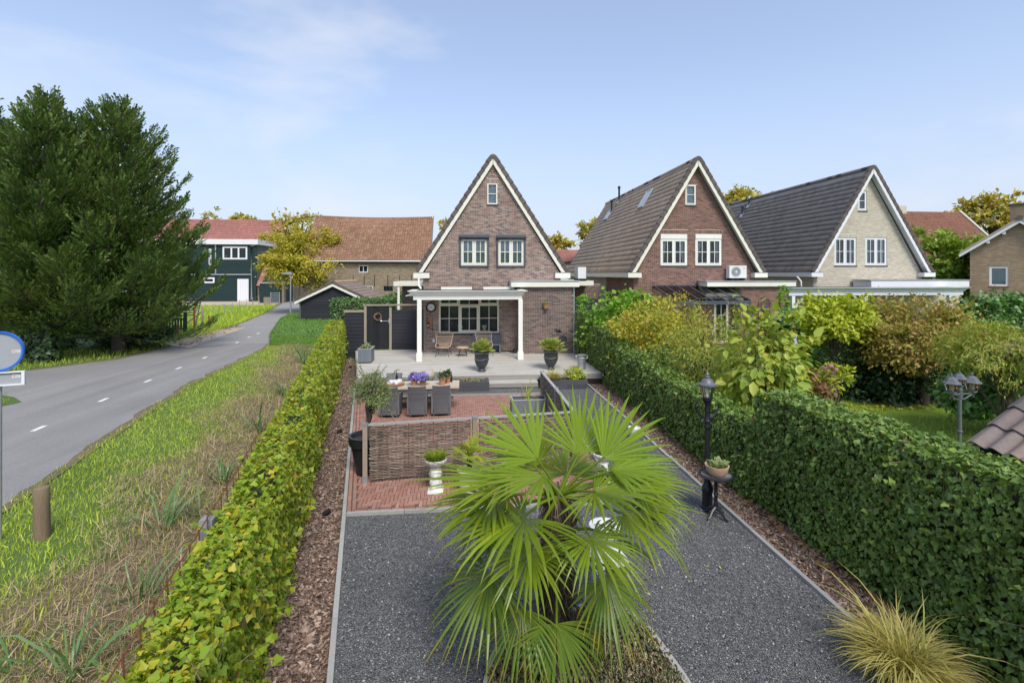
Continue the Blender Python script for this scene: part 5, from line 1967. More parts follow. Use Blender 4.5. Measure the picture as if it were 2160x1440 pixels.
# black screen behind the hedge between house 1 and 2
BS = thing('garden_fence', 'short black fence between the first two brick houses', 'fence', (6.2, 23.9, 0))
a, c = onY(1205, 640, 23.9), onY(1262, 640, 23.9)
clad(BS, a[0], c[0], 0.2, onY(0, 637, 23.9)[1], 23.9, M['black_wood'], 11, 0.02)
# trailer / lattice gate at the conifers
TG = thing('farm_gate', 'dark green slatted farm gate beside the conifers', 'gate', (*at(378, 702)[:2], 0))
Yg = 35.5
a, c = onY(340, 700, Yg), onY(388, 700, Yg)
for i in range(9):
    x = a[0] + (c[0] - a[0]) * i / 8
    s = MB()
    s.box(x - 0.06, x + 0.06, Yg - 0.02, Yg + 0.01, 0.05, 1.05)
    s.build('slat', M['greenpaint'], TG)
s = MB()
for z in (0.2, 0.85):
    s.box(a[0], c[0], Yg + 0.012, Yg + 0.05, z, z + 0.09)
s.box(c[0], c[0] + 0.18, Yg - 0.05, Yg + 0.06, 0, 1.4)
s.build('gate_frame', M['greenpaint'], TG)
RK = thing('slatted_rack', 'grey green slatted rack leaning behind the farm gate', 'rack', (a[0] + 0.6, Yg + 1.6, 0))
for i in range(8):
    z = 1.05 + i * 0.16
    s = MB()
    s.box(a[0] - 0.2, c[0] + 0.1, Yg + 1.2 + i * 0.12, Yg + 1.24 + i * 0.12, z, z + 0.09)
    s.build('slat', M['greyiron'], RK)
s = MB()
for x in (a[0] - 0.1, c[0]):
    s.bar((x, Yg + 1.3, 0), (x, Yg + 2.2, 2.2), 0.06, 0.06)
s.build('rack_frame', M['greyiron'], RK)
# field posts
fp = [(410, 700, 0.13, 1.75, 'redpost'), (427, 690, 0.17, 1.55, 'post_wood'), (454, 668, 0.06, 1.1, 'zinc'), (473, 662, 0.06, 1.1, 'zinc'), (490, 660, 0.06, 1.1, 'zinc'), (505, 655, 0.06, 1.2, 'zinc'), (520, 653, 0.06, 1.2, 'zinc'), (533, 648, 0.07, 1.2, 'post_wood'), (546, 645, 0.07, 1.3, 'post_wood')]
names = ['red brown wooden fence post at the mouth of the dirt track', 'thick mossy fence post with a slanting brace', 'first thin metal post from the braced wooden post', 'second thin metal post from the braced wooden post', 'third thin metal post from the braced wooden post', 'fourth thin metal post from the braced wooden post', 'fifth thin metal post from the braced wooden post', 'weathered wooden post next to the last metal post', 'wooden fence post nearest to the dark green barn']
tops = []
for (px, py, wd_, hh, mt), lb in zip(fp, names):
    p = at(px, py)
    s = MB()
    s.lathe([(wd_ / 2, -0.1), (wd_ / 2, hh - 0.03), (wd_ / 2 * 0.8, hh)], 8, p)
    o = s.build('fence_post', M[mt], None, smooth=True)
    tag(o, lb, 'fence post', 'posts along the edge of the field')
    if 'brace' in lb and 'slanting' in lb:
        s = MB()
        s.bar((p[0] - 1.5, p[1] + 0.2, 0.1), (p[0], p[1], 1.2), 0.11, 0.11)
        s.build('brace', M['post_wood'], o, True)
    tops.append((p[0], p[1], hh - 0.12))
s = MB()
for dz in (0, 0.35, 0.65):
    for a, c in zip(tops[1:-1], tops[2:]):
        s.tube([(a[0], a[1], a[2] - dz), (c[0], c[1], c[2] - dz)], 0.008, 3, False)
o = s.build('fence_wire', M['zinc'], None)
tag(o, 'thin wires strung along the posts of the field', 'wire')
for (px, py, hh), lb in zip([(375, 707, 0.75), (441, 683, 0.6), (449, 686, 0.75)], ['short red marker post in front of the green farm gate', 'short red marker post just right of the braced post', 'taller red marker post right of the braced post']):
    p = at(px, py)
    s = MB()
    s.lathe([(0.07, -0.1), (0.07, hh - 0.03), (0.05, hh)], 8, p)
    tag(s.build('marker_post', M['redpost'], None, smooth=True), lb, 'marker post', 'short red marker posts')

# street lamp
p = at(613, 673)
SL = thing('street_lamp', 'slim galvanised street lamp with flat head beside the lane', 'street lamp', p)
D_ = p[0] * sT + p[1] * cT
hl = (673 - 577) * D_ / FPX
s = MB()
s.tube([(0, 0, 0), (0, 0, 1.2), (0, 0, 1.21), (0, 0, hl)], [0.085, 0.08, 0.06, 0.05], 10)
s.build('pole', M['galv'], SL, False, smooth=True)
s = MB()
s.prism([(-0.75, 0.0), (-0.72, 0.10), (-0.15, 0.18), (0.12, 0.16), (0.14, -0.08), (-0.14, -0.06)], 'y', -0.13, 0.13)
for i in range(len(s.v)):
    s.v[i] = (s.v[i][0], s.v[i][1], s.v[i][2] + hl - 0.02)
s.build('lamp_head', M['zinc'], SL, False)
s = MB()
s.box(-0.68, -0.18, -0.1, 0.1, hl - 0.055, hl - 0.02)
s.build('lamp_glass', M['bulb'], SL, False)

# ================================================================== deck and steps
DK = thing('wooden_deck', 'weathered pale wooden deck in front of the house porch', 'deck', (0, 20, 0))


def deck_left(y):
    return -3.72 - 0.225 * (y - 17.5)


y0d = 17.52
nbd = 44
bw_ = (23.75 - y0d) / nbd
for i in range(nbd):
    y = y0d + i * bw_
    xa, xb = deck_left(y), 5.02
    cuts = [xa] + sorted(R.uniform(xa + 1.2, xb - 1.2) for _ in range(1)) + [xb]
    if i % 2:
        cuts = [xa, xa + 2.9 + R.uniform(-.2, .2), xa + 5.8 + R.uniform(-.2, .2), xb]
    for a, c in zip(cuts[:-1], cuts[1:]):
        if y > 22.0 and a > 2.45:
            continue
        cc = min(c, 2.47) if y > 22.0 else c
        s = MB()
        dz = R.uniform(-0.0025, 0.0025)
        s.box(a + 0.003, cc - 0.003, y + 0.003, y + bw_ - 0.003, DZ - 0.03 + dz, DZ + dz)
        s.build('deck_board', M['deck'], DK)
s = MB()
s.box(-3.70, 5.0, y0d + 0.01, 23.7, 0.02, DZ - 0.034)
s.build('substructure', M['soil'], DK)
for z0, z1 in ((DZ - 0.20, DZ - 0.036),):
    s = MB()
    s.box(-3.72, 5.02, y0d - 0.03, y0d - 0.004, z0, z1)
    s.build('edge_board', M['deck_edge'], DK)
s = MB()
s.add([(deck_left(y0d) - 0.03, y0d - 0.03, 0.05), (deck_left(y0d) - 0.004, y0d - 0.03, 0.05), (deck_left(23.7) - 0.004, 23.7, 0.05), (deck_left(23.7) - 0.03, 23.7, 0.05), (deck_left(y0d) - 0.03, y0d - 0.03, DZ - 0.004), (deck_left(y0d) - 0.004, y0d - 0.03, DZ - 0.004), (deck_left(23.7) - 0.004, 23.7, DZ - 0.004), (deck_left(23.7) - 0.03, 23.7, DZ - 0.004)], BOXF)
s.build('edge_board', M['deck_edge'], DK)
ST = thing('wooden_step', 'low weathered wooden step in front of the deck', 'step', (1.7, 17.3, 0))
for k in range(3):
    s = MB()
    s.box(0.86, 2.58, 17.08 + k * 0.14, 17.21 + k * 0.14, 0.165, 0.195)
    s.build('tread_board', M['deck'], ST)
s = MB()
s.box(0.86, 2.58, 17.06, 17.076, 0.03, 0.165)
s.build('riser_board', M['deck_edge'], ST)
s = MB()
s.box(0.9, 2.54, 17.1, 17.48, 0.0, 0.16)
s.build('substructure', M['soil'], ST)


def raised_bed(x0, x1, y0, y1, h, label):
    t = thing('raised_bed', label, 'planter', ((x0 + x1) / 2, (y0 + y1) / 2, 0), group='charcoal raised beds along the deck')
    hh = h / 2
    for r in range(2):
        x = x0
        k = 0
        while x < x1 - 0.01:
            e = min(x1, x + (0.6 if (r + k) else 0.3))
            s = MB()
            s.box(x + 0.002, e - 0.002, y0, y0 + 0.12, r * hh + 0.002, (r + 1) * hh - 0.002)
            s.build('block', M['darkstone'], t)
            x = e
            k += 1
        for xx in (x0, x1 - 0.12):
            s = MB()
            s.box(xx, xx + 0.12, y0 + 0.122, y1, r * hh + 0.002, (r + 1) * hh - 0.002)
            s.build('block', M['darkstone'], t)
    s = MB()
    s.box(x0 + 0.125, x1 - 0.125, y0 + 0.125, y1, 0.01, h - 0.05)
    s.build('soil', M['soil'], t)
    return t


RB1 = raised_bed(-2.75, 0.84, 16.72, 17.44, 0.31, 'charcoal raised bed with mossy plants left of the deck step')
RB2 = raised_bed(2.66, 4.28, 16.72, 17.44, 0.31, 'charcoal raised bed with a tan grass and a small bush right of the deck step')

# ================================================================== urns, cans, planters on the deck
URN = [(0.02, 0.0), (0.155, 0.0), (0.165, 0.03), (0.12, 0.07), (0.105, 0.10), (0.14, 0.15), (0.20, 0.23), (0.245, 0.34), (0.262, 0.46), (0.262, 0.60), (0.268, 0.66), (0.285, 0.685), (0.288, 0.71), (0.265, 0.715), (0.25, 0.68), (0.02, 0.66)]


def urn(p, label):
    t = thing('garden_urn', label, 'urn', p, group='charcoal urns on the deck')
    s = MB()
    s.lathe(URN, 28)
    s.build('urn_body', M['urn'], t, False, smooth=True)
    s = MB()
    pts = [(0.272 * math.cos(a), 0.272 * math.sin(a), 0.50 - 0.055 * abs(math.cos(2.0 * a + 0.6)) ** 0.7) for a in [2 * math.pi * k / 40 for k in range(41)]]
    s.tube(pts, 0.013, 6, False)
    s.build('garland', M['urn_rim'], t, False, smooth=True)
    s = MB()
    s.tube([(0.283 * math.cos(2 * math.pi * k / 32), 0.283 * math.sin(2 * math.pi * k / 32), 0.70) for k in range(33)], 0.019, 6, False)
    s.build('rim', M['urn_rim'], t, False, smooth=True)
    s = MB()
    s.lathe([(0.0, 0.675), (0.25, 0.675)], 20, cap=False)
    s.build('soil', M['soil'], t, False)
    return t


U1 = at(1016, 783, DZ)
U2 = at(1162, 779, DZ)
urn(U1, 'charcoal urn with dwarf palm on the deck near the left porch chairs')
urn(U2, 'charcoal urn with dwarf palm on the deck in front of the plain brick wall')
p = at(1227, 778, DZ)
t = thing('milk_churn', 'old galvanised churn with two handles at the right end of the deck', 'churn', p)
s = MB()
s.lathe([(0.155, 0.0), (0.16, 0.02), (0.15, 0.05), (0.158, 0.40), (0.17, 0.43), (0.14, 0.46), (0.15, 0.50), (0.185, 0.52), (0.19, 0.545), (0.17, 0.55), (0.02, 0.545)], 22)
s.build('can', M['galv'], t, False, smooth=True)
s = MB()
for q in (-1, 1):
    s.tube([(q * 0.165, 0, 0.40), (q * 0.23, 0, 0.43), (q * 0.235, 0, 0.49), (q * 0.17, 0, 0.51)], 0.016, 6)
s.build('handle', M['galv'], t, False, smooth=True)


def slat_planter(p, sx, sy, sz, label, n, group=None, topw=0.06):
    t = thing('wooden_planter', label, 'planter', p, group='blue grey boarded planters')
    w_ = sx / n
    for sgn in (-1, 1):
        for i in range(n):
            s = MB()
            x = -sx / 2 + i * w_
            s.box(x + 0.003, x + w_ - 0.003, sgn * sy / 2 - 0.012, sgn * sy / 2 + 0.012, 0.05, sz)
            s.build('board', M['grey_wood'], t, False)
        m = max(2, round(sy / w_))
        for i in range(m):
            s = MB()
            y = -sy / 2 + 0.014 + i * (sy - 0.028) / m
            s.box(sgn * sx / 2 - 0.012, sgn * sx / 2 + 0.012, y + 0.003, y + (sy - 0.028) / m - 0.003, 0.05, sz)
            s.build('board', M['grey_wood'], t, False)
    s = MB()
    for sgn in (-1, 1):
        s.box(-sx / 2 - 0.03, sx / 2 + 0.03, sgn * (sy / 2 - 0.01) - topw / 2, sgn * (sy / 2 - 0.01) + topw / 2, sz + 0.002, sz + 0.03)
        s.box(sgn * (sx / 2 - 0.01) - topw / 2, sgn * (sx / 2 - 0.01) + topw / 2, -sy / 2 + 0.03, sy / 2 - 0.03, sz + 0.003, sz + 0.028)
    s.build('rim', M['concrete'], t, False)
    s = MB()
    for a in (-1, 1):
        s.box(a * sx * 0.4 - 0.03, a * sx * 0.4 + 0.03, -sy / 2 + 0.02, sy / 2 - 0.02, 0, 0.05)
    s.build('feet', M['black'], t, False)
    s = MB()
    s.box(-sx / 2 + 0.02, sx / 2 - 0.02, -sy / 2 + 0.02, sy / 2 - 0.02, 0.06, sz - 0.06)
    s.build('soil', M['soil'], t, False)
    return t


PLA = at(769, 766, DZ)
PLA = (PLA[0], PLA[1] + 0.35, DZ)
slat_planter(PLA, 0.50, 0.75, 0.56, 'blue grey planter with a leafy plant at the left end of the deck', 5)
PLB = (1.78, 13.55, 0.012)
slat_planter(PLB, 0.98, 0.5, 0.52, 'blue grey planter with strappy plant between the dining table and the side screen', 6)

# ================================================================== porch furniture and wall things
RC = thing('rattan_chair', 'blond rattan lounge chair on black legs, the left of the pair under the porch window', 'chair', (*at(936, 750, DZ)[:2], DZ), rad(-8), 'rattan lounge chairs on the porch')
s = MB()
nn_ = 15
for i in range(nn_):
    t = i / (nn_ - 1) * 2 - 1
    x0, x1 = 0.20 * t, 0.40 * t
    pts = [(x0 * 1.15, -0.38 + 0.06 * t * t, 0.40), (x0, -0.1, 0.37), (x0 * 1.05, 0.16, 0.40), (x0 * 1.3 + 0.02 * t, 0.27 - 0.12 * t * t, 0.60), (x1, 0.38 - 0.18 * t * t, 1.02 - 0.02 * t * t)]
    s.tube(pts, 0.0075, 5, False)
s.build('rattan_canes', M['rattan'], RC, False, smooth=True)
s = MB()
rim = [(-0.27, -0.33, 0.41), (-0.33, -0.2, 0.46), (-0.33, 0.05, 0.58), (-0.40, 0.20, 1.01), (-0.2, 0.33, 1.03), (0, 0.385, 1.03), (0.2, 0.33, 1.03), (0.40, 0.20, 1.01), (0.33, 0.05, 0.58), (0.33, -0.2, 0.46), (0.27, -0.33, 0.41), (0, -0.39, 0.40), (-0.27, -0.33, 0.41)]
s.tube(rim, 0.018, 6, False)
s.tube([(-0.33, 0.0, 0.55), (-0.18, 0.2, 0.5), (0.18, 0.2, 0.5), (0.33, 0.0, 0.55)], 0.012, 5, False)
s.tube([(-0.36, 0.14, 0.8), (-0.18, 0.27, 0.8), (0.18, 0.27, 0.8), (0.36, 0.14, 0.8)], 0.012, 5, False)
s.build('rattan_rim', M['rattan'], RC, False, smooth=True)
for x, y in ((-0.2, -0.3), (0.2, -0.3), (-0.2, 0.2), (0.2, 0.2)):
    s = MB()
    s.tube([(x, y, 0.38), (x * 1.5, y * 1.25, 0.0)], 0.011, 6)
    s.build('leg', M['black'], RC, False)
s = MB()
s.tube([(-0.2, -0.3, 0.37), (0.2, -0.3, 0.37), (0.2, 0.2, 0.37), (-0.2, 0.2, 0.37), (-0.2, -0.3, 0.37)], 0.01, 5, False)
s.build('seat_ring', M['black'], RC, False)
dup(RC, (*at(1022, 748, DZ)[:2], DZ), rad(14), 'blond rattan lounge chair on black legs, the right one half hidden by the urn palm')
t = thing('footstool', 'small rattan footstool on black hairpin legs between the chairs', 'footstool', (*at(976, 751, DZ)[:2], DZ))
s = MB()
s.lathe([(0.02, 0.36), (0.26, 0.36), (0.275, 0.385), (0.26, 0.41), (0.02, 0.415)], 18)
s.build('seat', M['rattan'], t, False, smooth=True)
for k in range(4):
    a = math.pi / 4 + k * math.pi / 2
    s = MB()
    s.tube([(0.16 * math.cos(a - .3), 0.16 * math.sin(a - .3), 0.36), (0.26 * math.cos(a), 0.26 * math.sin(a), 0), (0.16 * math.cos(a + .3), 0.16 * math.sin(a + .3), 0.36)], 0.009, 5)
    s.build('leg', M['black'], t, False)
s = MB()
s.tube([(0.22 * math.cos(math.pi / 4 + k * math.pi / 2), 0.22 * math.sin(math.pi / 4 + k * math.pi / 2), 0.16) for k in range(5)], 0.008, 5, False)
s.build('stretcher', M['black'], t, False)
t = thing('porch_bench', 'blue grey boarded bench against the wall below the porch window', 'bench', (1.0, 22.55, DZ))
for i in range(9):
    s = MB()
    x = 0.35 + i * 0.145
    s.box(x + 0.003, x + 0.142, 22.72, 22.745, DZ + 0.05, 1.2)
    s.build('back_board', M['grey_wood'], t)
s = MB()
s.box(0.35, 1.66, 22.3, 22.715, DZ + 0.36, DZ + 0.40)
s.box(0.37, 0.43, 22.32, 22.7, DZ, DZ + 0.355)
s.box(1.58, 1.64, 22.32, 22.7, DZ, DZ + 0.355)
s.build('seat', M['grey_wood'], t)
t = thing('cushion', 'mauve cushion lying on the bench behind the rattan chairs', 'cushion', (1.02, 22.55, DZ + 0.41))
s = MB()
s.lathe([(0.05, 0), (0.26, 0.03), (0.30, 0.10), (0.27, 0.16), (0.05, 0.2)], 16)
s.build('cover', M['cushion'], t, False, smooth=True)
s = MB()
a, c = at(1044, 742, DZ), at(1088, 742, DZ)
s.box(a[0], c[0], a[1], a[1] + 1.0, DZ + 0.004, DZ + 0.02)
tag(s.build('doormat', M['mat']), 'black doormat on the deck in front of the corner door', 'doormat')
s = MB()
a = at(1086, 744, DZ)
s.lathe([(0.02, 0), (0.13, 0.01), (0.14, 0.08), (0.07, 0.16), (0.03, 0.2)], 10, a)
s.tube([(a[0] - 0.25, a[1], DZ + 0.04), (a[0], a[1], DZ + 0.07)], [0.02, 0.05], 6)
tag(s.build('boot_scraper', M['black'], None, smooth=True), 'small dark boot scraper beside the right porch post', 'boot scraper')
# clock
cx_, cz_ = onY(909, 648, Y1 - 0.05)
CK = thing('wall_clock', 'round black rimmed wall clock with white face under the porch', 'clock', (cx_, Y1 - 0.03, cz_))
s = MB()
s.lathe([(0.165, 0.0), (0.225, 0.0), (0.23, 0.03), (0.205, 0.055), (0.175, 0.045), (0.165, 0.02)], 32, cap=False)
for i in range(len(s.v)):
    x, y, z = s.v[i]
    s.v[i] = (x, -z, y)
s.build('rim', M['black'], CK, False, smooth=True)
s = MB()
s.prism([(0.18 * math.cos(2 * math.pi * k / 32), 0.18 * math.sin(2 * math.pi * k / 32)) for k in range(32)], 'y', -0.015, -0.003)
s.build('face', M['coldwhite'], CK, False)


def text_mesh(txt, size):
    cu = bpy.data.curves.new('txt', 'FONT')
    cu.body = txt
    cu.size = size
    cu.align_x = 'CENTER'
    cu.align_y = 'CENTER'
    cu.extrude = 0.001
    o = bpy.data.objects.new('txt', cu)
    SC.collection.objects.link(o)
    dg = bpy.context.evaluated_depsgraph_get()
    me = bpy.data.meshes.new_from_object(o.evaluated_get(dg))
    vs = [tuple(v.co) for v in me.vertices]
    fs = [tuple(q.vertices) for q in me.polygons]
    bpy.data.objects.remove(o)
    bpy.data.curves.remove(cu)
    bpy.data.meshes.remove(me)
    return vs, fs


s = MB()
for h in range(1, 13):
    vs, fs = text_mesh(str(h), 0.058)
    a = math.pi / 2 - h * math.pi / 6
    ox, oz = 0.138 * math.cos(a), 0.138 * math.sin(a)
    s.add([(v[0] + ox, -0.018 - v[2], v[1] + oz) for v in vs], fs)
s.build('numerals', M['black'], CK, False, fix=False)
for a, L_ in ((math.pi / 2 - rad(100), 0.08), (math.pi / 2 - rad(262), 0.125)):
    s = MB()
    s.bar((-0.02 * math.cos(a), -0.024, -0.02 * math.sin(a)), (L_ * math.cos(a), -0.024, L_ * math.sin(a)), 0.012, 0.004, up=(0, -1, 0))
    s.build('hand', M['black'], CK, False)
# wind chime / hanging ornaments below the clock
hx, hz = onY(907, 669, Y1 - 0.05)
HO = thing('wall_hanger', 'driftwood wall hanger with cords, orange and white balls below the clock', 'wall hanger', (hx, Y1 - 0.05, hz))
s = MB()
s.tube([(-0.16, 0, 0.0), (0, 0, 0.02), (0.16, 0, 0.03)], 0.018, 6)
s.build('driftwood', M['post_wood'], HO, False)
s = MB()
s.tube([(-0.1, 0.01, 0.02), (0.0, 0.01, 0.2), (0.12, 0.01, 0.03)], 0.004, 4)
for x, L_ in ((-0.12, 0.55), (0.12, 0.65)):
    s.tube([(x, 0, 0), (x + 0.01, 0, -L_)], 0.006, 4)
s.tube([(-0.06, 0, -0.42), (-0.10, 0, -0.5), (-0.06, 0, -0.6), (-0.02, 0, -0.5), (-0.06, 0, -0.42)], 0.006, 4)
s.build('cord', M['black'], HO, False)
s = MB()
s.tube([(0.03, 0, 0), (0.03, 0, -0.33)], 0.012, 5)
s.lathe([(0.005, -0.43), (0.042, -0.40), (0.045, -0.37), (0.03, -0.34), (0.005, -0.33)], 10, (0.03, 0, 0))
s.build('orange_ball', M['orange'], HO, False, smooth=True)
s = MB()
s.lathe([(0.005, -0.42), (0.03, -0.40), (0.034, -0.38), (0.005, -0.35)], 10, (-0.09, 0, 0))
s.build('white_ball', M['white'], HO, False, smooth=True)
s = MB()
s.lathe([(0.02, -0.33), (0.06, -0.30), (0.05, -0.24), (0.01, -0.2)], 10, (-0.09, 0, 0))
s.lathe([(0.01, -0.62), (0.035, -0.58), (0.01, -0.5)], 8, (0.12, 0, 0))
s.build('bell', M['rust'], HO, False, smooth=True)
ox_, oz_ = onY(915, 718, Y1 - 0.02)
s = MB()
s.box(ox_ - 0.05, ox_ + 0.05, Y1 - 0.07, Y1 - 0.01, oz_ - 0.08, oz_ + 0.08)
s.box(ox_ - 0.03, ox_ + 0.03, Y1 - 0.085, Y1 - 0.071, oz_ - 0.04, oz_ + 0.03)
tag(s.build('power_socket', M['coldwhite']), 'small white outdoor socket low on the wall left of the rattan chair', 'socket')
# wall pot on the extension
wx, wz = onY(1151, 645, YE - 0.1)
t = thing('wall_pot', 'small terracotta pot with fern hanging on the plain brick wall', 'plant pot', (wx, YE - 0.13, wz - 0.12))
s = MB()
s.lathe([(0.02, 0), (0.09, 0.0), (0.125, 0.14), (0.135, 0.14), (0.135, 0.17), (0.11, 0.17), (0.02, 0.14)], 16)
s.build('pot', M['terra'], t, False, smooth=True)
WALLPOT = (wx, YE - 0.13, wz + 0.04)
# hose reel and iron bird
wx, wz = onY(1187, 716, YE - 0.1)
t = thing('hose_reel', 'dark wall mounted hose reel at the right end of the brick wall', 'hose reel', (wx, YE - 0.15, wz))
s = MB()
for k in range(4):
    s.tube([(0.17 * math.cos(a), -0.06 + k * 0.04, 0.2 * math.sin(a)) for a in [2 * math.pi * q / 20 for q in range(21)]], 0.022, 6, False)
s.build('hose', M['graphite'], t, False, smooth=True)
s = MB()
s.prism([(0.14 * math.cos(2 * math.pi * k / 16), 0.17 * math.sin(2 * math.pi * k / 16)) for k in range(16)], 'y', -0.1, 0.14)
s.build('drum', M['urn'], t, False)
wx, wz = onY(1178, 699, YE - 0.05)
t = thing('iron_ornament', 'black iron bird ornament above the hose reel', 'wall ornament', (wx, YE - 0.03, wz))
s = MB()
s.tube([(-0.16, 0, 0.0), (-0.06, 0, 0.06), (0.05, 0, 0.05), (0.16, 0, -0.05)], [0.008, 0.035, 0.05, 0.006], 8)
s.tube([(-0.05, 0, 0.05), (-0.09, 0, 0.12), (-0.13, 0, 0.13)], [0.03, 0.025, 0.005], 6)
s.tube([(0, 0, 0.03), (0, 0, -0.08), (-0.1, 0, -0.1)], 0.01, 5)
s.build('bird', M['black'], t, False, smooth=True)

# ================================================================== dining table with wicker chairs
TB = thing('dining_table', 'long bleached wooden trestle dining table on the brick paving', 'table', (-1.43, 14.5, 0.012))
TZ = 0.77
tx0, tx1 = -1.27, 1.27
for k in range(4):
    s = MB()
    y = -0.42 + k * 0.21
    s.box(tx0 + R.uniform(-.006, .006), tx1 + R.uniform(-.006, .006), y + 0.003, y + 0.207, TZ - 0.055, TZ)
    s.build('top_plank', M['table_wood'], TB, False)
for q in (-1, 1):
    s = MB()
    s.box(tx0 + 0.02, tx1 - 0.02, q * 0.33 - 0.03, q * 0.33 + 0.03, TZ - 0.13, TZ - 0.057)
    s.build('apron', M['table_leg'], TB, False)
for x in (-0.98, 0.98):
    for q in (-1, 1):
        s = MB()
        s.bar((x, q * 0.34, 0.06), (x, -q * 0.24, TZ - 0.1), 0.09 - 0.004 * q, 0.1, up=(1, 0, 0))
        s.build('leg', M['table_leg'], TB, False)
    s = MB()
    s.box(x - 0.06, x + 0.06, -0.4, 0.4, 0.0, 0.09)
    s.build('foot_beam', M['table_leg'], TB, False)
s = MB()
s.box(-1.1, 1.1, -0.045, 0.045, 0.30, 0.39)
s.build('stretcher', M['table_leg'], TB, False)


def wicker_chair(loc, rz, label):
    t = thing('wicker_chair', label, 'chair', loc, rz, 'grey wicker dining chairs round the long table')
    # woven back reaching down to the feet; the sitter faces +y, the back is on -y
    rows, cols = 30, 13
    vs, fs = [], []
    for j in range(rows + 1):
        v = j / rows
        z = 0.10 + 0.80 * v
        hw = 0.205 + 0.045 * v
        y = -0.30 - 0.085 * max(0, v - 0.4) ** 1.4 * 1.9
        for i in range(cols + 1):
            u = i / cols * 2 - 1
            sag = 0.025 * (1 - u * u) * (1 if v > 0.9 else 0) * (v - 0.9) * 10
            vs.append((hw * u, y - 0.035 * (1 - u * u) + 0.008 * ((i + j) % 2), z - sag * 0.5 + (0.02 * u * u if j == 0 else 0) - (0.0 if j else 0.03 * (u * u))))
    n1 = cols + 1
    for j in range(rows):
        for i in range(cols):
            fs.append((j * n1 + i, j * n1 + i + 1, (j + 1) * n1 + i + 1, (j + 1) * n1 + i))
    m = len(vs)
    vs += [(x * 0.97, y + 0.045, z) for x, y, z in vs]
    fs += [tuple(m + i for i in f[::-1]) for f in fs]
    for i in range(cols):
        fs.append((rows * n1 + i, rows * n1 + i + 1, m + rows * n1 + i + 1, m + rows * n1 + i))
        fs.append((i + 1, i, m + i, m + i + 1))
    for j in range(rows):
        fs.append((j * n1, (j + 1) * n1, m + (j + 1) * n1, m + j * n1))
        fs.append(((j + 1) * n1 + cols, j * n1 + cols, m + j * n1 + cols, m + (j + 1) * n1 + cols))
    s = MB()
    s.add(vs, fs)
    s.build('backrest', M['wicker'], t, False)
    # strands of the weave standing proud of the back
    s = MB()
    for j in range(1, 27):
        v = j / 27
        hw = 0.205 + 0.045 * v
        y = -0.30 - 0.085 * max(0, v - 0.4) ** 1.4 * 1.9
        pts = []
        for i in range(15):
            u = i / 14 * 2 - 1
            pts.append((hw * u, y - 0.035 * (1 - u * u) - 0.004 + 0.006 * (-1) ** (i + j), 0.10 + 0.80 * v))
        s.tube(pts, 0.0065, 4, False)
    s.build('woven_strand', M['wicker_d'], t, False, kind='stuff')
    s = MB()
    s.box(-0.22, 0.22, -0.26, 0.24, 0.30, 0.43)
    s.build('seat', M['wicker'], t, False)
    for q in (-1, 1):
        s = MB()
        s.prism([(-0.29, 0.10), (0.20, 0.13), (0.22, 0.60), (0.10, 0.645), (-0.20, 0.68), (-0.31, 0.70)], 'x', q * 0.225, q * 0.275)
        s.build('armrest', M['wicker_d'], t, False)
        for y in (-0.285, 0.2):
            s = MB()
            s.tube([(q * 0.215, y, 0.14), (q * 0.205, y, 0.0)], 0.014, 6)
            s.build('leg', M['greyiron'], t, False)
    return t


chx = [at(826, 876)[0], at(881, 876)[0], at(930, 875)[0]]
c0 = wicker_chair((chx[0], 14.05, 0.012), rad(-3), 'grey wicker chair nearest to the olive tree, its back to the woven screen')
dup(c0, (chx[1], 14.03, 0.012), rad(2), 'middle grey wicker chair of the near row, its back to the woven screen')
dup(c0, (chx[2], 14.07, 0.012), rad(4), 'right grey wicker chair of the near row, beside the open end of the table')
for x, lb in ((-2.2, 'grey wicker chair on the far side of the table, behind the pale gourds'), (-1.45, 'grey wicker chair on the far side of the table, behind the violet flowers'), (-0.72, 'grey wicker chair on the far side of the table, behind the terracotta pots')):
    dup(c0, (x, 15.22, 0.012), math.pi + R.uniform(-0.08, 0.08), lb)


def table_pot(px, r, h, label, plant, mat='terra', y=14.35):
    x = onY(px, 800, y)[0]
    t = thing('flower_pot', label, 'flower pot', (x, y, TZ + 0.014), group='terracotta pots on the dining table')
    s = MB()
    s.lathe([(0.01, 0), (r * 0.72, 0), (r * 0.95, h * 0.72), (r * 1.08, h * 0.73), (r * 1.1, h), (r * 0.92, h), (r * 0.88, h * 0.85), (0.01, h * 0.85)], 18)
    s.build('pot', M[mat], t, False, smooth=True)
    return t, (x, y, TZ + 0.014 + h)


TPOTS = [table_pot(874, 0.095, 0.16, 'left terracotta pot of violet flowers on the dining table', 0), table_pot(892, 0.09, 0.15, 'right terracotta pot of violet flowers on the dining table', 0),
         table_pot(933, 0.10, 0.22, 'front terracotta pot with small grey green shrub on the dining table', 1), table_pot(944, 0.095, 0.23, 'rear terracotta pot with reddish tipped shrub on the dining table', 1, y=14.6)]
t = thing('gourd_tray', 'tray of pale gourds and stones on the left of the dining table', 'tray', (-2.02, 14.45, TZ + 0.014))
s = MB()
s.lathe([(0.02, 0), (0.24, 0.0), (0.29, 0.05), (0.27, 0.055), (0.22, 0.02), (0.02, 0.02)], 18)
s.build('tray', M['terra'], t, False, smooth=True)
for k, (x, y, r) in enumerate([(-0.1, 0, 0.085), (0.06, -0.08, 0.075), (0.12, 0.07, 0.09), (-0.02, 0.12, 0.07), (-0.15, -0.11, 0.055)]):
    s = MB()
    s.lathe([(0.005, 0), (r * 0.8, r * 0.25), (r, r * 0.8), (r * 0.75, r * 1.35), (0.005, r * 1.5)], 12, (x, y, 0.022), wob=lambda a, z: 0.06 * math.cos(6 * a))
    s.build('gourd', M['plaster'], t, False, smooth=True)
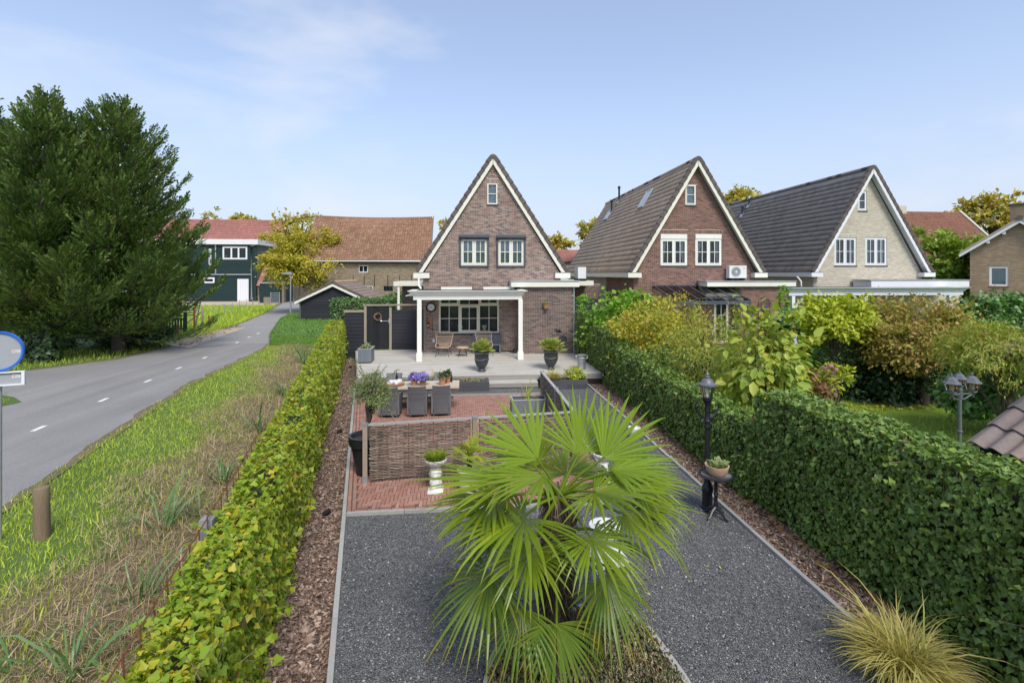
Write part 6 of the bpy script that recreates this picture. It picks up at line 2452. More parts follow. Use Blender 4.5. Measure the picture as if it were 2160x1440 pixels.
for px, yy, lb in ((952, 14.72, 'slim dark bottle standing on the right end of the dining table'), (837, 14.85, 'slim dark bottle on the far edge of the table behind the olive tree')):
    x = onY(px, 790, yy)[0]
    s = MB()
    s.lathe([(0.01, 0), (0.035, 0), (0.037, 0.16), (0.014, 0.22), (0.013, 0.30), (0.005, 0.305)], 12, (x, yy, TZ + 0.014))
    tag(s.build('bottle', M['black'], None, smooth=True), lb, 'bottle', 'bottles on the dining table')

# ================================================================== woven willow screens
SCR_H = 1.14


def screen(p0, p1, label, posts=(True, True), lift=0.07):
    p0, p1 = Vector((*p0, 0.012)), Vector((*p1, 0.012))
    t = thing('woven_screen', label, 'screen', tuple((p0 + p1) / 2), group='woven willow screens around the paving')
    d = (p1 - p0)
    L_ = d.length
    d.normalize()
    n = Vector((-d.y, d.x, 0))
    ns = 9
    xs = [0.10 + (L_ - 0.2) * i / (ns - 1) for i in range(ns)]
    for x in xs:
        s = MB()
        q = p0 + d * x
        s.tube([q + Vector((0, 0, lift)), q + Vector((0, 0, SCR_H - 0.04))], 0.011, 6)
        s.build('stake', M['willow'], t)
    s = MB()
    nr = 68
    for j in range(nr):
        z = lift + 0.02 + (SCR_H - lift - 0.07) * j / nr
        pts = []
        ph = j % 2
        ext = R.uniform(0, 0.05)
        for i in range(2 * ns - 1):
            x = 0.10 + (L_ - 0.2) * i / (2 * ns - 2)
            amp = (0.022 if (i // 2 + ph) % 2 else -0.022) if i % 2 == 0 else 0
            pts.append(p0 + d * x + n * amp + Vector((0, 0, z + R.gauss(0, 0.0045))))
        pts = [pts[0] - d * ext * 0.6] + pts + [pts[-1] + d * ext * 0.6]
        r = R.uniform(0.0062, 0.0105)
        a = R.randrange(0, 3)
        s.tube(pts[:len(pts)], r, 4, False)
    s.build('woven_rods', M['willow'], t, kind='stuff')
    s = MB()
    s.bar(p0 + d * 0.06 + Vector((0, 0, SCR_H - 0.012)), p1 - d * 0.06 + Vector((0, 0, SCR_H - 0.012)), 0.075, 0.03)
    s.build('top_rail', M['concrete'], t)
    for q, on in ((p0, posts[0]), (p1, posts[1])):
        if not on:
            continue
        s = MB()
        s.obox(q + Vector((0, 0, 0.15 + (SCR_H - 0.17) / 2)), (0.085, 0.085, SCR_H - 0.17), Matrix.Rotation(math.atan2(d.y, d.x), 3, 'Z'))
        po = s.build('post', M['post_wood'], t)
        s = MB()
        s.obox(q + Vector((0, 0, SCR_H + 0.0)), (0.1, 0.1, 0.045), Matrix.Rotation(math.atan2(d.y, d.x), 3, 'Z'))
        s.build('post_cap', M['galv'], po)
        s = MB()
        s.obox(q + Vector((0, 0, 0.085)), (0.095, 0.095, 0.17), Matrix.Rotation(math.atan2(d.y, d.x), 3, 'Z'))
        s.obox(q + Vector((0, -0.02, 0.004)), (0.15, 0.15, 0.008), Matrix.Rotation(math.atan2(d.y, d.x), 3, 'Z'))
        s.build('post_shoe', M['galv'], po)
    return t


screen((-1.88, 9.5), (0.2, 9.75), 'left woven willow screen with the black olive pot behind its end post')
screen((0.2, 9.75), (2.26, 9.98), 'right woven willow screen half hidden behind the palm', (False, True))
screen((2.26, 9.98), (2.27, 12.0), 'near woven willow side screen running away behind the palm', (False, True))
screen((2.27, 12.0), (2.25, 14.1), 'far woven willow side screen ending near the deck step', (False, True))

# olive pot
OP = (at(773, 1000)[0], 10.02, 0.012)
t = thing('olive_pot', 'tall tapered black plastic pot behind the end post of the woven screen', 'plant pot', OP)
s = MB()
s.lathe([(0.02, 0.0), (0.20, 0.0), (0.30, 0.60), (0.335, 0.60), (0.35, 0.78), (0.30, 0.78), (0.27, 0.68), (0.02, 0.66)], 28)
s.build('pot', M['plastic'], t, False, smooth=True)
s = MB()
s.lathe([(0.0, 0.69), (0.27, 0.69)], 20, cap=False)
s.build('soil', M['soil'], t, False)

# pedestal planter and the white pot with a yellow palm
PD = (at(919, 1038)[0], 9.05, 0.012)


def pedestal(p, label):
    t = thing('pedestal_planter', label, 'planter', p, group='white ornate pedestal planters')
    s = MB()

    def wob(a, z):
        return 0.10 * math.sin(3 * a + 9 * z) * math.sin(16 * z) + 0.05 * math.sin(7 * a - 20 * z)
    s.box(-0.14, 0.14, -0.14, 0.14, 0, 0.05)
    s.lathe([(0.13, 0.05), (0.115, 0.09), (0.10, 0.12), (0.115, 0.17), (0.105, 0.23), (0.095, 0.27), (0.12, 0.32), (0.11, 0.38), (0.10, 0.42), (0.09, 0.45), (0.08, 0.47)], 28, wob=wob)
    s.build('column', M['plaster'], t, False, smooth=True)
    s = MB()
    s.lathe([(0.05, 0.46), (0.10, 0.48), (0.17, 0.53), (0.20, 0.575), (0.205, 0.61), (0.18, 0.615), (0.16, 0.58), (0.02, 0.57)], 36, wob=lambda a, z: 0.035 * math.cos(18 * a) * (1 if z > 0.5 else 0))
    s.build('bowl', M['plaster'], t, False, smooth=True)
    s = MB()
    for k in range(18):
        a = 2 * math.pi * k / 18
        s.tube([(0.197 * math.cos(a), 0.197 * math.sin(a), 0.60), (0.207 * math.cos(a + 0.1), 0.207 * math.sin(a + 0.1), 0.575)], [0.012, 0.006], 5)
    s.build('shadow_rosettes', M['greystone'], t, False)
    return t


pedestal(PD, 'white ornate pedestal planter topped with clipped lime grass')
PD2 = (at(1272, 1022)[0], at(1272, 1022)[1], 0.0)
pedestal(PD2, 'white ornate pedestal planter hidden behind the right palm fronds')
WP = (at(990, 1040)[0], 8.98, 0.012)
t = thing('cream_pot', 'wide cream pot with thick rim holding a small yellow palm', 'plant pot', WP)
s = MB()
s.lathe([(0.02, 0), (0.15, 0.0), (0.17, 0.05), (0.19, 0.2), (0.195, 0.36), (0.22, 0.37), (0.225, 0.42), (0.205, 0.43), (0.18, 0.40), (0.17, 0.36), (0.02, 0.35)], 26)
s.build('pot', M['potcream'], t, False, smooth=True)
s = MB()
s.lathe([(0, 0.37), (0.17, 0.37)], 18, cap=False)
s.build('soil', M['soil'], t, False)
# white urn on plinth behind the palm
WU = at(1276, 1182)
t = thing('white_urn', 'white stone urn on a square plinth standing on the gravel behind the palm', 'urn', WU, rad(10))
s = MB()
s.box(-0.26, 0.26, -0.2, 0.2, 0, 0.09)
s.box(-0.2, 0.2, -0.15, 0.15, 0.092, 0.14)
s.build('plinth', M['plaster'], t, False)
s = MB()
s.lathe([(0.10, 0.14), (0.06, 0.2), (0.08, 0.24), (0.16, 0.32), (0.2, 0.42), (0.19, 0.47), (0.22, 0.5), (0.19, 0.51), (0.02, 0.48)], 24)
s.build('bowl', M['plaster'], t, False, smooth=True)
WG = at(1338, 925)
t = thing('white_urn', 'white round garden pot beside the right gravel kerb', 'urn', WG)
s = MB()
s.lathe([(0.10, 0), (0.12, 0.04), (0.10, 0.08), (0.13, 0.16), (0.145, 0.25), (0.15, 0.28), (0.13, 0.285), (0.12, 0.24), (0.02, 0.22)], 24)
s.build('bowl', M['plaster'], t, False, smooth=True)

# ================================================================== lamp post with iron table
LPp = at(1492, 1072)
LP = thing('garden_lamp', 'black Victorian style lamp post with clear lantern in the right gravel', 'lamp post', LPp)
s = MB()
s.lathe([(0.10, 0), (0.10, 0.05), (0.085, 0.06), (0.085, 0.30), (0.095, 0.31), (0.095, 0.36), (0.075, 0.40), (0.06, 0.42), (0.048, 0.5), (0.042, 1.36), (0.055, 1.37), (0.062, 1.40), (0.048, 1.43), (0.048, 1.48), (0.06, 1.50), (0.045, 1.53), (0.042, 1.64), (0.05, 1.70), (0.04, 1.75), (0.055, 1.80), (0.06, 1.815), (0.02, 1.82)], 14, wob=lambda a, z: 0.07 * math.cos(8 * a) if 0.06 <= z <= 1.36 else 0)
s.build('post', M['black'], LP, False, smooth=True)
for q in (-1, 1):
    s = MB()
    s.tube([(q * 0.03, 0, 1.55), (q * 0.09, 0, 1.57), (q * 0.15, 0, 1.62), (q * 0.19, 0, 1.69), (q * 0.20, 0, 1.74), (q * 0.18, 0, 1.775), (q * 0.15, 0, 1.765), (q * 0.145, 0, 1.735)], [0.02, 0.021, 0.02, 0.018, 0.017, 0.015, 0.013, 0.014], 7)
    s.tube([(q * 0.05, 0, 1.57), (q * 0.11, 0, 1.54), (q * 0.13, 0, 1.49), (q * 0.10, 0, 1.46), (q * 0.075, 0, 1.49)], [0.018, 0.018, 0.016, 0.014, 0.014], 7)
    s.build('scroll_arm', M['black'], LP, False, smooth=True)
s = MB()
for q in (-1, 1):
    s.tube([(q * 0.05, 0, 1.82), (q * 0.085, 0, 1.86), (q * 0.09, 0, 1.90), (q * 0.06, 0, 1.91)], 0.012, 6)
s.lathe([(0.03, 1.81), (0.07, 1.84), (0.075, 1.895), (0.03, 1.9)], 12)
s.build('lantern_cup', M['black'], LP, False, smooth=True)
s = MB()
s.lathe([(0.07, 1.90), (0.122, 2.105)], 20, cap=False)
s.build('lantern_glass', M['glass_l'], LP, False, smooth=True)
s = MB()
for k in range(6):
    a = 2 * math.pi * k / 6 + 0.3
    s.tube([(0.072 * math.cos(a), 0.072 * math.sin(a), 1.90), (0.124 * math.cos(a), 0.124 * math.sin(a), 2.105)], 0.005, 4)
s.build('lantern_rib', M['black'], LP, False)
s = MB()
s.lathe([(0.02, 1.90), (0.03, 1.93), (0.022, 1.97), (0.036, 2.0), (0.04, 2.04), (0.01, 2.07)], 12)
s.build('bulb', M['bulb'], LP, False, smooth=True)
s = MB()
s.lathe([(0.02, 2.10), (0.155, 2.10), (0.158, 2.125), (0.12, 2.14), (0.095, 2.17), (0.08, 2.20), (0.05, 2.22), (0.035, 2.23), (0.045, 2.25), (0.025, 2.27), (0.035, 2.29), (0.02, 2.31), (0.004, 2.36)], 24)
s.build('lantern_roof', M['greyiron'], LP, False, smooth=True)
ITp = at(1510, 1090)
IT = thing('iron_table', 'small round black iron pedestal table beside the lamp post', 'table', ITp)
s = MB()
s.lathe([(0.02, 0.675), (0.25, 0.675), (0.27, 0.685), (0.275, 0.70), (0.26, 0.708), (0.235, 0.70), (0.13, 0.70), (0.12, 0.706), (0.09, 0.70), (0.02, 0.705)], 32)
s.build('table_top', M['black'], IT, False, smooth=True)
s = MB()
for k in range(36):
    a = 2 * math.pi * k / 36
    s.tube([(0.135 * math.cos(a), 0.135 * math.sin(a), 0.704), (0.232 * math.cos(a + 0.12), 0.232 * math.sin(a + 0.12), 0.704)], 0.006, 4)
s.build('cast_pattern', M['greyiron'], IT, False)
s = MB()
s.lathe([(0.05, 0.12), (0.03, 0.16), (0.04, 0.2), (0.026, 0.24), (0.03, 0.36), (0.042, 0.38), (0.03, 0.4), (0.026, 0.62), (0.06, 0.674)], 14)
s.build('stem', M['black'], IT, False, smooth=True)
for k in range(4):
    a = 0.5 + k * math.pi / 2
    s = MB()
    s.tube([(0.02 * math.cos(a), 0.02 * math.sin(a), 0.16), (0.10 * math.cos(a), 0.10 * math.sin(a), 0.12), (0.16 * math.cos(a), 0.16 * math.sin(a), 0.04), (0.22 * math.cos(a), 0.22 * math.sin(a), 0.02)], [0.03, 0.026, 0.022, 0.016], 7)
    s.build('leg', M['black'], IT, False, smooth=True)
BW = (ITp[0] + 0.02, ITp[1], ITp[2] + 0.709)
t = thing('terracotta_bowl', 'pale weathered terracotta bowl of succulents on the iron table', 'bowl', BW)
s = MB()
s.lathe([(0.02, 0), (0.13, 0.0), (0.165, 0.05), (0.185, 0.13), (0.19, 0.155), (0.17, 0.155), (0.16, 0.12), (0.02, 0.11)], 26)
s.build('bowl', M['terra_pale'], t, False, smooth=True)
s = MB()
s.lathe([(0, 0.13), (0.165, 0.13)], 18, cap=False)
s.build('soil', M['soil'], t, False)

# ================================================================== triple lantern in the neighbour's lawn
TL_D = 9.2
TLp = atD(2024, 815, TL_D)
TL = thing('triple_lantern', 'grey three armed lantern post with amber glass spots on the lawn', 'lamp post', (TLp[0], TLp[1], 0.0), rad(8))
zt = 4 - (800 - 578) / FPX * TL_D
s = MB()
s.lathe([(0.07, 0), (0.07, 0.1), (0.045, 0.13), (0.035, 0.2), (0.033, zt - 1.0), (0.048, zt - 0.99), (0.05, zt - 0.96), (0.035, zt - 0.95), (0.033, zt - 0.36), (0.045, zt - 0.35), (0.045, zt - 0.2), (0.05, zt - 0.18), (0.03, zt - 0.14)], 12)
s.build('post', M['greyiron'], TL, False, smooth=True)


def lantern(x, y, z, sc):
    s = MB()
    n = 6
    s.lathe([(0.055 * sc, 0), (0.055 * sc, 0.02 * sc), (0.065 * sc, 0.025 * sc), (0.10 * sc, 0.15 * sc)], n, (x, y, z), cap=True)
    g = s.build('lantern_glass', M['glass_l'], TL, False)
    s = MB()
    for k in range(n):
        a = 2 * math.pi * k / n
        s.tube([(x + 0.066 * sc * math.cos(a), y + 0.066 * sc * math.sin(a), z + 0.02 * sc), (x + 0.102 * sc * math.cos(a), y + 0.102 * sc * math.sin(a), z + 0.15 * sc)], 0.006 * sc, 4)
    s.lathe([(0.04 * sc, -0.03 * sc), (0.07 * sc, 0.0), (0.07 * sc, 0.022 * sc), (0.02 * sc, 0.024 * sc)], n, (x, y, z))
    s.build('lantern_frame', M['greyiron'], TL, False)
    s = MB()
    s.lathe([(0.03 * sc, 0.03 * sc), (0.035 * sc, 0.12 * sc), (0.01, 0.13 * sc)], 8, (x, y, z))
    s.build('bulb', M['bulb'], TL, False, smooth=True)
    s = MB()
    for k in range(n):
        a = 2 * math.pi * (k + 0.5) / n
        c = Vector((x + 0.079 * sc * math.cos(a), y + 0.079 * sc * math.sin(a), z + 0.1 * sc))
        u = Vector((-math.sin(a), math.cos(a), 0))
        s.add([c + u * 0.018 * sc * math.cos(q) + Vector((0.25 * math.cos(a), 0.25 * math.sin(a), 1)) * 0.024 * sc * math.sin(q) for q in [math.pi * i / 4 for i in range(8)]], [tuple(range(8))])
    s.build('amber_spot', M['amber'], TL, False)
    s = MB()
    s.lathe([(0.02 * sc, 0.15 * sc), (0.135 * sc, 0.15 * sc), (0.135 * sc, 0.165 * sc), (0.10 * sc, 0.19 * sc), (0.075 * sc, 0.235 * sc), (0.04 * sc, 0.27 * sc), (0.015 * sc, 0.28 * sc), (0.022 * sc, 0.3 * sc), (0.008 * sc, 0.32 * sc), (0.002, 0.36 * sc)], n, (x, y, z))
    s.build('lantern_roof', M['greyiron'], TL, False)


lantern(0, 0, zt - 0.13, 0.9)
lantern(-0.27, -0.05, zt - 0.22, 1.08)
lantern(0.28, -0.02, zt - 0.24, 1.1)
for q in (-1, 1):
    s = MB()
    s.tube([(0, -0.02, zt - 0.27), (q * 0.27, -0.04, zt - 0.27)], 0.014, 6)
    s.tube([(q * 0.03, -0.02, zt - 0.37), (q * 0.12, -0.02, zt - 0.36), (q * 0.2, -0.03, zt - 0.31), (q * 0.29, -0.04, zt - 0.29), (q * 0.31, -0.04, zt - 0.32), (q * 0.28, -0.04, zt - 0.34)], 0.009, 5)
    s.build('arm', M['greyiron'], TL, False, smooth=True)

# ================================================================== sign, bollard, spots
SGD = 7.35
sg = atD(-4, 741, SGD)
SG = thing('road_sign', 'back of a round blue rimmed road sign at the left edge, plate below', 'road sign', (sg[0], sg[1], 0), rad(18))
r_ = 0.30
zc = sg[2]
s = MB()
s.prism([(r_ * math.cos(2 * math.pi * k / 48), zc + r_ * math.sin(2 * math.pi * k / 48)) for k in range(48)], 'y', -0.004, 0.004)
s.build('sign_disc', M['signgrey'], SG, False)
s = MB()
vs, fs = [], []
n = 64
for k in range(n):
    a = 2 * math.pi * k / n
    for (rr, yy) in ((r_ * 0.9, -0.006), (r_ * 0.93, -0.03), (r_ + 0.004, -0.032), (r_ + 0.004, 0.02), (r_ * 0.9, 0.02)):
        vs.append((rr * math.cos(a), yy, zc + rr * math.sin(a)))
for k in range(n):
    for i in range(5):
        fs.append((k * 5 + i, k * 5 + (i + 1) % 5, ((k + 1) % n) * 5 + (i + 1) % 5, ((k + 1) % n) * 5 + i))
s.add(vs, fs)
s.build('rim', M['blue'], SG, False, smooth=True)
zp0, zp1 = zc - 0.515, zc - 0.315
s = MB()
s.box(-0.31, 0.31, -0.004, 0.004, zp0, zp1)
s.build('plate', M['signgrey'], SG, False)
s = MB()
for q in ((-0.315, 0.315, zp0 - 0.005, zp0 + 0.012), (-0.315, 0.315, zp1 - 0.012, zp1 + 0.005)):
    s.box(q[0], q[1], -0.035, 0.02, q[2], q[3])
for x in (-0.315, 0.278):
    s.box(x, x + 0.037, -0.035, 0.02, zp0 + 0.0125, zp1 - 0.0125)
s.build('plate_frame', M['coldwhite'], SG, False)
for zz in (zc - 0.01, zc - 0.39):
    st = MB()
    st.box(0.16, 0.255, -0.0065, -0.0042, zz - 0.022, zz + 0.02)
    so = st.build('sticker', M['coldwhite'], SG, False)
    st = MB()
    st.box(0.165, 0.20, -0.008, -0.0068, zz + 0.004, zz + 0.014)
    st.build('red_print', M['red'], so, False)
    st = MB()
    for k in range(6):
        st.box(0.168 + k * 0.013, 0.177 + k * 0.013, -0.008, -0.0068, zz - 0.014, zz - 0.003)
    for k in range(4):
        st.box(0.207 + k * 0.011, 0.214 + k * 0.011, -0.008, -0.0068, zz + 0.004, zz + 0.014)
    st.build('grey_print', M['signgrey'], so, False)
s = MB()
s.tube([(0, 0.05, 0), (0, 0.05, zc + 0.2)], 0.024, 10)
s.build('pole', M['galv'], SG, False, smooth=True)
p = at(88, 1133)
s = MB()
s.lathe([(0.10, -0.2), (0.103, 0.02), (0.098, 0.45), (0.10, 0.72), (0.088, 0.76), (0.03, 0.775)], 20, p, wob=lambda a, z: 0.02 * math.sin(3 * a + 4 * z))
tag(s.build('timber_bollard', M['bollard'], None, smooth=True), 'thick round weathered timber bollard on the grass verge', 'bollard')
for (px, py), lb in (((716, 915), 'small black spotlight in the bark beside the brick paving'), ((688, 1089), 'small black spotlight in the bark nearest to the camera'), ((739, 777), 'small black spotlight in the bark beside the deck corner')):
    p = at(px, py)
    t = thing('garden_spotlight', lb, 'spotlight', p, R.uniform(-1, 1), 'black spotlights in the bark mulch')
    s = MB()
    s.tube([(0, 0, 0), (0, 0, 0.06)], 0.01, 6)
    s.build('spike', M['black'], t, False)
    s = MB()
    s.tube([(-0.05, 0, 0.04), (0.06, 0, 0.10)], [0.035, 0.04], 12)
    s.build('lamp_body', M['black'], t, False, smooth=True)

# ================================================================== near shed roof at the right edge
NR = thing('shed_roof', 'corner of a weathered wavy tiled shed roof at the lower right edge', 'roof', (6.9, 4.2, 0))
C = Vector((5.9, 5.22, 2.0))
ang = rad(36)
up = Vector((math.cos(ang), 0, math.sin(ang)))
nl = Vector((-math.sin(ang), 0, math.cos(ang)))
tm = wave_tile(0.20, 0.30, 0.05, 13, 1, lip=0.018)
rows, cols = 6, 14
dbl = []
for j in range(rows):
    for i in range(cols):
        vs, fs = wave_tile(0.40, 0.335, 0.052, 21, 2, lip=0.02, over=1.15)
        o = C + Vector((0, -i * 0.40, 0)) + up * (j * 0.335) + Vector((0, 0, R.uniform(-0.004, 0.004)))
        s = MB()
        pts = [o + Vector((0, -v[0], 0)) + up * v[1] + nl * v[2] for v in vs]
        m = len(pts)
        k = 21
        s.add(pts + [q - nl * 0.02 for q in pts[:2 * k]], [f for f in fs] + [(0, k, m + k, m), (k - 1, m + k - 1, m + 2 * k - 1, 2 * k - 1)])
        s.build('roof_tile', M['tile_near'], NR, fix=True, smooth=True)
s = MB()
a, c = C + nl * -0.05, C + up * 2.1 + nl * -0.05
s.add([a, a + Vector((0, -5.6, 0)), c + Vector((0, -5.6, 0)), c, a - nl * 0.04, a + Vector((0, -5.6, 0)) - nl * 0.04, c + Vector((0, -5.6, 0)) - nl * 0.04, c - nl * 0.04], BOXF)
s.build('roof_deck', M['black_wood'], NR)
s = MB()
s.box(6.15, 8.2, -0.4, 5.0, 0, 2.0)
s.build('shed_wall', M['black_wood'], NR)

# ================================================================== neighbour's small things
wx, wz = onY(1652, 687, 23.2)
t = thing('hose_box', 'black drum shaped hose box with white ring on the neighbouring wall', 'hose box', (wx, 23.6, wz))
s = MB()
s.tube([(0, -0.35, 0), (0, 0.3, 0)], 0.24, 24)
s.build('drum', M['plastic'], t, False, smooth=True)
s = MB()
s.tube([(0.165 * math.cos(2 * math.pi * k / 30), -0.355, 0.165 * math.sin(2 * math.pi * k / 30)) for k in range(31)], 0.022, 6, False)
s.build('ring', M['coldwhite'], t, False, smooth=True)
s = MB()
s.box(-0.5, -0.2, -0.1, 0.35, -0.2, 0.15)
s.build('wall_bracket', M['plastic'], t, False)
tx, tz = onY(1612, 650, YE2 - 0.06)
t = thing('wall_trellis', 'arched black iron wall trellis holding small pots on the red brown wall', 'trellis', (tx, YE2 - 0.06, tz))
s = MB()
wv, hv = 0.31, 0.46
arch = [(-wv, 0, -0.55), (-wv, 0, hv - 0.2)] + [(-wv * math.cos(a), 0, hv - 0.2 + wv * math.sin(a)) for a in [math.pi * k / 10 for k in range(1, 10)]] + [(wv, 0, hv - 0.2), (wv, 0, -0.55)]
s.tube(arch, 0.012, 5)
for x in (-0.15, 0, 0.15):
    s.tube([(x, 0, -0.5), (x, 0, hv)], 0.007, 4)
for z in (-0.42, -0.1, 0.22):
    s.tube([(-wv, 0, z), (wv, 0, z)], 0.007, 4)
s.tube([(-0.2, 0, 0.3), (-0.1, 0, 0.42), (0.0, 0, 0.34), (0.1, 0, 0.42), (0.2, 0, 0.3)], 0.007, 4)
s.build('ironwork', M['black'], t, False)
for dx, dz, mt, lb in ((0.02, -0.02, 'blue', 'blue small pot in the middle of the iron trellis'), (-0.17, -0.40, 'plastic', 'black small pot low on the left of the iron trellis'), (0.18, -0.36, 'plastic', 'black small pot low on the right of the iron trellis')):
    s = MB()
    s.lathe([(0.03, 0), (0.07, 0.01), (0.10, 0.12), (0.08, 0.125), (0.02, 0.1)], 12, (tx + dx, YE2 - 0.15, tz + dz))
    tag(s.build('trellis_pot', M[mt], None, smooth=True), lb, 'plant pot', 'small pots on the iron trellis')
# statue by the neighbour's hedge
sx_, sz_ = onY(1676, 735, 19.0)
t = thing('garden_statue', 'small white figure statue in front of the dark neighbouring hedge', 'statue', (sx_, 19.0, 0))
s = MB()
zb3 = sz_ - 0.15
s.box(-0.12, 0.12, -0.12, 0.12, 0, zb3)
s.build('pedestal', M['greystone'], t, False)
s = MB()
s.lathe([(0.11, 0), (0.10, 0.1), (0.085, 0.22), (0.10, 0.30), (0.115, 0.38), (0.12, 0.46), (0.06, 0.52), (0.045, 0.55), (0.075, 0.60), (0.08, 0.66), (0.055, 0.71), (0.01, 0.73)], 18, (0, 0, zb3), wob=lambda a, z: 0.16 * math.sin(2 * a + 6 * z) + 0.06 * math.sin(5 * a))
s.tube([(0.1, 0, zb3 + 0.46), (0.16, -0.08, zb3 + 0.36), (0.05, -0.13, zb3 + 0.33)], [0.045, 0.038, 0.028], 8)
s.tube([(-0.1, 0, zb3 + 0.46), (-0.17, -0.02, zb3 + 0.55), (-0.12, -0.03, zb3 + 0.66)], [0.045, 0.036, 0.026], 8)
s.build('figure', M['plaster'], t, False, smooth=True)
s = MB()
p_ = onY(1672, 698, 19.0)
s.lathe([(0.005, -0.05), (0.045, -0.02), (0.045, 0.02), (0.005, 0.05)], 10, (p_[0] + 0.05, 18.9, p_[1]))
s.tube([(p_[0] + 0.05, 18.9, p_[1]), (p_[0] + 0.02, 19.0, p_[1] + 0.25)], 0.008, 4)
tag(s.build('red_bauble', M['red'], None, smooth=True), 'small red bauble hanging above the white statue', 'bauble')
# grey block wall at the right
GW = thing('block_wall', 'low grey stone block wall behind the right garden trees', 'wall', (16, 13, 0))
Yw = 14.2
a = onY(2010, 780, Yw)[0]
zt_ = onY(0, 762, Yw)[1]
for r in range(8):
    x = a - (0.2 if r % 2 else 0)
    while x < a + 4.2:
        s = MB()
        wv = R.choice((0.28, 0.36, 0.44))
        s.box(x + 0.004, x + wv - 0.004, Yw + R.uniform(-0.012, 0.012), Yw + 0.2, r * zt_ / 8 + 0.003, (r + 1) * zt_ / 8 - 0.003)
        s.build('block', M['greystone'], GW)
        x += wv

# ================================================================== foliage templates
IVY = ([(0, 0.06, 0), (.30, -.08, .02), (.50, .24, .09), (.31, .44, .05), (0, .95, -.08), (-.31, .44, .05), (-.50, .24, .09), (-.30, -.08, .02)], [(0, 1, 2, 3, 4), (0, 4, 5, 6, 7)])
OVAL = ([(0, 0, 0), (.26, .3, .05), (.22, .7, .04), (0, 1.0, -.08), (-.22, .7, .04), (-.26, .3, .05)], [(0, 1, 2, 3), (0, 3, 4, 5)])
LANCE = ([(0, 0, 0), (.13, .4, .03), (0, 1.0, -.1), (-.13, .4, .03)], [(0, 1, 2), (0, 2, 3)])
ROUND = ([(0, 0, 0), (.42, .32, .06), (.34, .75, .05), (0, 1.0, -.05), (-.34, .75, .05), (-.42, .32, .06)], [(0, 1, 2, 3), (0, 3, 4, 5)])
SPRAY = ([(0, 0, 0), (.045, .45, 0), (0, 1.0, -.04), (-.045, .45, 0), (.03, .12, 0), (.25, .55, .05), (.05, .3, 0), (-.03, .16, 0), (-.25, .6, .05), (-.05, .36, 0), (.02, .48, .02), (.13, .86, .08), (-.02, .48, .02), (-.14, .84, .06)],
         [(0, 1, 2, 3), (4, 5, 6), (7, 8, 9), (10, 11, 2), (12, 2, 13)])
BLADE = ([(-.03, 0, 0), (.03, 0, 0), (-.025, .5, .06), (.025, .5, .06), (0, 1.0, -.06)], [(0, 1, 3, 2), (2, 3, 4)])
BLADE3 = ([(-.028, 0, 0), (.028, 0, 0), (-.03, .4, .10), (.03, .4, .10), (-.02, .78, .07), (.02, .78, .07), (0, 1.05, -.10)], [(0, 1, 3, 2), (2, 3, 5, 4), (4, 5, 6)])


def leaves(name, P, D, U, size, mat, tmpl, parent=None, kind='stuff', var=0.3, label=None):
    n = len(P)
    F = frames(D, U)
    s = size * np.exp(np.clip(NG.normal(0, var, n), -0.8, 0.5)) if np.isscalar(size) else size
    F = F * s[:, None, None]
    return scatter(name, tmpl, F, P, mat, parent, True, kind, label)


def rnd_dir(n):
    return unit(NG.normal(size=(n, 3)))


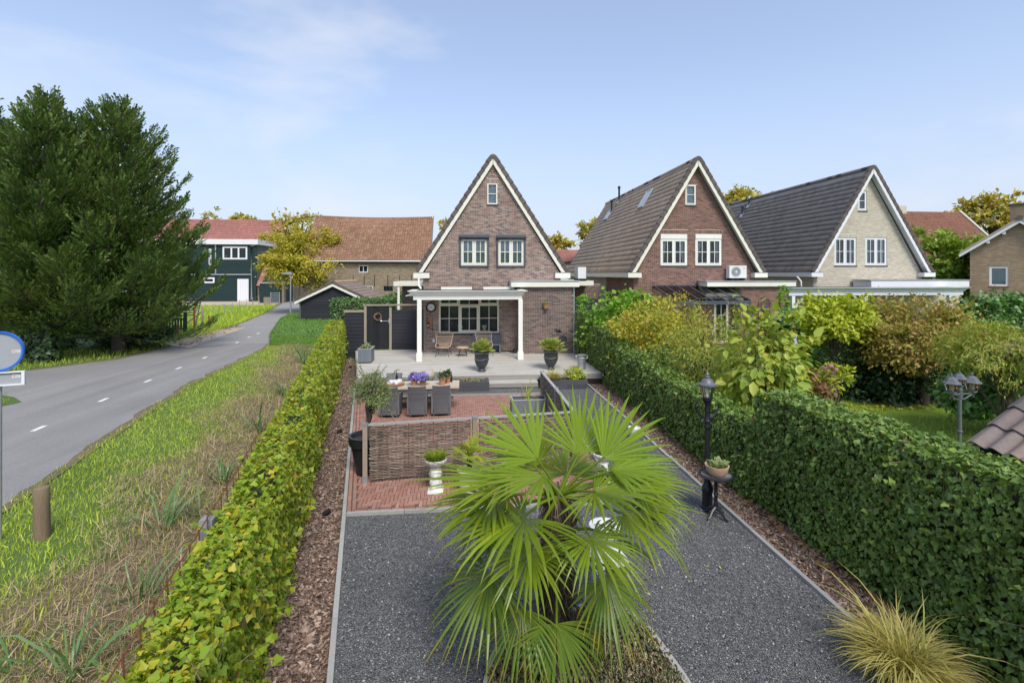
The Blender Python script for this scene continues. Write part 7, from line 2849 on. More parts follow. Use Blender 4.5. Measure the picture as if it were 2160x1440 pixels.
# ------------------------------------------------------------------ ivy hedges
def ivy_hedge(name, label, y0, y1, xin, xout, top, n, size, mat, inner_dir, near_pow, nsingle, bulge=0.085, wavy=1.0, near_end=True, accent=None):
    """hedge along Y between the faces xin(y) (towards the garden) and xout(y)"""
    ym = (y0 + y1) / 2
    root = thing(name, label, 'hedge', ((xin(ym) + xout(ym)) / 2, ym, 0))
    # solid dark core added behind the leaves to stop see-through
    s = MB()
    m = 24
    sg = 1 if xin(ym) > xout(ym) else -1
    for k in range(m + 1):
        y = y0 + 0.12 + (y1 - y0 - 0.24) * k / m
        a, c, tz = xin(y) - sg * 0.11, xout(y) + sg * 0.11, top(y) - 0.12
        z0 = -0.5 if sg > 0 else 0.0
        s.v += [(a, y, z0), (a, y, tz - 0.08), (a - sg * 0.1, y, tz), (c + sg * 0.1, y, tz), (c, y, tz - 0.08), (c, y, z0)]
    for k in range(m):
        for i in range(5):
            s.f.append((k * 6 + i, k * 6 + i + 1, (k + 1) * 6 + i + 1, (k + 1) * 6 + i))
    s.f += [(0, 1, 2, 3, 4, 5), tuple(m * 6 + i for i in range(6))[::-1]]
    s.build('hedge_core', M['core'], root)
    u = NG.random(n) ** near_pow
    y = y0 + (y1 - y0) * u
    xi = np.vectorize(xin)(y)
    xo = np.vectorize(xout)(y)
    tz = np.vectorize(top)(y)
    wd = np.abs(xi - xo)
    tot = tz + wd + tz * 0.75
    q = NG.random(n) * tot
    P = np.zeros((n, 3))
    Nn = np.zeros((n, 3))
    f1 = q < tz
    f2 = (~f1) & (q < tz + wd)
    f3 = ~(f1 | f2)
    P[f1] = np.stack([xi[f1], y[f1], q[f1]], 1)
    Nn[f1] = (sg, 0, 0)
    t = (q - tz) / wd
    P[f2] = np.stack([(xi + (xo - xi) * t)[f2], y[f2], tz[f2]], 1)
    Nn[f2] = (0, 0, 1)
    zz = tz - (q - tz - wd)
    P[f3] = np.stack([xo[f3], y[f3], zz[f3]], 1)
    Nn[f3] = (-sg, 0, 0)
    if near_end:
        e = NG.random(n) < 0.03
        P[e] = np.stack([(xi + (xo - xi) * NG.random(n))[e], np.full(e.sum(), y0), (tz * NG.random(n))[e]], 1)
        Nn[e] = (0, -1, 0)
    # rounded shoulders and a lumpy surface
    lump = np.sin(P[:, 1] * 3.1 + P[:, 2] * 4.3) * 0.5 + np.sin(P[:, 1] * 7.7 - P[:, 2] * 5.1 + 1.3) * 0.35 + NG.normal(0, 0.55, n)
    P += Nn * (lump * bulge)[:, None]
    edge = np.clip(1 - (tz - P[:, 2]) / 0.16, 0, 1) * (np.abs(Nn[:, 0]) > 0.5)
    P[:, 0] -= Nn[:, 0] * edge * 0.07
    Nn[:, 2] += edge * 0.8
    wav = 0.045 * np.sin(P[:, 1] * 1.9 + 0.6) + 0.03 * np.sin(P[:, 1] * 5.3)
    P[:, 2] += np.where(P[:, 2] > tz - 0.25, wav * wavy, 0)
    side = np.abs(Nn[:, 2]) < 0.9
    D = np.where(side[:, None], np.array([0, 0, -1.0]), unit(NG.normal(size=(n, 3)) * np.array([1, 1, 0.15]))) + NG.normal(0, 0.45, (n, 3)) + Nn * 0.35
    U = unit(Nn + NG.normal(0, 0.52, (n, 3)) + np.array([0, 0, 0.25]))
    keep = NG.random(n) > 0.0
    P, D, U = P[keep], D[keep], U[keep]
    sz = size * np.exp(np.clip(NG.normal(0, 0.34, len(P)), -0.8, 0.42))
    dist = np.linalg.norm(P - np.array([0, 0, CAMH]), axis=1)
    sz = sz * np.clip(dist / 4.6, 0.62, 1.0)
    px = (P[:, 0] * cT - P[:, 1] * sT) / np.maximum(P[:, 0] * sT + P[:, 1] * cT, 0.1)
    py = (CAMH - P[:, 2]) / np.maximum(P[:, 0] * sT + P[:, 1] * cT, 0.1)
    inview = (np.abs(px) < 1.03) & (py < 0.83) & (py > -0.5)
    facing = (Nn * (np.array([0, 0, CAMH]) - P)).sum(1) > 0
    F = frames(D, U) * sz[:, None, None]
    sc = np.where(inview & facing, dist, 1e3)
    idx = np.argsort(sc)[:nsingle]
    me = tmpl_mesh('leaf', IVY, mat)
    singles('leaf', me, F[idx], P[idx], root)
    keep = np.ones(len(P), bool)
    keep[idx] = False
    if accent:
        am = keep & (NG.random(len(P)) < accent[1])
        scatter('brown_leaves', IVY, F[am], P[am], M[accent[0]], root, kind='stuff')
        keep &= ~am
    scatter('leaves', IVY, F[keep], P[keep], mat, root, kind='stuff')
    return root


IL = ivy_hedge('ivy_hedge', 'long yellow green ivy hedge on the left between bark strip and ditch', 2.0, 23.6, lambda y: hedge_right(y) - 0.09, lambda y: hedge_left(y) + 0.05, lambda y: 1.58 + 0.012 * (y - 3), 52000, 0.05, M['ivy_left'], 1, 1.75, 300, accent=('ivy_brown', 0.012), bulge=0.06)
IR1 = ivy_hedge('ivy_hedge', 'tall dark green ivy hedge block at the lower right', 2.6, 8.15, lambda y: 5.08 + 0.02 * (8 - y), lambda y: 5.86, lambda y: 1.90 + 0.03 * (8 - y), 31000, 0.053, M['ivy_right'], -1, 1.0, 300, 0.05, 0.35, accent=('ivy_brown', 0.012))


def lowtop(y):
    return float(np.interp(y, [8, 9, 13.7, 15.6, 18.3, 21.7], [1.25, 1.28, 1.40, 1.60, 1.96, 2.36]))


IR2 = ivy_hedge('ivy_hedge', 'lower dark green ivy hedge running from the lamp post to the house', 8.15, 21.9, lambda y: 5.03, lambda y: 5.62, lowtop, 30000, 0.054, M['ivy_right'], -1, 1.25, 300, 0.05, 0.5, near_end=False, accent=('ivy_brown', 0.008))


def hedge_shoots(root, y0, y1, n, xa, xb, top, mat, size):
    """single shoots growing out of the clipped top and face"""
    s = MB()
    PP, DD = [], []
    for k in range(n):
        y = y0 + (y1 - y0) * R.random() ** 1.5
        x = xa(y) + (xb(y) - xa(y)) * R.random()
        a = Vector((x, y, top(y) - 0.05))
        if R.random() < 0.4:
            a = Vector((xa(y), y, top(y) * R.uniform(0.3, 0.95)))
        d = Vector((R.gauss(0, .6), R.gauss(0, .6), R.uniform(0.2, 1)))
        if a.z < top(y) - 0.1:
            d = Vector(((1 if xa(y) > xb(y) else -1) * R.uniform(0.4, 1), R.gauss(0, .5), R.uniform(-0.5, 0.5)))
        e = a + d.normalized() * R.uniform(0.12, 0.3)
        s.tube([a, a.lerp(e, .5) + Vector((0, 0, .015)), e], [0.004, 0.003, 0.002], 4, False)
        for q in range(6):
            PP.append(tuple(a.lerp(e, 0.3 + 0.14 * q)))
            DD.append((d.x + R.gauss(0, .8), d.y + R.gauss(0, .8), d.z + R.gauss(0, .6)))
    s.build('shoots', M['twig'], root, kind='stuff')
    PP, DD = np.array(PP), np.array(DD)
    leaves('shoot_leaves', PP, DD, rnd_dir(len(PP)) * 0.7 + np.array([0, 0, 1.0]), size, mat, IVY, root)


hedge_shoots(IL, 2.8, 22, 150, hedge_right, hedge_left, lambda y: 1.6 + 0.012 * (y - 3), M['ivy_left'], 0.055)
hedge_shoots(IR1, 3.0, 8.1, 90, lambda y: 5.1, lambda y: 5.8, lambda y: 1.93, M['ivy_right'], 0.055)
hedge_shoots(IR2, 8.2, 21, 120, lambda y: 5.03, lambda y: 5.6, lowtop, M['ivy_right'], 0.055)
# rusty mesh standing above the outer edge of the left hedge
RM = thing('rusty_mesh', 'rusty steel mesh rods sticking out along the outer top of the left hedge', 'wire mesh', (-2.3, 5, 1.5))
pts = []
for y in np.arange(2.6, 8.2, 0.4):
    pts.append((hedge_left(y) + 0.02, y, 1.66 + 0.012 * (y - 3) + R.uniform(-0.01, 0.01)))
s = MB()
s.tube(pts, 0.007, 5, False)
s.build('long_rod', M['rust'], RM)
y = 2.7
while y < 8.0:
    s = MB()
    x = hedge_left(y) + 0.03
    s.tube([(x + 0.02, y, 1.35), (x + R.uniform(-.01, .01), y, 1.70 + 0.012 * (y - 3))], 0.0065, 5)
    s.build('upright_rod', M['rust'], RM)
    y += 0.24
p = onY(402, 1112, 5.0)
s = MB()
s.prism([(-0.06, -0.05), (0.06, -0.05), (0.06, 0.05), (-0.06, 0.05)], 'z', -0.3, 1.64)
for i in range(len(s.v)):
    s.v[i] = (s.v[i][0] + hedge_left(5.0) + 0.0, s.v[i][1] + 5.0, s.v[i][2])
tag(s.build('concrete_post', M['greystone']), 'grey concrete post top rising out of the left ivy hedge', 'post')


# ------------------------------------------------------------------ bushes and trees
def crown_points(c, r, ncl, nleaf, shell=0.55, spread=0.17, zmin=-0.75, rag=0.18):
    c, r = np.array(c, float), np.array(r, float)
    d = rnd_dir(ncl * 3)
    d = d[d[:, 2] > zmin][:ncl]
    ncl = len(d)
    k = shell + (1 - shell) * NG.random(ncl) ** 0.6
    k = k * (1 + NG.normal(0, rag, ncl))
    cl = c + d * r * k[:, None]
    w = NG.integers(0, ncl, nleaf)
    off = NG.normal(size=(nleaf, 3)) * r.mean() * spread * np.array([1, 1, 0.75]) * (0.6 + 0.8 * NG.random(ncl)[w])[:, None]
    P = cl[w] + off
    out = unit((P - c) / r + NG.normal(0, 0.15, (nleaf, 3)))
    return cl, P, out


def limb(s, a, b, r0, r1, n=5, wob=0.06):
    a, b = Vector(a), Vector(b)
    L = (b - a).length
    pts, rs = [], []
    for i in range(n + 1):
        t = i / n
        p = a.lerp(b, t)
        if 0 < i < n:
            p += Vector((R.gauss(0, 1), R.gauss(0, 1), R.gauss(0, 1))) * wob * L * 0.5
        p.z += 0.10 * L * math.sin(math.pi * t) * 0.6
        pts.append(p)
        rs.append(r0 + (r1 - r0) * t)
    s.tube(pts, rs, 5)


def bush(name, label, cat, base, c, r, nleaf, size, mat, tmpl=OVAL, ncl=80, droop=0.35, stems=7, sr=0.03, bark='twig', group=None, shell=0.5, spread=0.17, zmin=-0.8, trunk=None, rag=0.18, part='foliage', stemname='branches', upright=0.0, limbn=14):
    root = thing(name, label, cat, base, group=group)
    cl, P, out = crown_points(c, r, ncl, nleaf, shell, spread, zmin, rag)
    ok = P[:, 2] > base[2] + 0.03
    P, out = P[ok], out[ok]
    n = len(P)
    D = unit(out + NG.normal(0, 0.7, (n, 3)) + np.array([0, 0, -droop + upright]))
    U = unit(out * 0.7 + NG.normal(0, 0.45, (n, 3)) + np.array([0, 0, 0.75]))
    leaves(part, P, D, U, size, M[mat], tmpl, root)
    s = MB()
    b = Vector(base)
    cc = Vector(c)
    if trunk:
        top = Vector((c[0], c[1], c[2] - r[2] * 0.35))
        t = MB()
        pts = [b + (top - b) * (i / 6) + Vector((R.gauss(0, 1), R.gauss(0, 1), 0)) * trunk * 0.3 * (i > 0) for i in range(7)]
        t.tube([b - Vector((0, 0, 0.15))] + pts, [trunk * 1.45] + [trunk * (1.2 - 0.75 * i / 6) for i in range(7)], 9)
        t.build('trunk', M['barkwood'], root, smooth=True)
        for i in range(limbn):
            k = R.randrange(len(cl))
            a = pts[R.randrange(2, 7)]
            limb(s, a, Vector(cl[k]) * 0.9 + cc * 0.1, trunk * 0.42, trunk * 0.1, 5)
    else:
        for i in range(stems):
            k = R.randrange(len(cl))
            limb(s, b + Vector((R.gauss(0, .12), R.gauss(0, .12), -0.05)), Vector(cl[k]), sr, sr * 0.3, 5)
    if s.v:
        s.build(stemname, M['barkwood' if trunk else bark], root, smooth=True)
    return root


def gxy(px, py, D):
    x, y, z = atD(px, py, D)
    return x, y, z


def bush_px(name, label, cat, px, py, D, rpx, rzpx, depth, *a, **k):
    """bush whose centre stands at (px, py) at distance D with half sizes given in photograph pixels"""
    x, y, z = atD(px, py, D)
    sc = D / FPX
    return bush(name, label, cat, (x, y, 0), (x, y, z), (rpx * sc, depth, rzpx * sc), *a, **k)


bush_px('fig_bush', 'bright green large leaved bush behind the right hedge nearest to the house', 'bush', 1322, 690, 20.6, 76, 72, 1.35, 5600, 0.16, 'fig', ROUND, ncl=75, zmin=-0.95, spread=0.16, shell=0.6)
bush_px('autumn_shrub', 'rounded yellow and pink tinged autumn shrub behind the right hedge', 'shrub', 1392, 722, 17.0, 90, 90, 1.3, 9500, 0.095, 'yellowbush', OVAL, ncl=150, zmin=-0.95, shell=0.6, spread=0.13)
bush_px('dark_shrub', 'deep green shrub low between the autumn shrub and the right hedge', 'shrub', 1425, 800, 15.6, 80, 60, 0.9, 4200, 0.10, 'laurel', OVAL, ncl=70, zmin=-0.95)
pr = bush_px('cherry_tree', 'small olive green garden tree with bare twisting branches behind the lamp post', 'tree', 1490, 772, 13.5, 96, 106, 1.2, 7500, 0.105, 'prunus', LANCE, ncl=120, trunk=0.07, zmin=-0.7, shell=0.35, spread=0.14, droop=0.7, limbn=26)
mg_ = bush_px('magnolia', 'large leaved yellow green young tree right behind the lamp post', 'tree', 1604, 772, 11.2, 88, 116, 0.85, 1500, 0.20, 'magnolia', OVAL, ncl=95, trunk=0.04, zmin=-0.8, shell=0.35, spread=0.13, droop=0.75, limbn=30, rag=0.2)
# long shoots standing above the magnolia
sx_, sy_, sz_ = atD(1560, 690, 11.2)
s = MB()
PP, DD = [], []
for (px, py) in ((1560, 622), (1545, 650), (1600, 655), (1655, 700), (1690, 720), (1625, 668)):
    e = Vector(atD(px, py, 11.2))
    a = Vector(atD(px + (1592 - px) * 0.35, py + 90, 11.2))
    s.tube([a, a.lerp(e, 0.5) + Vector((0.02, 0, 0.03)), e], [0.011, 0.008, 0.004], 5)
    for k in range(9):
        PP.append(a.lerp(e, 0.25 + 0.75 * k / 8))
        DD.append((R.gauss(0, 0.7), R.gauss(0, 0.7), R.uniform(-0.7, 0.5)))
s.build('long_shoots', M['twig'], mg_)
PP, DD = np.array([tuple(p) for p in PP]), np.array(DD)
leaves('shoot_leaves', PP, DD, rnd_dir(len(PP)) * 0.5 + np.array([0, 0, 1.0]), 0.17, M['magnolia'], OVAL, mg_)
bush_px('hydrangea', 'rust tinged hydrangea beyond the tall ivy hedge', 'shrub', 1700, 812, 11.5, 46, 34, 0.5, 1100, 0.11, 'rusty', OVAL, ncl=35)
bush_px('ivy_wall', 'dark ivy thicket against the wall beside the black hose box', 'ivy', 1697, 712, 21.5, 52, 75, 0.7, 5200, 0.15, 'laurel', IVY, ncl=80, zmin=-0.95, shell=0.7)
bush_px('ivy_tongue', 'slender tongue of ivy climbing the end of the red brown wall', 'ivy', 1653, 640, 23.9, 10, 26, 0.12, 300, 0.12, 'fig', IVY, ncl=14)
bush_px('golden_bush', 'golden yellow green domed bush in front of the white veranda', 'bush', 1762, 682, 15.9, 62, 46, 0.9, 5200, 0.13, 'goldgreen', OVAL, ncl=80, zmin=-0.6, shell=0.65, trunk=0.06)
bush_px('box_bush', 'low dark clipped bush below the statue', 'bush', 1716, 752, 17.0, 42, 40, 0.6, 4200, 0.06, 'box', OVAL, ncl=60, zmin=-0.95, shell=0.75)
bush_px('grey_shrub', 'tall grey green shrub between the golden bush and the copper tree', 'shrub', 1814, 742, 16.4, 44, 80, 0.7, 5600, 0.10, 'greygreen', OVAL, ncl=90, zmin=-0.95, shell=0.5)
bush_px('pink_hydrangea', 'hydrangea with dusky pink flower heads at the edge of the lawn', 'shrub', 1755, 792, 14.5, 28, 24, 0.4, 700, 0.11, 'goldgreen', OVAL, ncl=24)
bush_px('copper_tree', 'broad copper and orange leaved tree with a thick trunk on the lawn', 'tree', 1946, 724, 15.0, 106, 80, 1.6, 17000, 0.095, 'copper', OVAL, ncl=190, trunk=0.15, zmin=-0.6, shell=0.55, spread=0.13)
bush_px('dark_shrub', 'dark evergreen shrubs in the shade below the copper tree', 'shrub', 1880, 800, 15.6, 125, 48, 0.7, 6500, 0.13, 'darkleaf', OVAL, ncl=90, zmin=-0.95)
bush_px('feathery_tree', 'feathery green and orange tree with grey crooked branches at the right edge', 'tree', 2122, 745, 11.0, 108, 62, 1.2, 5600, 0.12, 'feather', LANCE, ncl=100, trunk=0.09, zmin=-0.8, shell=0.3, spread=0.13, droop=0.85, limbn=34)
bush_px('ivy_hedge', 'dark ivy hedge in front of the tan brick house', 'hedge', 2110, 668, 21.5, 110, 36, 0.6, 5200, 0.15, 'laurel', IVY, ncl=110, zmin=-0.95, shell=0.8)
bush_px('laurel_hedge', 'glossy green hedge behind the triple lantern', 'hedge', 2110, 825, 12.2, 115, 50, 0.6, 6500, 0.12, 'laurel', OVAL, ncl=120, zmin=-0.95, shell=0.75)
bush_px('birch_tree', 'light green slender tree between the cream house and the tan house', 'tree', 1990, 560, 33.0, 52, 62, 1.6, 6000, 0.26, 'birch', OVAL, ncl=90, trunk=0.12, zmin=-0.95, spread=0.14, rag=0.3, upright=0.4)
# background trees
bush_px('autumn_tree', 'yellowing round tree behind the roofs of the second and third house', 'tree', 1568, 430, 60.0, 40, 26, 2.2, 2600, 0.5, 'autumn_far', OVAL, ncl=60, trunk=0.25)
bush_px('round_tree', 'large round autumn tree on the skyline behind the tan house', 'tree', 2082, 468, 62.0, 62, 50, 3.6, 4200, 0.5, 'autumn_far', OVAL, ncl=95, trunk=0.35, shell=0.6, spread=0.10, zmin=-0.5, limbn=34)
bush_px('autumn_tree', 'small pale tree above the pinkish roof between the gables', 'tree', 1181, 520, 70.0, 22, 26, 1.4, 900, 0.5, 'autumn_far', OVAL, ncl=34, trunk=0.15)
bush_px('autumn_tree', 'yellow tree peeping past the left slope of the middle roof', 'tree', 1250, 500, 58.0, 26, 30, 1.6, 1300, 0.5, 'autumn_far', OVAL, ncl=40, trunk=0.2)
bush_px('autumn_tree', 'sparse yellow treetop just left of the first gable', 'tree', 940, 478, 66.0, 12, 12, 1.0, 300, 0.45, 'autumn_far', OVAL, ncl=16, trunk=0.15)
bush_px('thin_tree', 'thin nearly bare treetop over the left end of the green barn roof', 'tree', 446, 458, 100.0, 12, 22, 1.2, 420, 0.5, 'autumn_far', OVAL, ncl=20, trunk=0.2)
bush_px('thin_tree', 'flat autumn treetop over the middle of the green barn roof', 'tree', 510, 468, 104.0, 26, 12, 2.0, 900, 0.6, 'autumn_far', OVAL, ncl=30, trunk=0.3)
bush_px('sparse_tree', 'sparse spreading autumn tree rising behind the gap between the two barns', 'tree', 628, 492, 66.0, 52, 46, 3.0, 1500, 0.42, 'autumn_far', OVAL, ncl=60, trunk=0.3, shell=0.5, spread=0.11, zmin=-0.4, limbn=30)
# the autumn tree behind the shed
bush_px('autumn_tree', 'large golden autumn tree beside the lane behind the black shed', 'tree', 646, 558, 50.0, 74, 68, 3.3, 34000, 0.20, 'autumn', OVAL, ncl=210, trunk=0.22, shell=0.45, spread=0.105, zmin=-0.7, rag=0.22, limbn=30)
bush_px('shrub_row', 'low green shrubs behind the fence left of the porch', 'shrub', 838, 634, 33.0, 38, 14, 0.6, 1700, 0.14, 'laurel', OVAL, ncl=40, zmin=-0.95)


def box_hedge(name, label, x0, x1, y0, y1, h, n, size, mat, tmpl=OVAL, poly=None, z0=0.0):
    """clipped hedge with flat faces"""
    poly = poly or [(x0, y0), (x1, y0), (x1, y1), (x0, y1)]
    cx = sum(p[0] for p in poly) / len(poly)
    cy = sum(p[1] for p in poly) / len(poly)
    root = thing(name, label, 'hedge', (cx, cy, z0))
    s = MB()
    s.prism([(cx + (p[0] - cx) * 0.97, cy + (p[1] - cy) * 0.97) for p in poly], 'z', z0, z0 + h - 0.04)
    s.build('hedge_core', M['core'] if name != 'clipped_hedge' else M['box'], root)  # solid core added inside the foliage against see-through
    P, Nn = [], []
    m = len(poly)
    per = [math.dist(poly[i], poly[(i + 1) % m]) for i in range(m)]
    area = abs(sum(poly[i][0] * poly[(i + 1) % m][1] - poly[(i + 1) % m][0] * poly[i][1] for i in range(m))) / 2
    ns = int(n * sum(per) * h / (sum(per) * h + area))
    for i in range(m):
        k = int(ns * per[i] / sum(per))
        a, c = np.array(poly[i]), np.array(poly[(i + 1) % m])
        t = NG.random(k)[:, None]
        xy = a + (c - a) * t
        P.append(np.concatenate([xy, z0 + h * NG.random((k, 1))], 1))
        d = (c - a) / per[i]
        nn = np.array([d[1], -d[0], 0.0])
        if np.dot(nn[:2], (a + c) / 2 - np.array([cx, cy])) < 0:
            nn = -nn
        Nn.append(np.tile(nn, (k, 1)))
    k = n - ns
    xs_, ys_ = [p[0] for p in poly], [p[1] for p in poly]
    q = np.stack([NG.uniform(min(xs_), max(xs_), k * 4), NG.uniform(min(ys_), max(ys_), k * 4)], 1)
    ins = np.zeros(len(q), bool)
    for i in range(m):
        (ax, ay), (bx, by) = poly[i], poly[(i + 1) % m]
        cond = ((ay > q[:, 1]) != (by > q[:, 1]))
        xi = (bx - ax) * (q[:, 1] - ay) / ((by - ay) if by != ay else 1e-9) + ax
        ins ^= cond & (q[:, 0] < xi)
    q = q[ins][:k]
    P.append(np.concatenate([q, np.full((len(q), 1), z0 + h)], 1))
    Nn.append(np.tile(np.array([0, 0, 1.0]), (len(q), 1)))
    P, Nn = np.concatenate(P), np.concatenate(Nn)
    k = len(P)
    P = P + Nn * NG.normal(0, size * 0.35, k)[:, None]
    D = unit(Nn * 0.5 + rnd_dir(k))
    U = unit(Nn + NG.normal(0, 0.35, (k, 3)) + np.array([0, 0, 0.3]))
    leaves('foliage', P, D, U, size, M[mat], tmpl, root)
    return root


lh = [at(569, 728), at(690, 732), (-6.9, 33.0), (-6.9, 37.5), at(650, 690), at(634, 674), at(612, 674), at(590, 690)]
lh = [(p[0], p[1]) for p in lh]
box_hedge('clipped_hedge', 'low flat clipped hedge at the road corner in front of the black shed', 0, 0, 0, 0, 0.62, 19000, 0.06, 'box', OVAL, poly=lh)
a, c = onY(699, 650, 29.0), onY(826, 650, 29.0)
box_hedge('laurel_hedge', 'clipped dark glossy hedge behind the black garden gate', a[0], c[0], 29.0, 30.2, onY(0, 637, 29.0)[1], 6000, 0.12, 'laurel')


# ------------------------------------------------------------------ conifers
def conifer(label, base, H, Rm, n, ivy=False, lean=(0, 0), low=0.06):
    root = thing('conifer', label, 'tree', base, group='tall dark conifers beside the road')
    b = Vector(base)
    s = MB()
    pts = [b + Vector((lean[0] * (i / 8), lean[1] * (i / 8), H * i / 8)) + Vector((R.gauss(0, .06), R.gauss(0, .06), 0)) for i in range(9)]
    s.tube(pts, [0.30 * (1 - i / 8.6) + 0.015 for i in range(9)], 9)
    s.build('trunk', M['barkwood'], root, smooth=True)
    nb = 300
    br = MB()
    P, D, U = [], [], []
    for k in range(nb):
        t = low + (1 - low) * (k + R.random()) / nb
        t = t ** 0.92
        p0 = pts[0].lerp(pts[8], t)
        prof = min(1.0, (1 - t) ** 0.58 * 1.13) * (0.78 + 0.22 * min(1, t / 0.22))
        L = max(0.35, Rm * prof * R.uniform(0.62, 1.12))
        az = k * 2.399 + R.gauss(0, 0.35)
        el = rad(R.uniform(0, 24)) + t * 0.55
        d = Vector((math.cos(az) * math.cos(el), math.sin(az) * math.cos(el), math.sin(el)))
        bp = []
        m = 6
        for i in range(m + 1):
            u = i / m
            bp.append(p0 + d * L * u + Vector((0, 0, -0.16 * L * math.sin(math.pi * u * 0.9) + 0.16 * L * u * u)))
        if L > 0.8:
            br.tube(bp, [0.055 * (1 - 0.85 * i / m) * min(1, L / 3) + 0.006 for i in range(m + 1)], 4, False)
        ns = max(10, int(n * L * (0.4 + 0.6 * prof) / (nb * Rm * 0.45)))
        for q in range(ns):
            u = R.random() ** 0.5
            i = min(m - 1, int(u * m))
            pp = bp[i].lerp(bp[i + 1], u * m - i)
            tg = (bp[i + 1] - bp[i]).normalized()
            w_ = 0.18 * L * (1 - u * 0.7)
            sd = Vector((-d.y, d.x, 0)).normalized() * R.gauss(0, w_)
            pp = pp + sd + Vector((0, 0, R.gauss(0, 0.10)))
            P.append(tuple(pp))
            D.append(tuple(tg * 1.0 + sd.normalized() * 0.5 + Vector((R.gauss(0, .25), R.gauss(0, .25), R.gauss(0.16, .25)))))
    br.build('branches', M['barkwood'], root)
    P, D = np.array(P), np.array(D)
    k = len(P)
    U = unit(NG.normal(0, 0.5, (k, 3)) + np.array([0, 0, 1.0]))
    leaves('foliage', P, D, U, 0.27, M['conifer'], SPRAY, root, var=0.35)
    if ivy:
        k = 1500
        zz = NG.random(k) * 4.6
        th = NG.uniform(0, 6.28, k)
        rr = 0.34 + 0.22 * NG.random(k) * (1 + np.sin(zz * 2))
        P = np.stack([base[0] + rr * np.cos(th), base[1] + rr * np.sin(th), zz], 1)
        nn = np.stack([np.cos(th), np.sin(th), np.full(k, 0.25)], 1)
        leaves('climbing_ivy', P, np.array([0, 0, -1.0]) + NG.normal(0, 0.5, (k, 3)), nn, 0.16, M['darkleaf'], IVY, root)
    return root


cA = at(245, 742)
conifer('broad dark conifer with a visible trunk, right of the roadside group', (cA[0], cA[1], 0), 12.5, 4.9, 44000, low=0.055)
cB = at(95, 762)
conifer('tall pointed conifer in the middle of the roadside group, ivy on its trunk', (cB[0], cB[1], 0), 12.1, 3.5, 34000, True, low=0.10)
cC = at(-25, 755)
conifer('dark conifer cut by the left edge of the view', (cC[0], cC[1], 0), 11.7, 3.7, 20000, True, low=0.12)
# undergrowth at their feet
for (px, py, rx, rz, n_, lb) in [(60, 728, 74, 46, 3600, 'dark bramble thicket at the foot of the left conifers'), (190, 728, 74, 44, 3600, 'dark bramble thicket between the conifer trunks'), (262, 700, 40, 56, 2600, 'ivy covered stump at the foot of the right conifer'), (322, 706, 40, 26, 1700, 'rough weedy thicket beside the green farm gate')]:
    bush_px('thicket', lb, 'undergrowth', px, py, 26.5, rx, rz, 0.9, n_, 0.13, 'darkleaf' if px != 330 else 'greygreen', OVAL, ncl=60, zmin=-0.95, shell=0.5)

# ================================================================== the big fan palm
def fan(name, parent, hub, axis, normal, Rr, nseg, span, droop, tip, mat, fuse=0.5, pname=None, pet_from=None, seed=0):
    rr = random.Random(seed)
    hub, a, n = Vector(hub), Vector(axis).normalized(), Vector(normal)
    n = (n - a * n.dot(a)).normalized()
    side = a.cross(n)
    vs, fs, al = [], [], []
    st = (0.02, 0.25, 0.5, 0.68, 0.85, 1.0)
    da = span / nseg
    for k in range(nseg):
        ang = -span / 2 + da * (k + 0.5)
        ang += rr.gauss(0, da * 0.18)
        Ls = Rr * (1 - 0.26 * (abs(ang) / (span / 2)) ** 2) * rr.uniform(0.84, 1.05)
        d = a * math.cos(ang) + side * math.sin(ang)
        sd = -a * math.sin(ang) + side * math.cos(ang)
        cup = 0.22 * (1 - math.cos(ang))             # the blade folds up along its sides
        tp = tip * rr.uniform(0.1, 1.3)
        dz_ = rr.gauss(0, 0.05)
        b0 = len(vs)
        for r in st:
            if r <= fuse:
                w = r * Ls * math.tan(da / 2) * 1.04
            else:
                w0 = fuse * Ls * math.tan(da / 2) * 1.12
                q = (r - fuse) / (1 - fuse)
                w = w0 * (1.08 - 0.25 * q) * (1 - q ** 2.2)
            g = droop * r * r * Ls + tp * max(0, r - 0.5) ** 2 * 2.6 * Ls
            p = hub + d * (Ls * r * (1 - 0.25 * tp * max(0, r - 0.5) ** 2 * 2)) + n * ((cup * 0.6 + dz_ * max(0, r - 0.35)) * r * Ls) - Vector((0, 0, g))
            fold = w * 0.55
            vs += [p - sd * w - n * fold * 0.5, p + n * fold * 0.5, p + sd * w - n * fold * 0.5]
            al += [r, r, r]
        for i in range(len(st) - 1):
            o = b0 + i * 3
            fs += [(o, o + 1, o + 4, o + 3), (o + 1, o + 2, o + 5, o + 4)]
    me = bpy.data.meshes.new(name)
    me.from_pydata([tuple(v) for v in vs], [], fs)
    at_ = me.attributes.new('along', 'FLOAT', 'POINT')
    at_.data.foreach_set('value', np.array(al, np.float32))
    me.materials.append(mat)
    o = bpy.data.objects.new(name, me)
    SC.collection.objects.link(o)
    attach(o, parent, True)
    if pet_from is not None:
        s = MB()
        f = Vector(pet_from)
        mid = f.lerp(hub, 0.5) + Vector((0, 0, 0.06 * (hub - f).length))
        s.tube([f, mid, hub + a * 0.03], [0.022, 0.015, 0.011], 6)
        s.build('petiole', M['palm'], o, True)
    return o


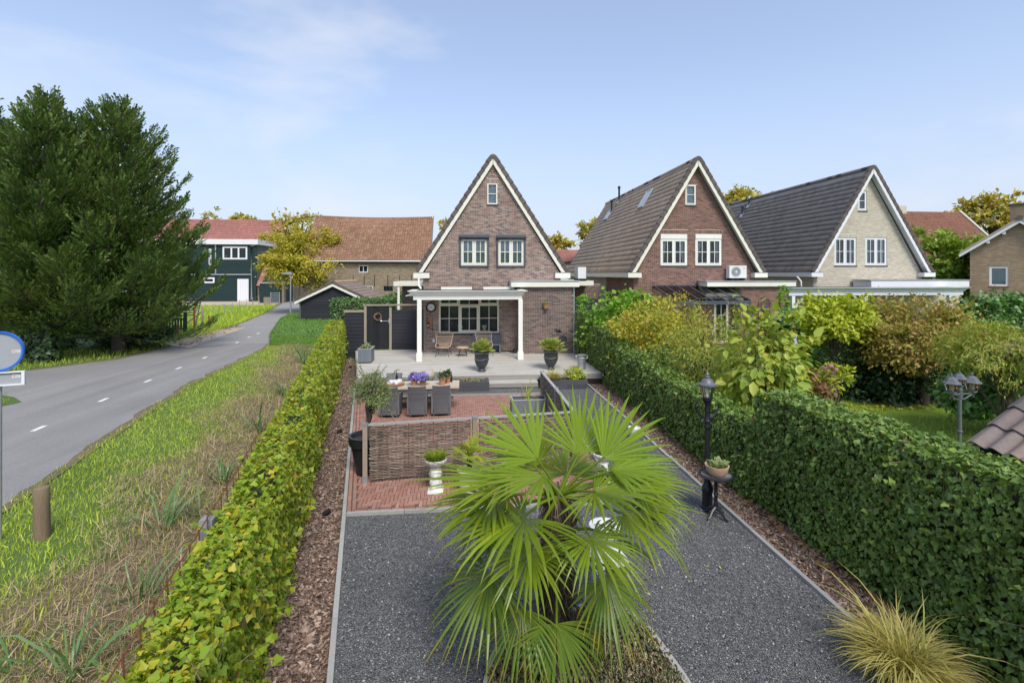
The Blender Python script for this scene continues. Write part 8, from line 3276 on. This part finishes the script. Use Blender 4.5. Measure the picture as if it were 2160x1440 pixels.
PBx, PBy, _ = at(1170, 1402)
PALM = thing('fan_palm', 'large fan palm with lime green fronds standing in the foreground bed', 'palm tree', (PBx, PBy, 0))
PD_ = PBx * sT + PBy * cT
topc = Vector(atD(1178, 1035, PD_))
s = MB()
zt_ = topc.z
prof = [Vector((PBx, PBy, -0.1)).lerp(topc, i / 10) + Vector((R.gauss(0, .008), R.gauss(0, .008), 0)) for i in range(11)]
s.tube(prof, [0.15, 0.145, 0.14, 0.14, 0.145, 0.145, 0.15, 0.15, 0.14, 0.12, 0.07], 12)
s.build('trunk', M['fibre'], PALM, smooth=True)
k = 3800
t = NG.random(k)
th = NG.uniform(0, 6.28, k)
zz = t * (zt_ - 0.06)
cxy = np.array([[PBx + (topc.x - PBx) * q, PBy + (topc.y - PBy) * q] for q in t])
rr_ = 0.135 + 0.02 * NG.random(k)
P = np.stack([cxy[:, 0] + rr_ * np.cos(th), cxy[:, 1] + rr_ * np.sin(th), zz], 1)
out = np.stack([np.cos(th), np.sin(th), np.zeros(k)], 1)
D = unit(out * NG.uniform(0.1, 0.8, k)[:, None] + np.array([0, 0, -1.0]) + NG.normal(0, 0.3, (k, 3)))
leaves('trunk_fibres', P, D, out, 0.13, M['fibre'], BLADE, PALM, var=0.4)
s = MB()
for i in range(34):
    z = 0.25 + 1.5 * i / 34
    a = i * 2.4
    q = Vector((PBx + (topc.x - PBx) * z / zt_, PBy + (topc.y - PBy) * z / zt_, z))
    e = q + Vector((math.cos(a) * 0.2, math.sin(a) * 0.2, 0.13))
    s.tube([q + Vector((math.cos(a) * 0.1, math.sin(a) * 0.1, 0)), e], [0.026, 0.014], 5)
s.build('leaf_base', M['fibre'], PALM)
# (px, py, distance, axis right/toward camera/up, size, droop, tip droop, span deg, kind)
FR = [
    (1105, 1092, 4.50, (-.85, .55, -.10), .92, .24, .5, 260, 'palm'),
    (1118, 1165, 4.35, (-.30, .85, -.35), .60, .30, .6, 265, 'palm'),
    (1253, 1038, 4.50, (.92, .45, .20), .92, .16, .3, 220, 'palm'),
    (1247, 1137, 4.30, (.40, .75, -.30), .62, .30, .6, 265, 'palm'),
    (1317, 1085, 4.85, (.88, .25, -.25), .76, .34, .8, 250, 'palm'),
    (1033, 1210, 4.55, (-.66, .50, -.50), .80, .25, .5, 215, 'palm_old'),
    (1100, 1283, 4.35, (-.25, .55, -.80), .58, .22, .4, 190, 'palm_old'),
    (1173, 1315, 4.25, (.10, .55, -.85), .56, .20, .4, 190, 'palm_old'),
    (1280, 1223, 4.50, (.38, .50, -.75), .66, .24, .5, 210, 'palm_old'),
    (1075, 1013, 4.70, (-.96, .25, -.06), 1.04, .10, .14, 150, 'palm'),
    (1147, 1003, 4.55, (-.80, .62, -.05), .84, .14, .25, 140, 'palm'),
    (1135, 968, 4.95, (-.74, -.25, .62), .84, .05, .06, 118, 'palm_young'),
    (1222, 960, 5.10, (.05, -.30, .92), .78, .02, .04, 140, 'palm_young'),
    (1272, 968, 4.95, (.66, -.20, .70), .82, .04, .08, 118, 'palm_young'),
    (1290, 992, 4.75, (.95, .20, .30), .78, .12, .2, 150, 'palm_young'),
    (1130, 985, 5.25, (-.80, -.40, .35), .74, .16, .3, 180, 'palm'),
    (1330, 1020, 5.20, (.92, -.30, .10), .82, .30, .6, 215, 'palm'),
    (1290, 1015, 5.45, (.70, -.65, .20), .70, .30, .6, 220, 'palm'),
    (1195, 1000, 5.55, (-.1, -.90, .30), .70, .20, .4, 220, 'palm'),
    (1062, 1085, 5.05, (-.95, .05, -.30), .72, .30, .6, 220, 'palm_old'),
    (1060, 1140, 5.35, (-.75, -.45, -.45), .58, .28, .5, 200, 'palm_old'),
    (1300, 1130, 5.35, (.75, -.40, -.45), .60, .30, .6, 210, 'palm_old'),
    (1275, 1190, 5.15, (.70, .05, -.70), .56, .26, .5, 200, 'palm_old'),
    (1085, 1240, 5.15, (-.60, .0, -.80), .52, .22, .4, 190, 'palm_old'),
    (1235, 1295, 5.05, (.45, .15, -.88), .52, .20, .4, 180, 'palm_old'),
    (1045, 1050, 4.75, (-.92, .38, -.22), .82, .22, .4, 190, 'palm'),
    (1345, 1060, 5.0, (.95, .05, -.12), .72, .28, .6, 180, 'palm'),
]
for i, (px, py, D_, ax, Rr, dr, tp, sp, mt) in enumerate(FR):
    ax = (ax[0], ax[1], ax[2] + (0.2 if mt == 'palm' else 0.08 if mt == 'palm_old' else 0))
    dr, tp = (dr * 0.6, tp * 0.55) if mt == 'palm' else (dr * 0.8, tp * 0.6) if mt == 'palm_old' else (dr, tp)
    Rr *= 0.94 if mt != 'palm_young' else 1.0
    hub = Vector(atD(px, py, D_))
    wa = Vector((ax[0] * cT - ax[1] * sT, -ax[1] * cT - ax[0] * sT, ax[2]))
    up = Vector((0, 0, 1)) if abs(ax[2]) < 0.9 else Vector((-wa.x, -wa.y, 0.3))
    if ax[2] > 0.5:
        up = Vector((0, -0.75, 0.6))
    elif ax[2] < -0.35:
        up = Vector((wa.x, wa.y, 0)).normalized() * 0.8 + Vector((0, 0, 0.75))
    base = topc + Vector((0, 0, -0.05)) if hub.z > topc.z - 0.35 else Vector((PBx + (topc.x - PBx) * 0.7, PBy + (topc.y - PBy) * 0.7, min(topc.z - 0.1, hub.z + 0.25)))
    fan('frond', PALM, hub, wa, up, Rr, int(sp / 7.3), rad(sp), dr, tp, M[mt], 0.40, None, base, i)


def small_palm(label, base, R0, n, mat, trunk=0.0, span=200, el=(0.1, 1.35), nseg=14, pet=0.25, name='dwarf_palm', cat='palm', tipd=0.2):
    t = thing(name, label, cat, base)
    b = Vector(base)
    if trunk:
        s = MB()
        s.tube([b - Vector((0, 0, 0.1)), b + Vector((0.01, 0, trunk))], [0.05, 0.045], 8)
        s.build('trunk', M['fibre'], t)
    for i in range(n):
        az = i * 2.4 + R.gauss(0, .2)
        e = el[0] + (el[1] - el[0]) * ((i + 0.5) / n)
        d = Vector((math.cos(az) * math.cos(e), math.sin(az) * math.cos(e), math.sin(e)))
        o = b + Vector((0, 0, trunk))
        hub = o + d * pet * R.uniform(0.8, 1.2)
        up = Vector((0, 0, 1)) if e < 1.1 else Vector((-d.x, -d.y, 0.3))
        fan('frond', t, hub, d, up, R0 * R.uniform(0.8, 1.1), nseg, rad(span), 0.12, tipd, M[mat], 0.4, None, o, i + 77)
    return t


small_palm('dwarf fan palm growing in the urn near the rattan chairs', (U1[0], U1[1], DZ + 0.66), 0.36, 20, 'palm_dwarf', 0.06, nseg=12, pet=0.28)
small_palm('dwarf fan palm growing in the urn before the plain wall', (U2[0], U2[1], DZ + 0.66), 0.38, 22, 'palm_dwarf', 0.06, nseg=12, pet=0.30)
small_palm('small yellowing fan palm in the cream pot', (WP[0], WP[1], 0.39), 0.30, 9, 'palm_yellow', 0.30, 170, (-0.2, 1.3), 16, 0.14)
hub = atD(2085, 700, 17.5)
small_palm('bright spiky palm top behind the feathery tree', (hub[0], hub[1], hub[2] - 2.6), 1.0, 9, 'palm_young', 2.2, 180, (0.5, 1.4), 22, 0.3)

# ================================================================== grasses and small planting
def tuft(name, label, cat, base, n, L, spread, mat, tmpl=BLADE3, wid=1.0, up=1.0, root=None, group=None, rad0=0.1, part='blades', var=0.25):
    t = root or thing(name, label, cat, base, group=group)
    th = NG.uniform(0, 2 * np.pi, n)
    q = NG.random(n) ** 0.6 * spread
    D = unit(np.stack([np.cos(th) * q, np.sin(th) * q, np.full(n, up) * NG.uniform(0.5, 1.2, n)], 1))
    r0 = rad0 * np.sqrt(NG.random(n))
    ph = th + NG.normal(0, 0.6, n)
    P = np.stack([base[0] + r0 * np.cos(ph), base[1] + r0 * np.sin(ph), np.full(n, base[2])], 1)
    U = unit(np.stack([-D[:, 0] * D[:, 2], -D[:, 1] * D[:, 2], 1 - D[:, 2] ** 2 + 0.02], 1) + NG.normal(0, 0.15, (n, 3)))
    F = frames(D, U)
    s = L * np.exp(NG.normal(0, var, n))
    F = F * np.stack([s * wid, s, s], 1)[:, None, :]
    scatter(part, tmpl, F, P, M[mat], t, kind='stuff')
    return t


ARCH = ([(-.012, 0, 0), (.012, 0, 0), (-.014, .3, .16), (.014, .3, .16), (-.013, .58, .17), (.013, .58, .17), (-.009, .82, .04), (.009, .82, .04), (0, 1.0, -.16)], [(0, 1, 3, 2), (2, 3, 5, 4), (4, 5, 7, 6), (6, 7, 8)])
gp = at(1905, 1425)
tuft('golden_grass', 'arching golden ornamental grass clump at the lower right', 'grass clump', (gp[0], gp[1], 0.0), 1500, 0.45, 1.6, 'grass_gold', ARCH, 0.62, 0.85, rad0=0.17)
# iris clumps beside the left hedge
ip = [(150, 1425, 22, 0.6, 'broad leaved iris clump at the lower left corner of the view'), (40, 1440, 10, 0.6, 'sparse iris leaves at the bottom left edge'), (300, 1250, 24, 0.55, 'pale iris clump beside the hedge, second from the bottom'), (345, 1120, 26, 0.6, 'dark arching iris clump beside the hedge near the concrete post'), (425, 1085, 18, 0.5, 'iris clump close behind the concrete post'), (470, 1010, 30, 0.55, 'dark spiky iris clump where the dry grass narrows'), (545, 905, 30, 0.6, 'iris clump beside the middle of the hedge'), (600, 830, 30, 0.6, 'iris clump beside the upper part of the hedge'), (640, 765, 40, 0.75, 'blue green iris clump near the clipped hedge'), (655, 735, 36, 0.8, 'tall blue green iris clump at the end of the hedge')]
IRIS = ([(-.02, 0, 0), (.02, 0, 0), (-.026, .4, .12), (.026, .4, .12), (-.02, .78, .08), (.02, .78, .08), (0, 1.05, -.16)], [(0, 1, 3, 2), (2, 3, 5, 4), (4, 5, 6)])
for px, py, n, L, lb in ip:
    x, y, _ = at(px, py, -0.25)
    x = min(x, hedge_left(y) - 0.12)
    tuft('iris_clump', lb, 'plant', (x, y, float(gz(x, y))), n, L, 1.5, 'iris', IRIS, 0.72, 0.9, rad0=0.14, group='iris clumps along the ditch')

# verge grass and dry thatch
def verge_pts(n, near=1.5):
    y = 3.6 + 25 * NG.random(n) ** near
    lo = np.interp(y, [2, 9.1, 12.3, 15.6, 18.8, 23, 27.4, 30], [-7.3, -7.85, -8.58, -9.3, -9.95, -10.3, -10.75, -11.4]) + 0.02
    hi = hedge_left(y) - 0.05
    return y, lo, hi


def grass(name, label, P, L, mat, lean=0.6, tmpl=BLADE, wid=1.0, cat='grass'):
    n = len(P)
    th = NG.uniform(0, 2 * np.pi, n)
    q = np.abs(NG.normal(0, lean, n))
    D = unit(np.stack([np.cos(th) * q, np.sin(th) * q, np.ones(n)], 1))
    U = unit(np.stack([np.cos(th), np.sin(th), np.full(n, -0.3)], 1) * -1 + NG.normal(0, 0.3, (n, 3)))
    F = frames(D, U)
    s = L * np.exp(NG.normal(0, 0.35, n))
    F = F * np.stack([s * wid, s, s], 1)[:, None, :]
    o = scatter(name, tmpl, F, P, M[mat])
    return tag(o, label, cat, None, 'stuff')


def noise2(x, y, s, o=0.0):
    return np.sin(x * s + o) * np.sin(y * s * 1.13 + 1.7 + o) + 0.6 * np.sin(x * s * 2.3 + y * s * 1.9 + o * 2) + 0.35 * np.sin(x * s * 4.7 - y * s * 3.9)


y, lo, hi = verge_pts(110000)
lo = lo - 0.22 * NG.random(len(y)) ** 3 * (0.6 + 0.4 * np.sin(y * 2.1))
x = lo + (hi - lo) * NG.random(len(y))
d = hi - x
wet = d - 2.5 + 0.45 * noise2(x, y, 1.1) + np.interp(y, [3, 8, 14, 26], [0.3, 0.2, 0.6, 0.2])
near = (x - lo) < 0.1
keepg = wet > NG.normal(0, 0.25, len(y))
P = np.stack([x, y, gz(x, y) - 0.01], 1)
g1 = P[keepg][:43000]
grass('verge_grass', 'bright green grass on the road verge', g1, 0.065, 'grass', 0.95, BLADE, 1.8)
y, lo, hi = verge_pts(80000, 1.7)
x = lo + (hi - lo) * NG.random(len(y))
d = hi - x
dry = 2.55 - d - 0.45 * noise2(x, y, 1.1)
kd = dry > NG.normal(0, 0.25, len(y))
P = np.stack([x, y, gz(x, y) + NG.uniform(0.0, 0.05, len(y))], 1)[kd][:44000]
grass('dry_thatch', 'mown dry brown grass lying on the ditch bank', P, 0.13, 'grass_dry', 2.6, BLADE, 0.7)
gs = P[NG.random(len(P)) < 0.12]
grass('bank_weeds', 'scattered green weeds growing through the dry bank', gs, 0.085, 'grass', 0.9, BLADE, 1.5)
# bank soil sheet follows the ground under the dry grass
xs_ = np.arange(-7.6, -1.2, 0.2)
ys_ = np.arange(2.4, 26, 0.4)
vs, q = [], []
nx_ = 16
for j, yy in enumerate(ys_):
    for i in range(nx_):
        dd = 0.02 + 2.5 * i / (nx_ - 1) + (0.35 * math.sin(yy * 1.3) + 0.2 * math.sin(yy * 3.1)) * (i / (nx_ - 1))
        xx = hedge_left(yy) + 0.15 - dd
        vs.append((xx, yy, float(gz(xx, yy)) + 0.004))
for j in range(len(ys_) - 1):
    for i in range(nx_ - 1):
        a = j * nx_ + i
        q.append((a, a + 1, a + nx_ + 1, a + nx_))
s = MB()
s.add(vs, q)
o = s.build('ditch_bank', M['bank'], None, smooth=True)
tag(o, 'brown earth bank of the shallow ditch beside the left hedge', 'bank', None, 'structure')
# far verge left of the road, the island, the field and the lawn
def poly_pts(pts, n):
    xs = [p[0] for p in pts]
    ys = [p[1] for p in pts]
    q = np.stack([NG.uniform(min(xs), max(xs), n * 4), NG.uniform(min(ys), max(ys), n * 4)], 1)
    ins = np.zeros(len(q), bool)
    m = len(pts)
    for i in range(m):
        (ax, ay), (bx, by) = pts[i][:2], pts[(i + 1) % m][:2]
        cond = ((ay > q[:, 1]) != (by > q[:, 1]))
        xi = (bx - ax) * (q[:, 1] - ay) / ((by - ay) if by != ay else 1e-9) + ax
        ins ^= cond & (q[:, 0] < xi)
    q = q[ins][:n]
    return np.concatenate([q, np.zeros((len(q), 1))], 1)


fv = [(-16.45, 24.7), (-16.3, 28), (-16.7, 31.5), (-20, 30.5), (-22, 26), (-30, 22.4), (-45, 20.5), (-45, 18.7), (-24, 20.6), (-18.2, 22.2)]
grass('verge_grass', 'strip of green grass between the conifers and the road', poly_pts(fv, 9000), 0.13, 'grass', 0.7, BLADE, 1.6)
grass('island_grass', 'grass on the small traffic island at the left edge', poly_pts(isl, 3500), 0.18, 'grass', 0.8, BLADE, 1.5)
fld = [(-17, 33), (-18.6, 42), (-20.8, 52.5), (-24, 64), (-40, 66), (-45, 50), (-24, 36)]
o = sheet('field', fld + [(-24, 34)], 0.002, M['lawn'], 'bright green grass field in front of the dark green barn', 'field')
grass('field_grass', 'grass standing in the field beside the lane', poly_pts(fld, 14000), 0.24, 'grass', 0.6, BLADE, 2.2)
edge = [(-16.6, 32), (-17.0, 32), (-18.9, 42), (-21.0, 52.5), (-23.9, 63), (-23.2, 63), (-20.4, 52.5), (-18.2, 42)]
grass('roadside_grass', 'longer grass fringe along the far left edge of the lane', poly_pts(edge, 6000), 0.22, 'grass', 0.7, BLADE, 1.9)
lw = [(6.0, 8), (17, 8), (17, 16.2), (8, 16.2)]
grass('lawn_grass', 'short mown grass blades of the neighbouring lawn', poly_pts(lw, 14000), 0.07, 'grass', 0.6, BLADE, 1.6)
loose('fallen_leaves', 260, lambda n: np.stack([NG.uniform(10.5, 16.5, n), 13.2 + NG.random(n) ** 2 * 2.2, np.full(n, 0.03)], 1), 0.12, M['autumn'], 'yellow leaves fallen on the lawn below the copper tree', 'leaves', wide=0.7, flat=0.1)

# bed under the palm
bed = [(1015, 1520), (1030, 1440), (1045, 1390), (1130, 1330), (1230, 1290), (1325, 1300), (1372, 1345), (1412, 1400), (1440, 1440), (1490, 1520)]
bp = [at(*q)[:2] for q in bed]
SB = thing('palm_bed_edging', 'pale concrete kerb around the sedum bed under the palm', 'edging', (PBx, PBy, 0), kind='structure')
for a, c in zip(bp[:-1], bp[1:]):
    s = MB()
    s.bar((a[0], a[1], 0.02), (c[0], c[1], 0.02), 0.07, 0.13)
    s.build('kerb_stone', M['concrete'], SB)
sheet('palm_bed', bp, 0.02, M['soil'], 'soil of the bed under the fan palm', 'bed')
P = poly_pts(bp, 6500)
P[:, 2] = 0.025 + NG.uniform(0, 0.06, len(P)) + 0.04 * np.sin(P[:, 0] * 9) * np.sin(P[:, 1] * 8 + 1)
k = len(P)
D = unit(NG.normal(0, 0.55, (k, 3)) + np.array([0, 0, 1.0]))
SPRIG = ([(0, 0, 0), (.06, .3, 0), (.04, .7, .02), (0, 1, 0), (-.04, .7, .02), (-.06, .3, 0), (.22, .42, .05), (-.22, .5, .05), (.2, .75, .04), (-.18, .8, .04), (0, .35, .2), (0, .65, -.2)], [(0, 1, 2, 3, 4, 5), (0, 1, 6), (0, 5, 7), (1, 2, 8), (5, 4, 9), (0, 10, 3), (0, 11, 3)])
o = leaves('sedum_cover', P, D, rnd_dir(k), 0.055, M['sedum'], SPRIG, None, label='grey green and pinkish low sedum cover in the palm bed')
o['category'] = 'ground cover'

# plants in pots and beds
def potted(name, label, base, n, r, size, mat, tmpl=OVAL, cat='plant', h=0.6, upright=0.5, ncl=14):
    return bush(name, label, cat, base, (base[0], base[1], base[2] + r * h), (r, r, r * h), n, size, mat, tmpl, ncl=ncl, stems=5, sr=0.006, upright=upright, zmin=-0.3, shell=0.3, spread=0.25)


potted('leafy_plant', 'small dark leafy plant in the left deck planter', (PLA[0], PLA[1] - 0.05, DZ + 0.48), 420, 0.2, 0.075, 'greygreen')
tuft('strappy_plant', 'bent strappy yellow green plant in the grey planter by the side screen', 'plant', (PLB[0] - 0.05, PLB[1], 0.47), 16, 0.55, 1.2, 'palm_yellow', IRIS, 0.8, 1.0, rad0=0.1)
tuft('fern', 'little fern in the terracotta wall pot', 'plant', WALLPOT, 60, 0.16, 1.2, 'fig', BLADE, 2.5, 0.7, rad0=0.05)
tuft('clipped_grass', 'dense lime green grass mound in the left white pedestal bowl', 'plant', (PD[0], PD[1], 0.58), 900, 0.17, 0.9, 'limegrass', BLADE, 0.9, 1.0, rad0=0.15, var=0.18)
tuft('clipped_grass', 'dense lime green grass mound in the hidden pedestal bowl', 'plant', (PD2[0], PD2[1], 0.57), 500, 0.15, 0.9, 'limegrass', BLADE, 0.9, 1.0, rad0=0.15)
tuft('tan_grass', 'tan fountain grass in the right raised bed', 'plant', (3.12, 17.0, 0.27), 420, 0.34, 1.5, 'grass_gold', ARCH, 0.9, 0.8, rad0=0.12)
bush('round_bush', 'small round green bush in the right raised bed', 'bush', (3.9, 17.05, 0.26), (3.9, 17.05, 0.47), (0.28, 0.26, 0.24), 900, 0.07, 'goldgreen', OVAL, ncl=40, stems=4, sr=0.008, zmin=-0.7)
P = np.stack([NG.uniform(-2.6, 0.7, 1300), NG.uniform(16.88, 17.4, 1300), np.full(1300, 0.27)], 1)
o = leaves('moss_cover', P, unit(NG.normal(0, 0.6, (1300, 3)) + np.array([0, 0, 1.0])), rnd_dir(1300), 0.07, M['sedum'], SPRIG, None, label='mossy golden ground cover in the left raised bed')
o['category'] = 'ground cover'
tuft('tan_grass', 'tan grass tuft standing behind the table flowers', 'plant', (-0.95, 17.0, 0.27), 220, 0.36, 1.2, 'grass_gold', ARCH, 0.9, 0.9, rad0=0.1)
for (tt, top), mt, lb in zip(TPOTS, ('violet', 'violet', 'potgreen', 'potgreen'), ('left mound of violet flowers on the dining table', 'right mound of violet flowers on the dining table', 'grey green potted shrub at the front of the table end', 'grey green potted shrub at the rear of the table end')):
    b = (top[0], top[1], top[2] - 0.02)
    r = 0.15 if mt == 'violet' else 0.11
    rt = bush('potted_flower' if mt == 'violet' else 'potted_shrub', lb, 'flowers' if mt == 'violet' else 'plant', b, (b[0], b[1], b[2] + 0.06), (r, r, r * 0.85), 260, 0.05, 'potgreen', OVAL, ncl=26, stems=4, sr=0.004, zmin=-0.25)
    if mt == 'violet':
        k = 330
        d = rnd_dir(k)
        d[:, 2] = np.abs(d[:, 2])
        P = np.array([b[0], b[1], b[2] + 0.07]) + d * np.array([0.155, 0.155, 0.13]) * (0.92 + 0.16 * NG.random(k))[:, None]
        leaves('petals', P, unit(d + NG.normal(0, 0.8, (k, 3))), d, 0.042, M['violet'], ROUND, rt)
b = (BW[0], BW[1], BW[2] + 0.12)
SR = thing('succulents', 'low pale green succulents in the terracotta bowl', 'plant', b)
for k in range(9):
    a, r = k * 2.4, 0.04 * math.sqrt(k)
    tuft('', '', '', (b[0] + r * math.cos(a), b[1] + r * math.sin(a), b[2]), 34, 0.085, 1.3, 'succulent', OVAL, 1.0, 0.9, root=SR, rad0=0.02, part='rosette')
# pink heads of the hydrangea, orange flowers behind the urn
hx, hy, hz = atD(1748, 778, 14.1)
for k, (dx, dz) in enumerate([(-0.12, 0.02), (0.05, 0.06), (0.2, -0.04)]):
    s = MB()
    s.lathe([(0.01, -0.06), (0.08, -0.04), (0.10, 0.02), (0.06, 0.07), (0.01, 0.08)], 10, (hx + dx, hy, hz + dz), wob=lambda a, z: 0.12 * math.cos(7 * a + 40 * z))
    o = s.build('flower_head', M['pink'], bpy.data.objects['pink_hydrangea'], smooth=True)
fx_, fy_, fz_ = at(1178, 765, DZ)
tuft('orange_flowers', 'few orange flowers on thin stems behind the right urn', 'flowers', (fx_, fy_ + 0.5, DZ), 24, 0.75, 0.5, 'palm_dwarf', BLADE, 0.4, 1.3, rad0=0.1)
of = bpy.data.objects['orange_flowers']
for k in range(4):
    s = MB()
    s.lathe([(0.005, -0.02), (0.04, 0.0), (0.045, 0.02), (0.005, 0.03)], 8, (fx_ + R.uniform(-.2, .2), fy_ + 0.45, DZ + R.uniform(0.5, 0.85)))
    s.build('flower', M['orange'], of, smooth=True)

# olive tree
oc = atD(784, 822, 9.85)
ob = (OP[0], OP[1], 0.72)
OT = bush('olive_tree', 'small silvery olive tree with a rounded crown in the black pot', 'tree', ob, (oc[0], OP[1], oc[2]), (0.40, 0.38, 0.33), 4600, 0.05, 'olive', LANCE, ncl=70, trunk=0.055, zmin=-0.75, shell=0.35, spread=0.17, droop=0.0, rag=0.25, limbn=22)
s = MB()
PP, DD = [], []
for (px, py) in [(742, 758), (840, 780), (832, 868), (730, 850), (742, 800), (760, 772), (800, 770), (822, 830), (830, 880), (815, 772)]:
    e = Vector(atD(px, py, 9.85))
    a = Vector((oc[0], OP[1], oc[2]))
    s.tube([a, a.lerp(e, 0.55) + Vector((0, 0, 0.03)), e], [0.009, 0.006, 0.003], 4)
    for k in range(26):
        u = 0.4 + 0.6 * k / 25
        PP.append(a.lerp(e, u) + Vector((R.gauss(0, .012), R.gauss(0, .012), R.gauss(0, .012))))
        DD.append((e - a).normalized() + Vector((R.gauss(0, .6), R.gauss(0, .6), R.gauss(0, .6))))
s.build('outer_twigs', M['twig'], OT)
PP, DD = np.array([tuple(p) for p in PP]), np.array([tuple(p) for p in DD])
leaves('twig_leaves', PP, DD, rnd_dir(len(PP)), 0.055, M['olive'], LANCE, OT)

# distant line of trees on the horizon
k = 5200
th = NG.uniform(-1.05, 1.05, k)
rr_ = NG.uniform(230, 270, k)
P = np.stack([rr_ * np.sin(th), rr_ * np.cos(th), NG.random(k) * (5.5 + 2.5 * np.sin(th * 23) + 1.5 * np.sin(th * 61))], 1)
o = leaves('tree_line', P, rnd_dir(k), rnd_dir(k), 3.4, M['darkleaf'], ROUND, None, label='far dark line of trees along the horizon')
o['category'] = 'woods'
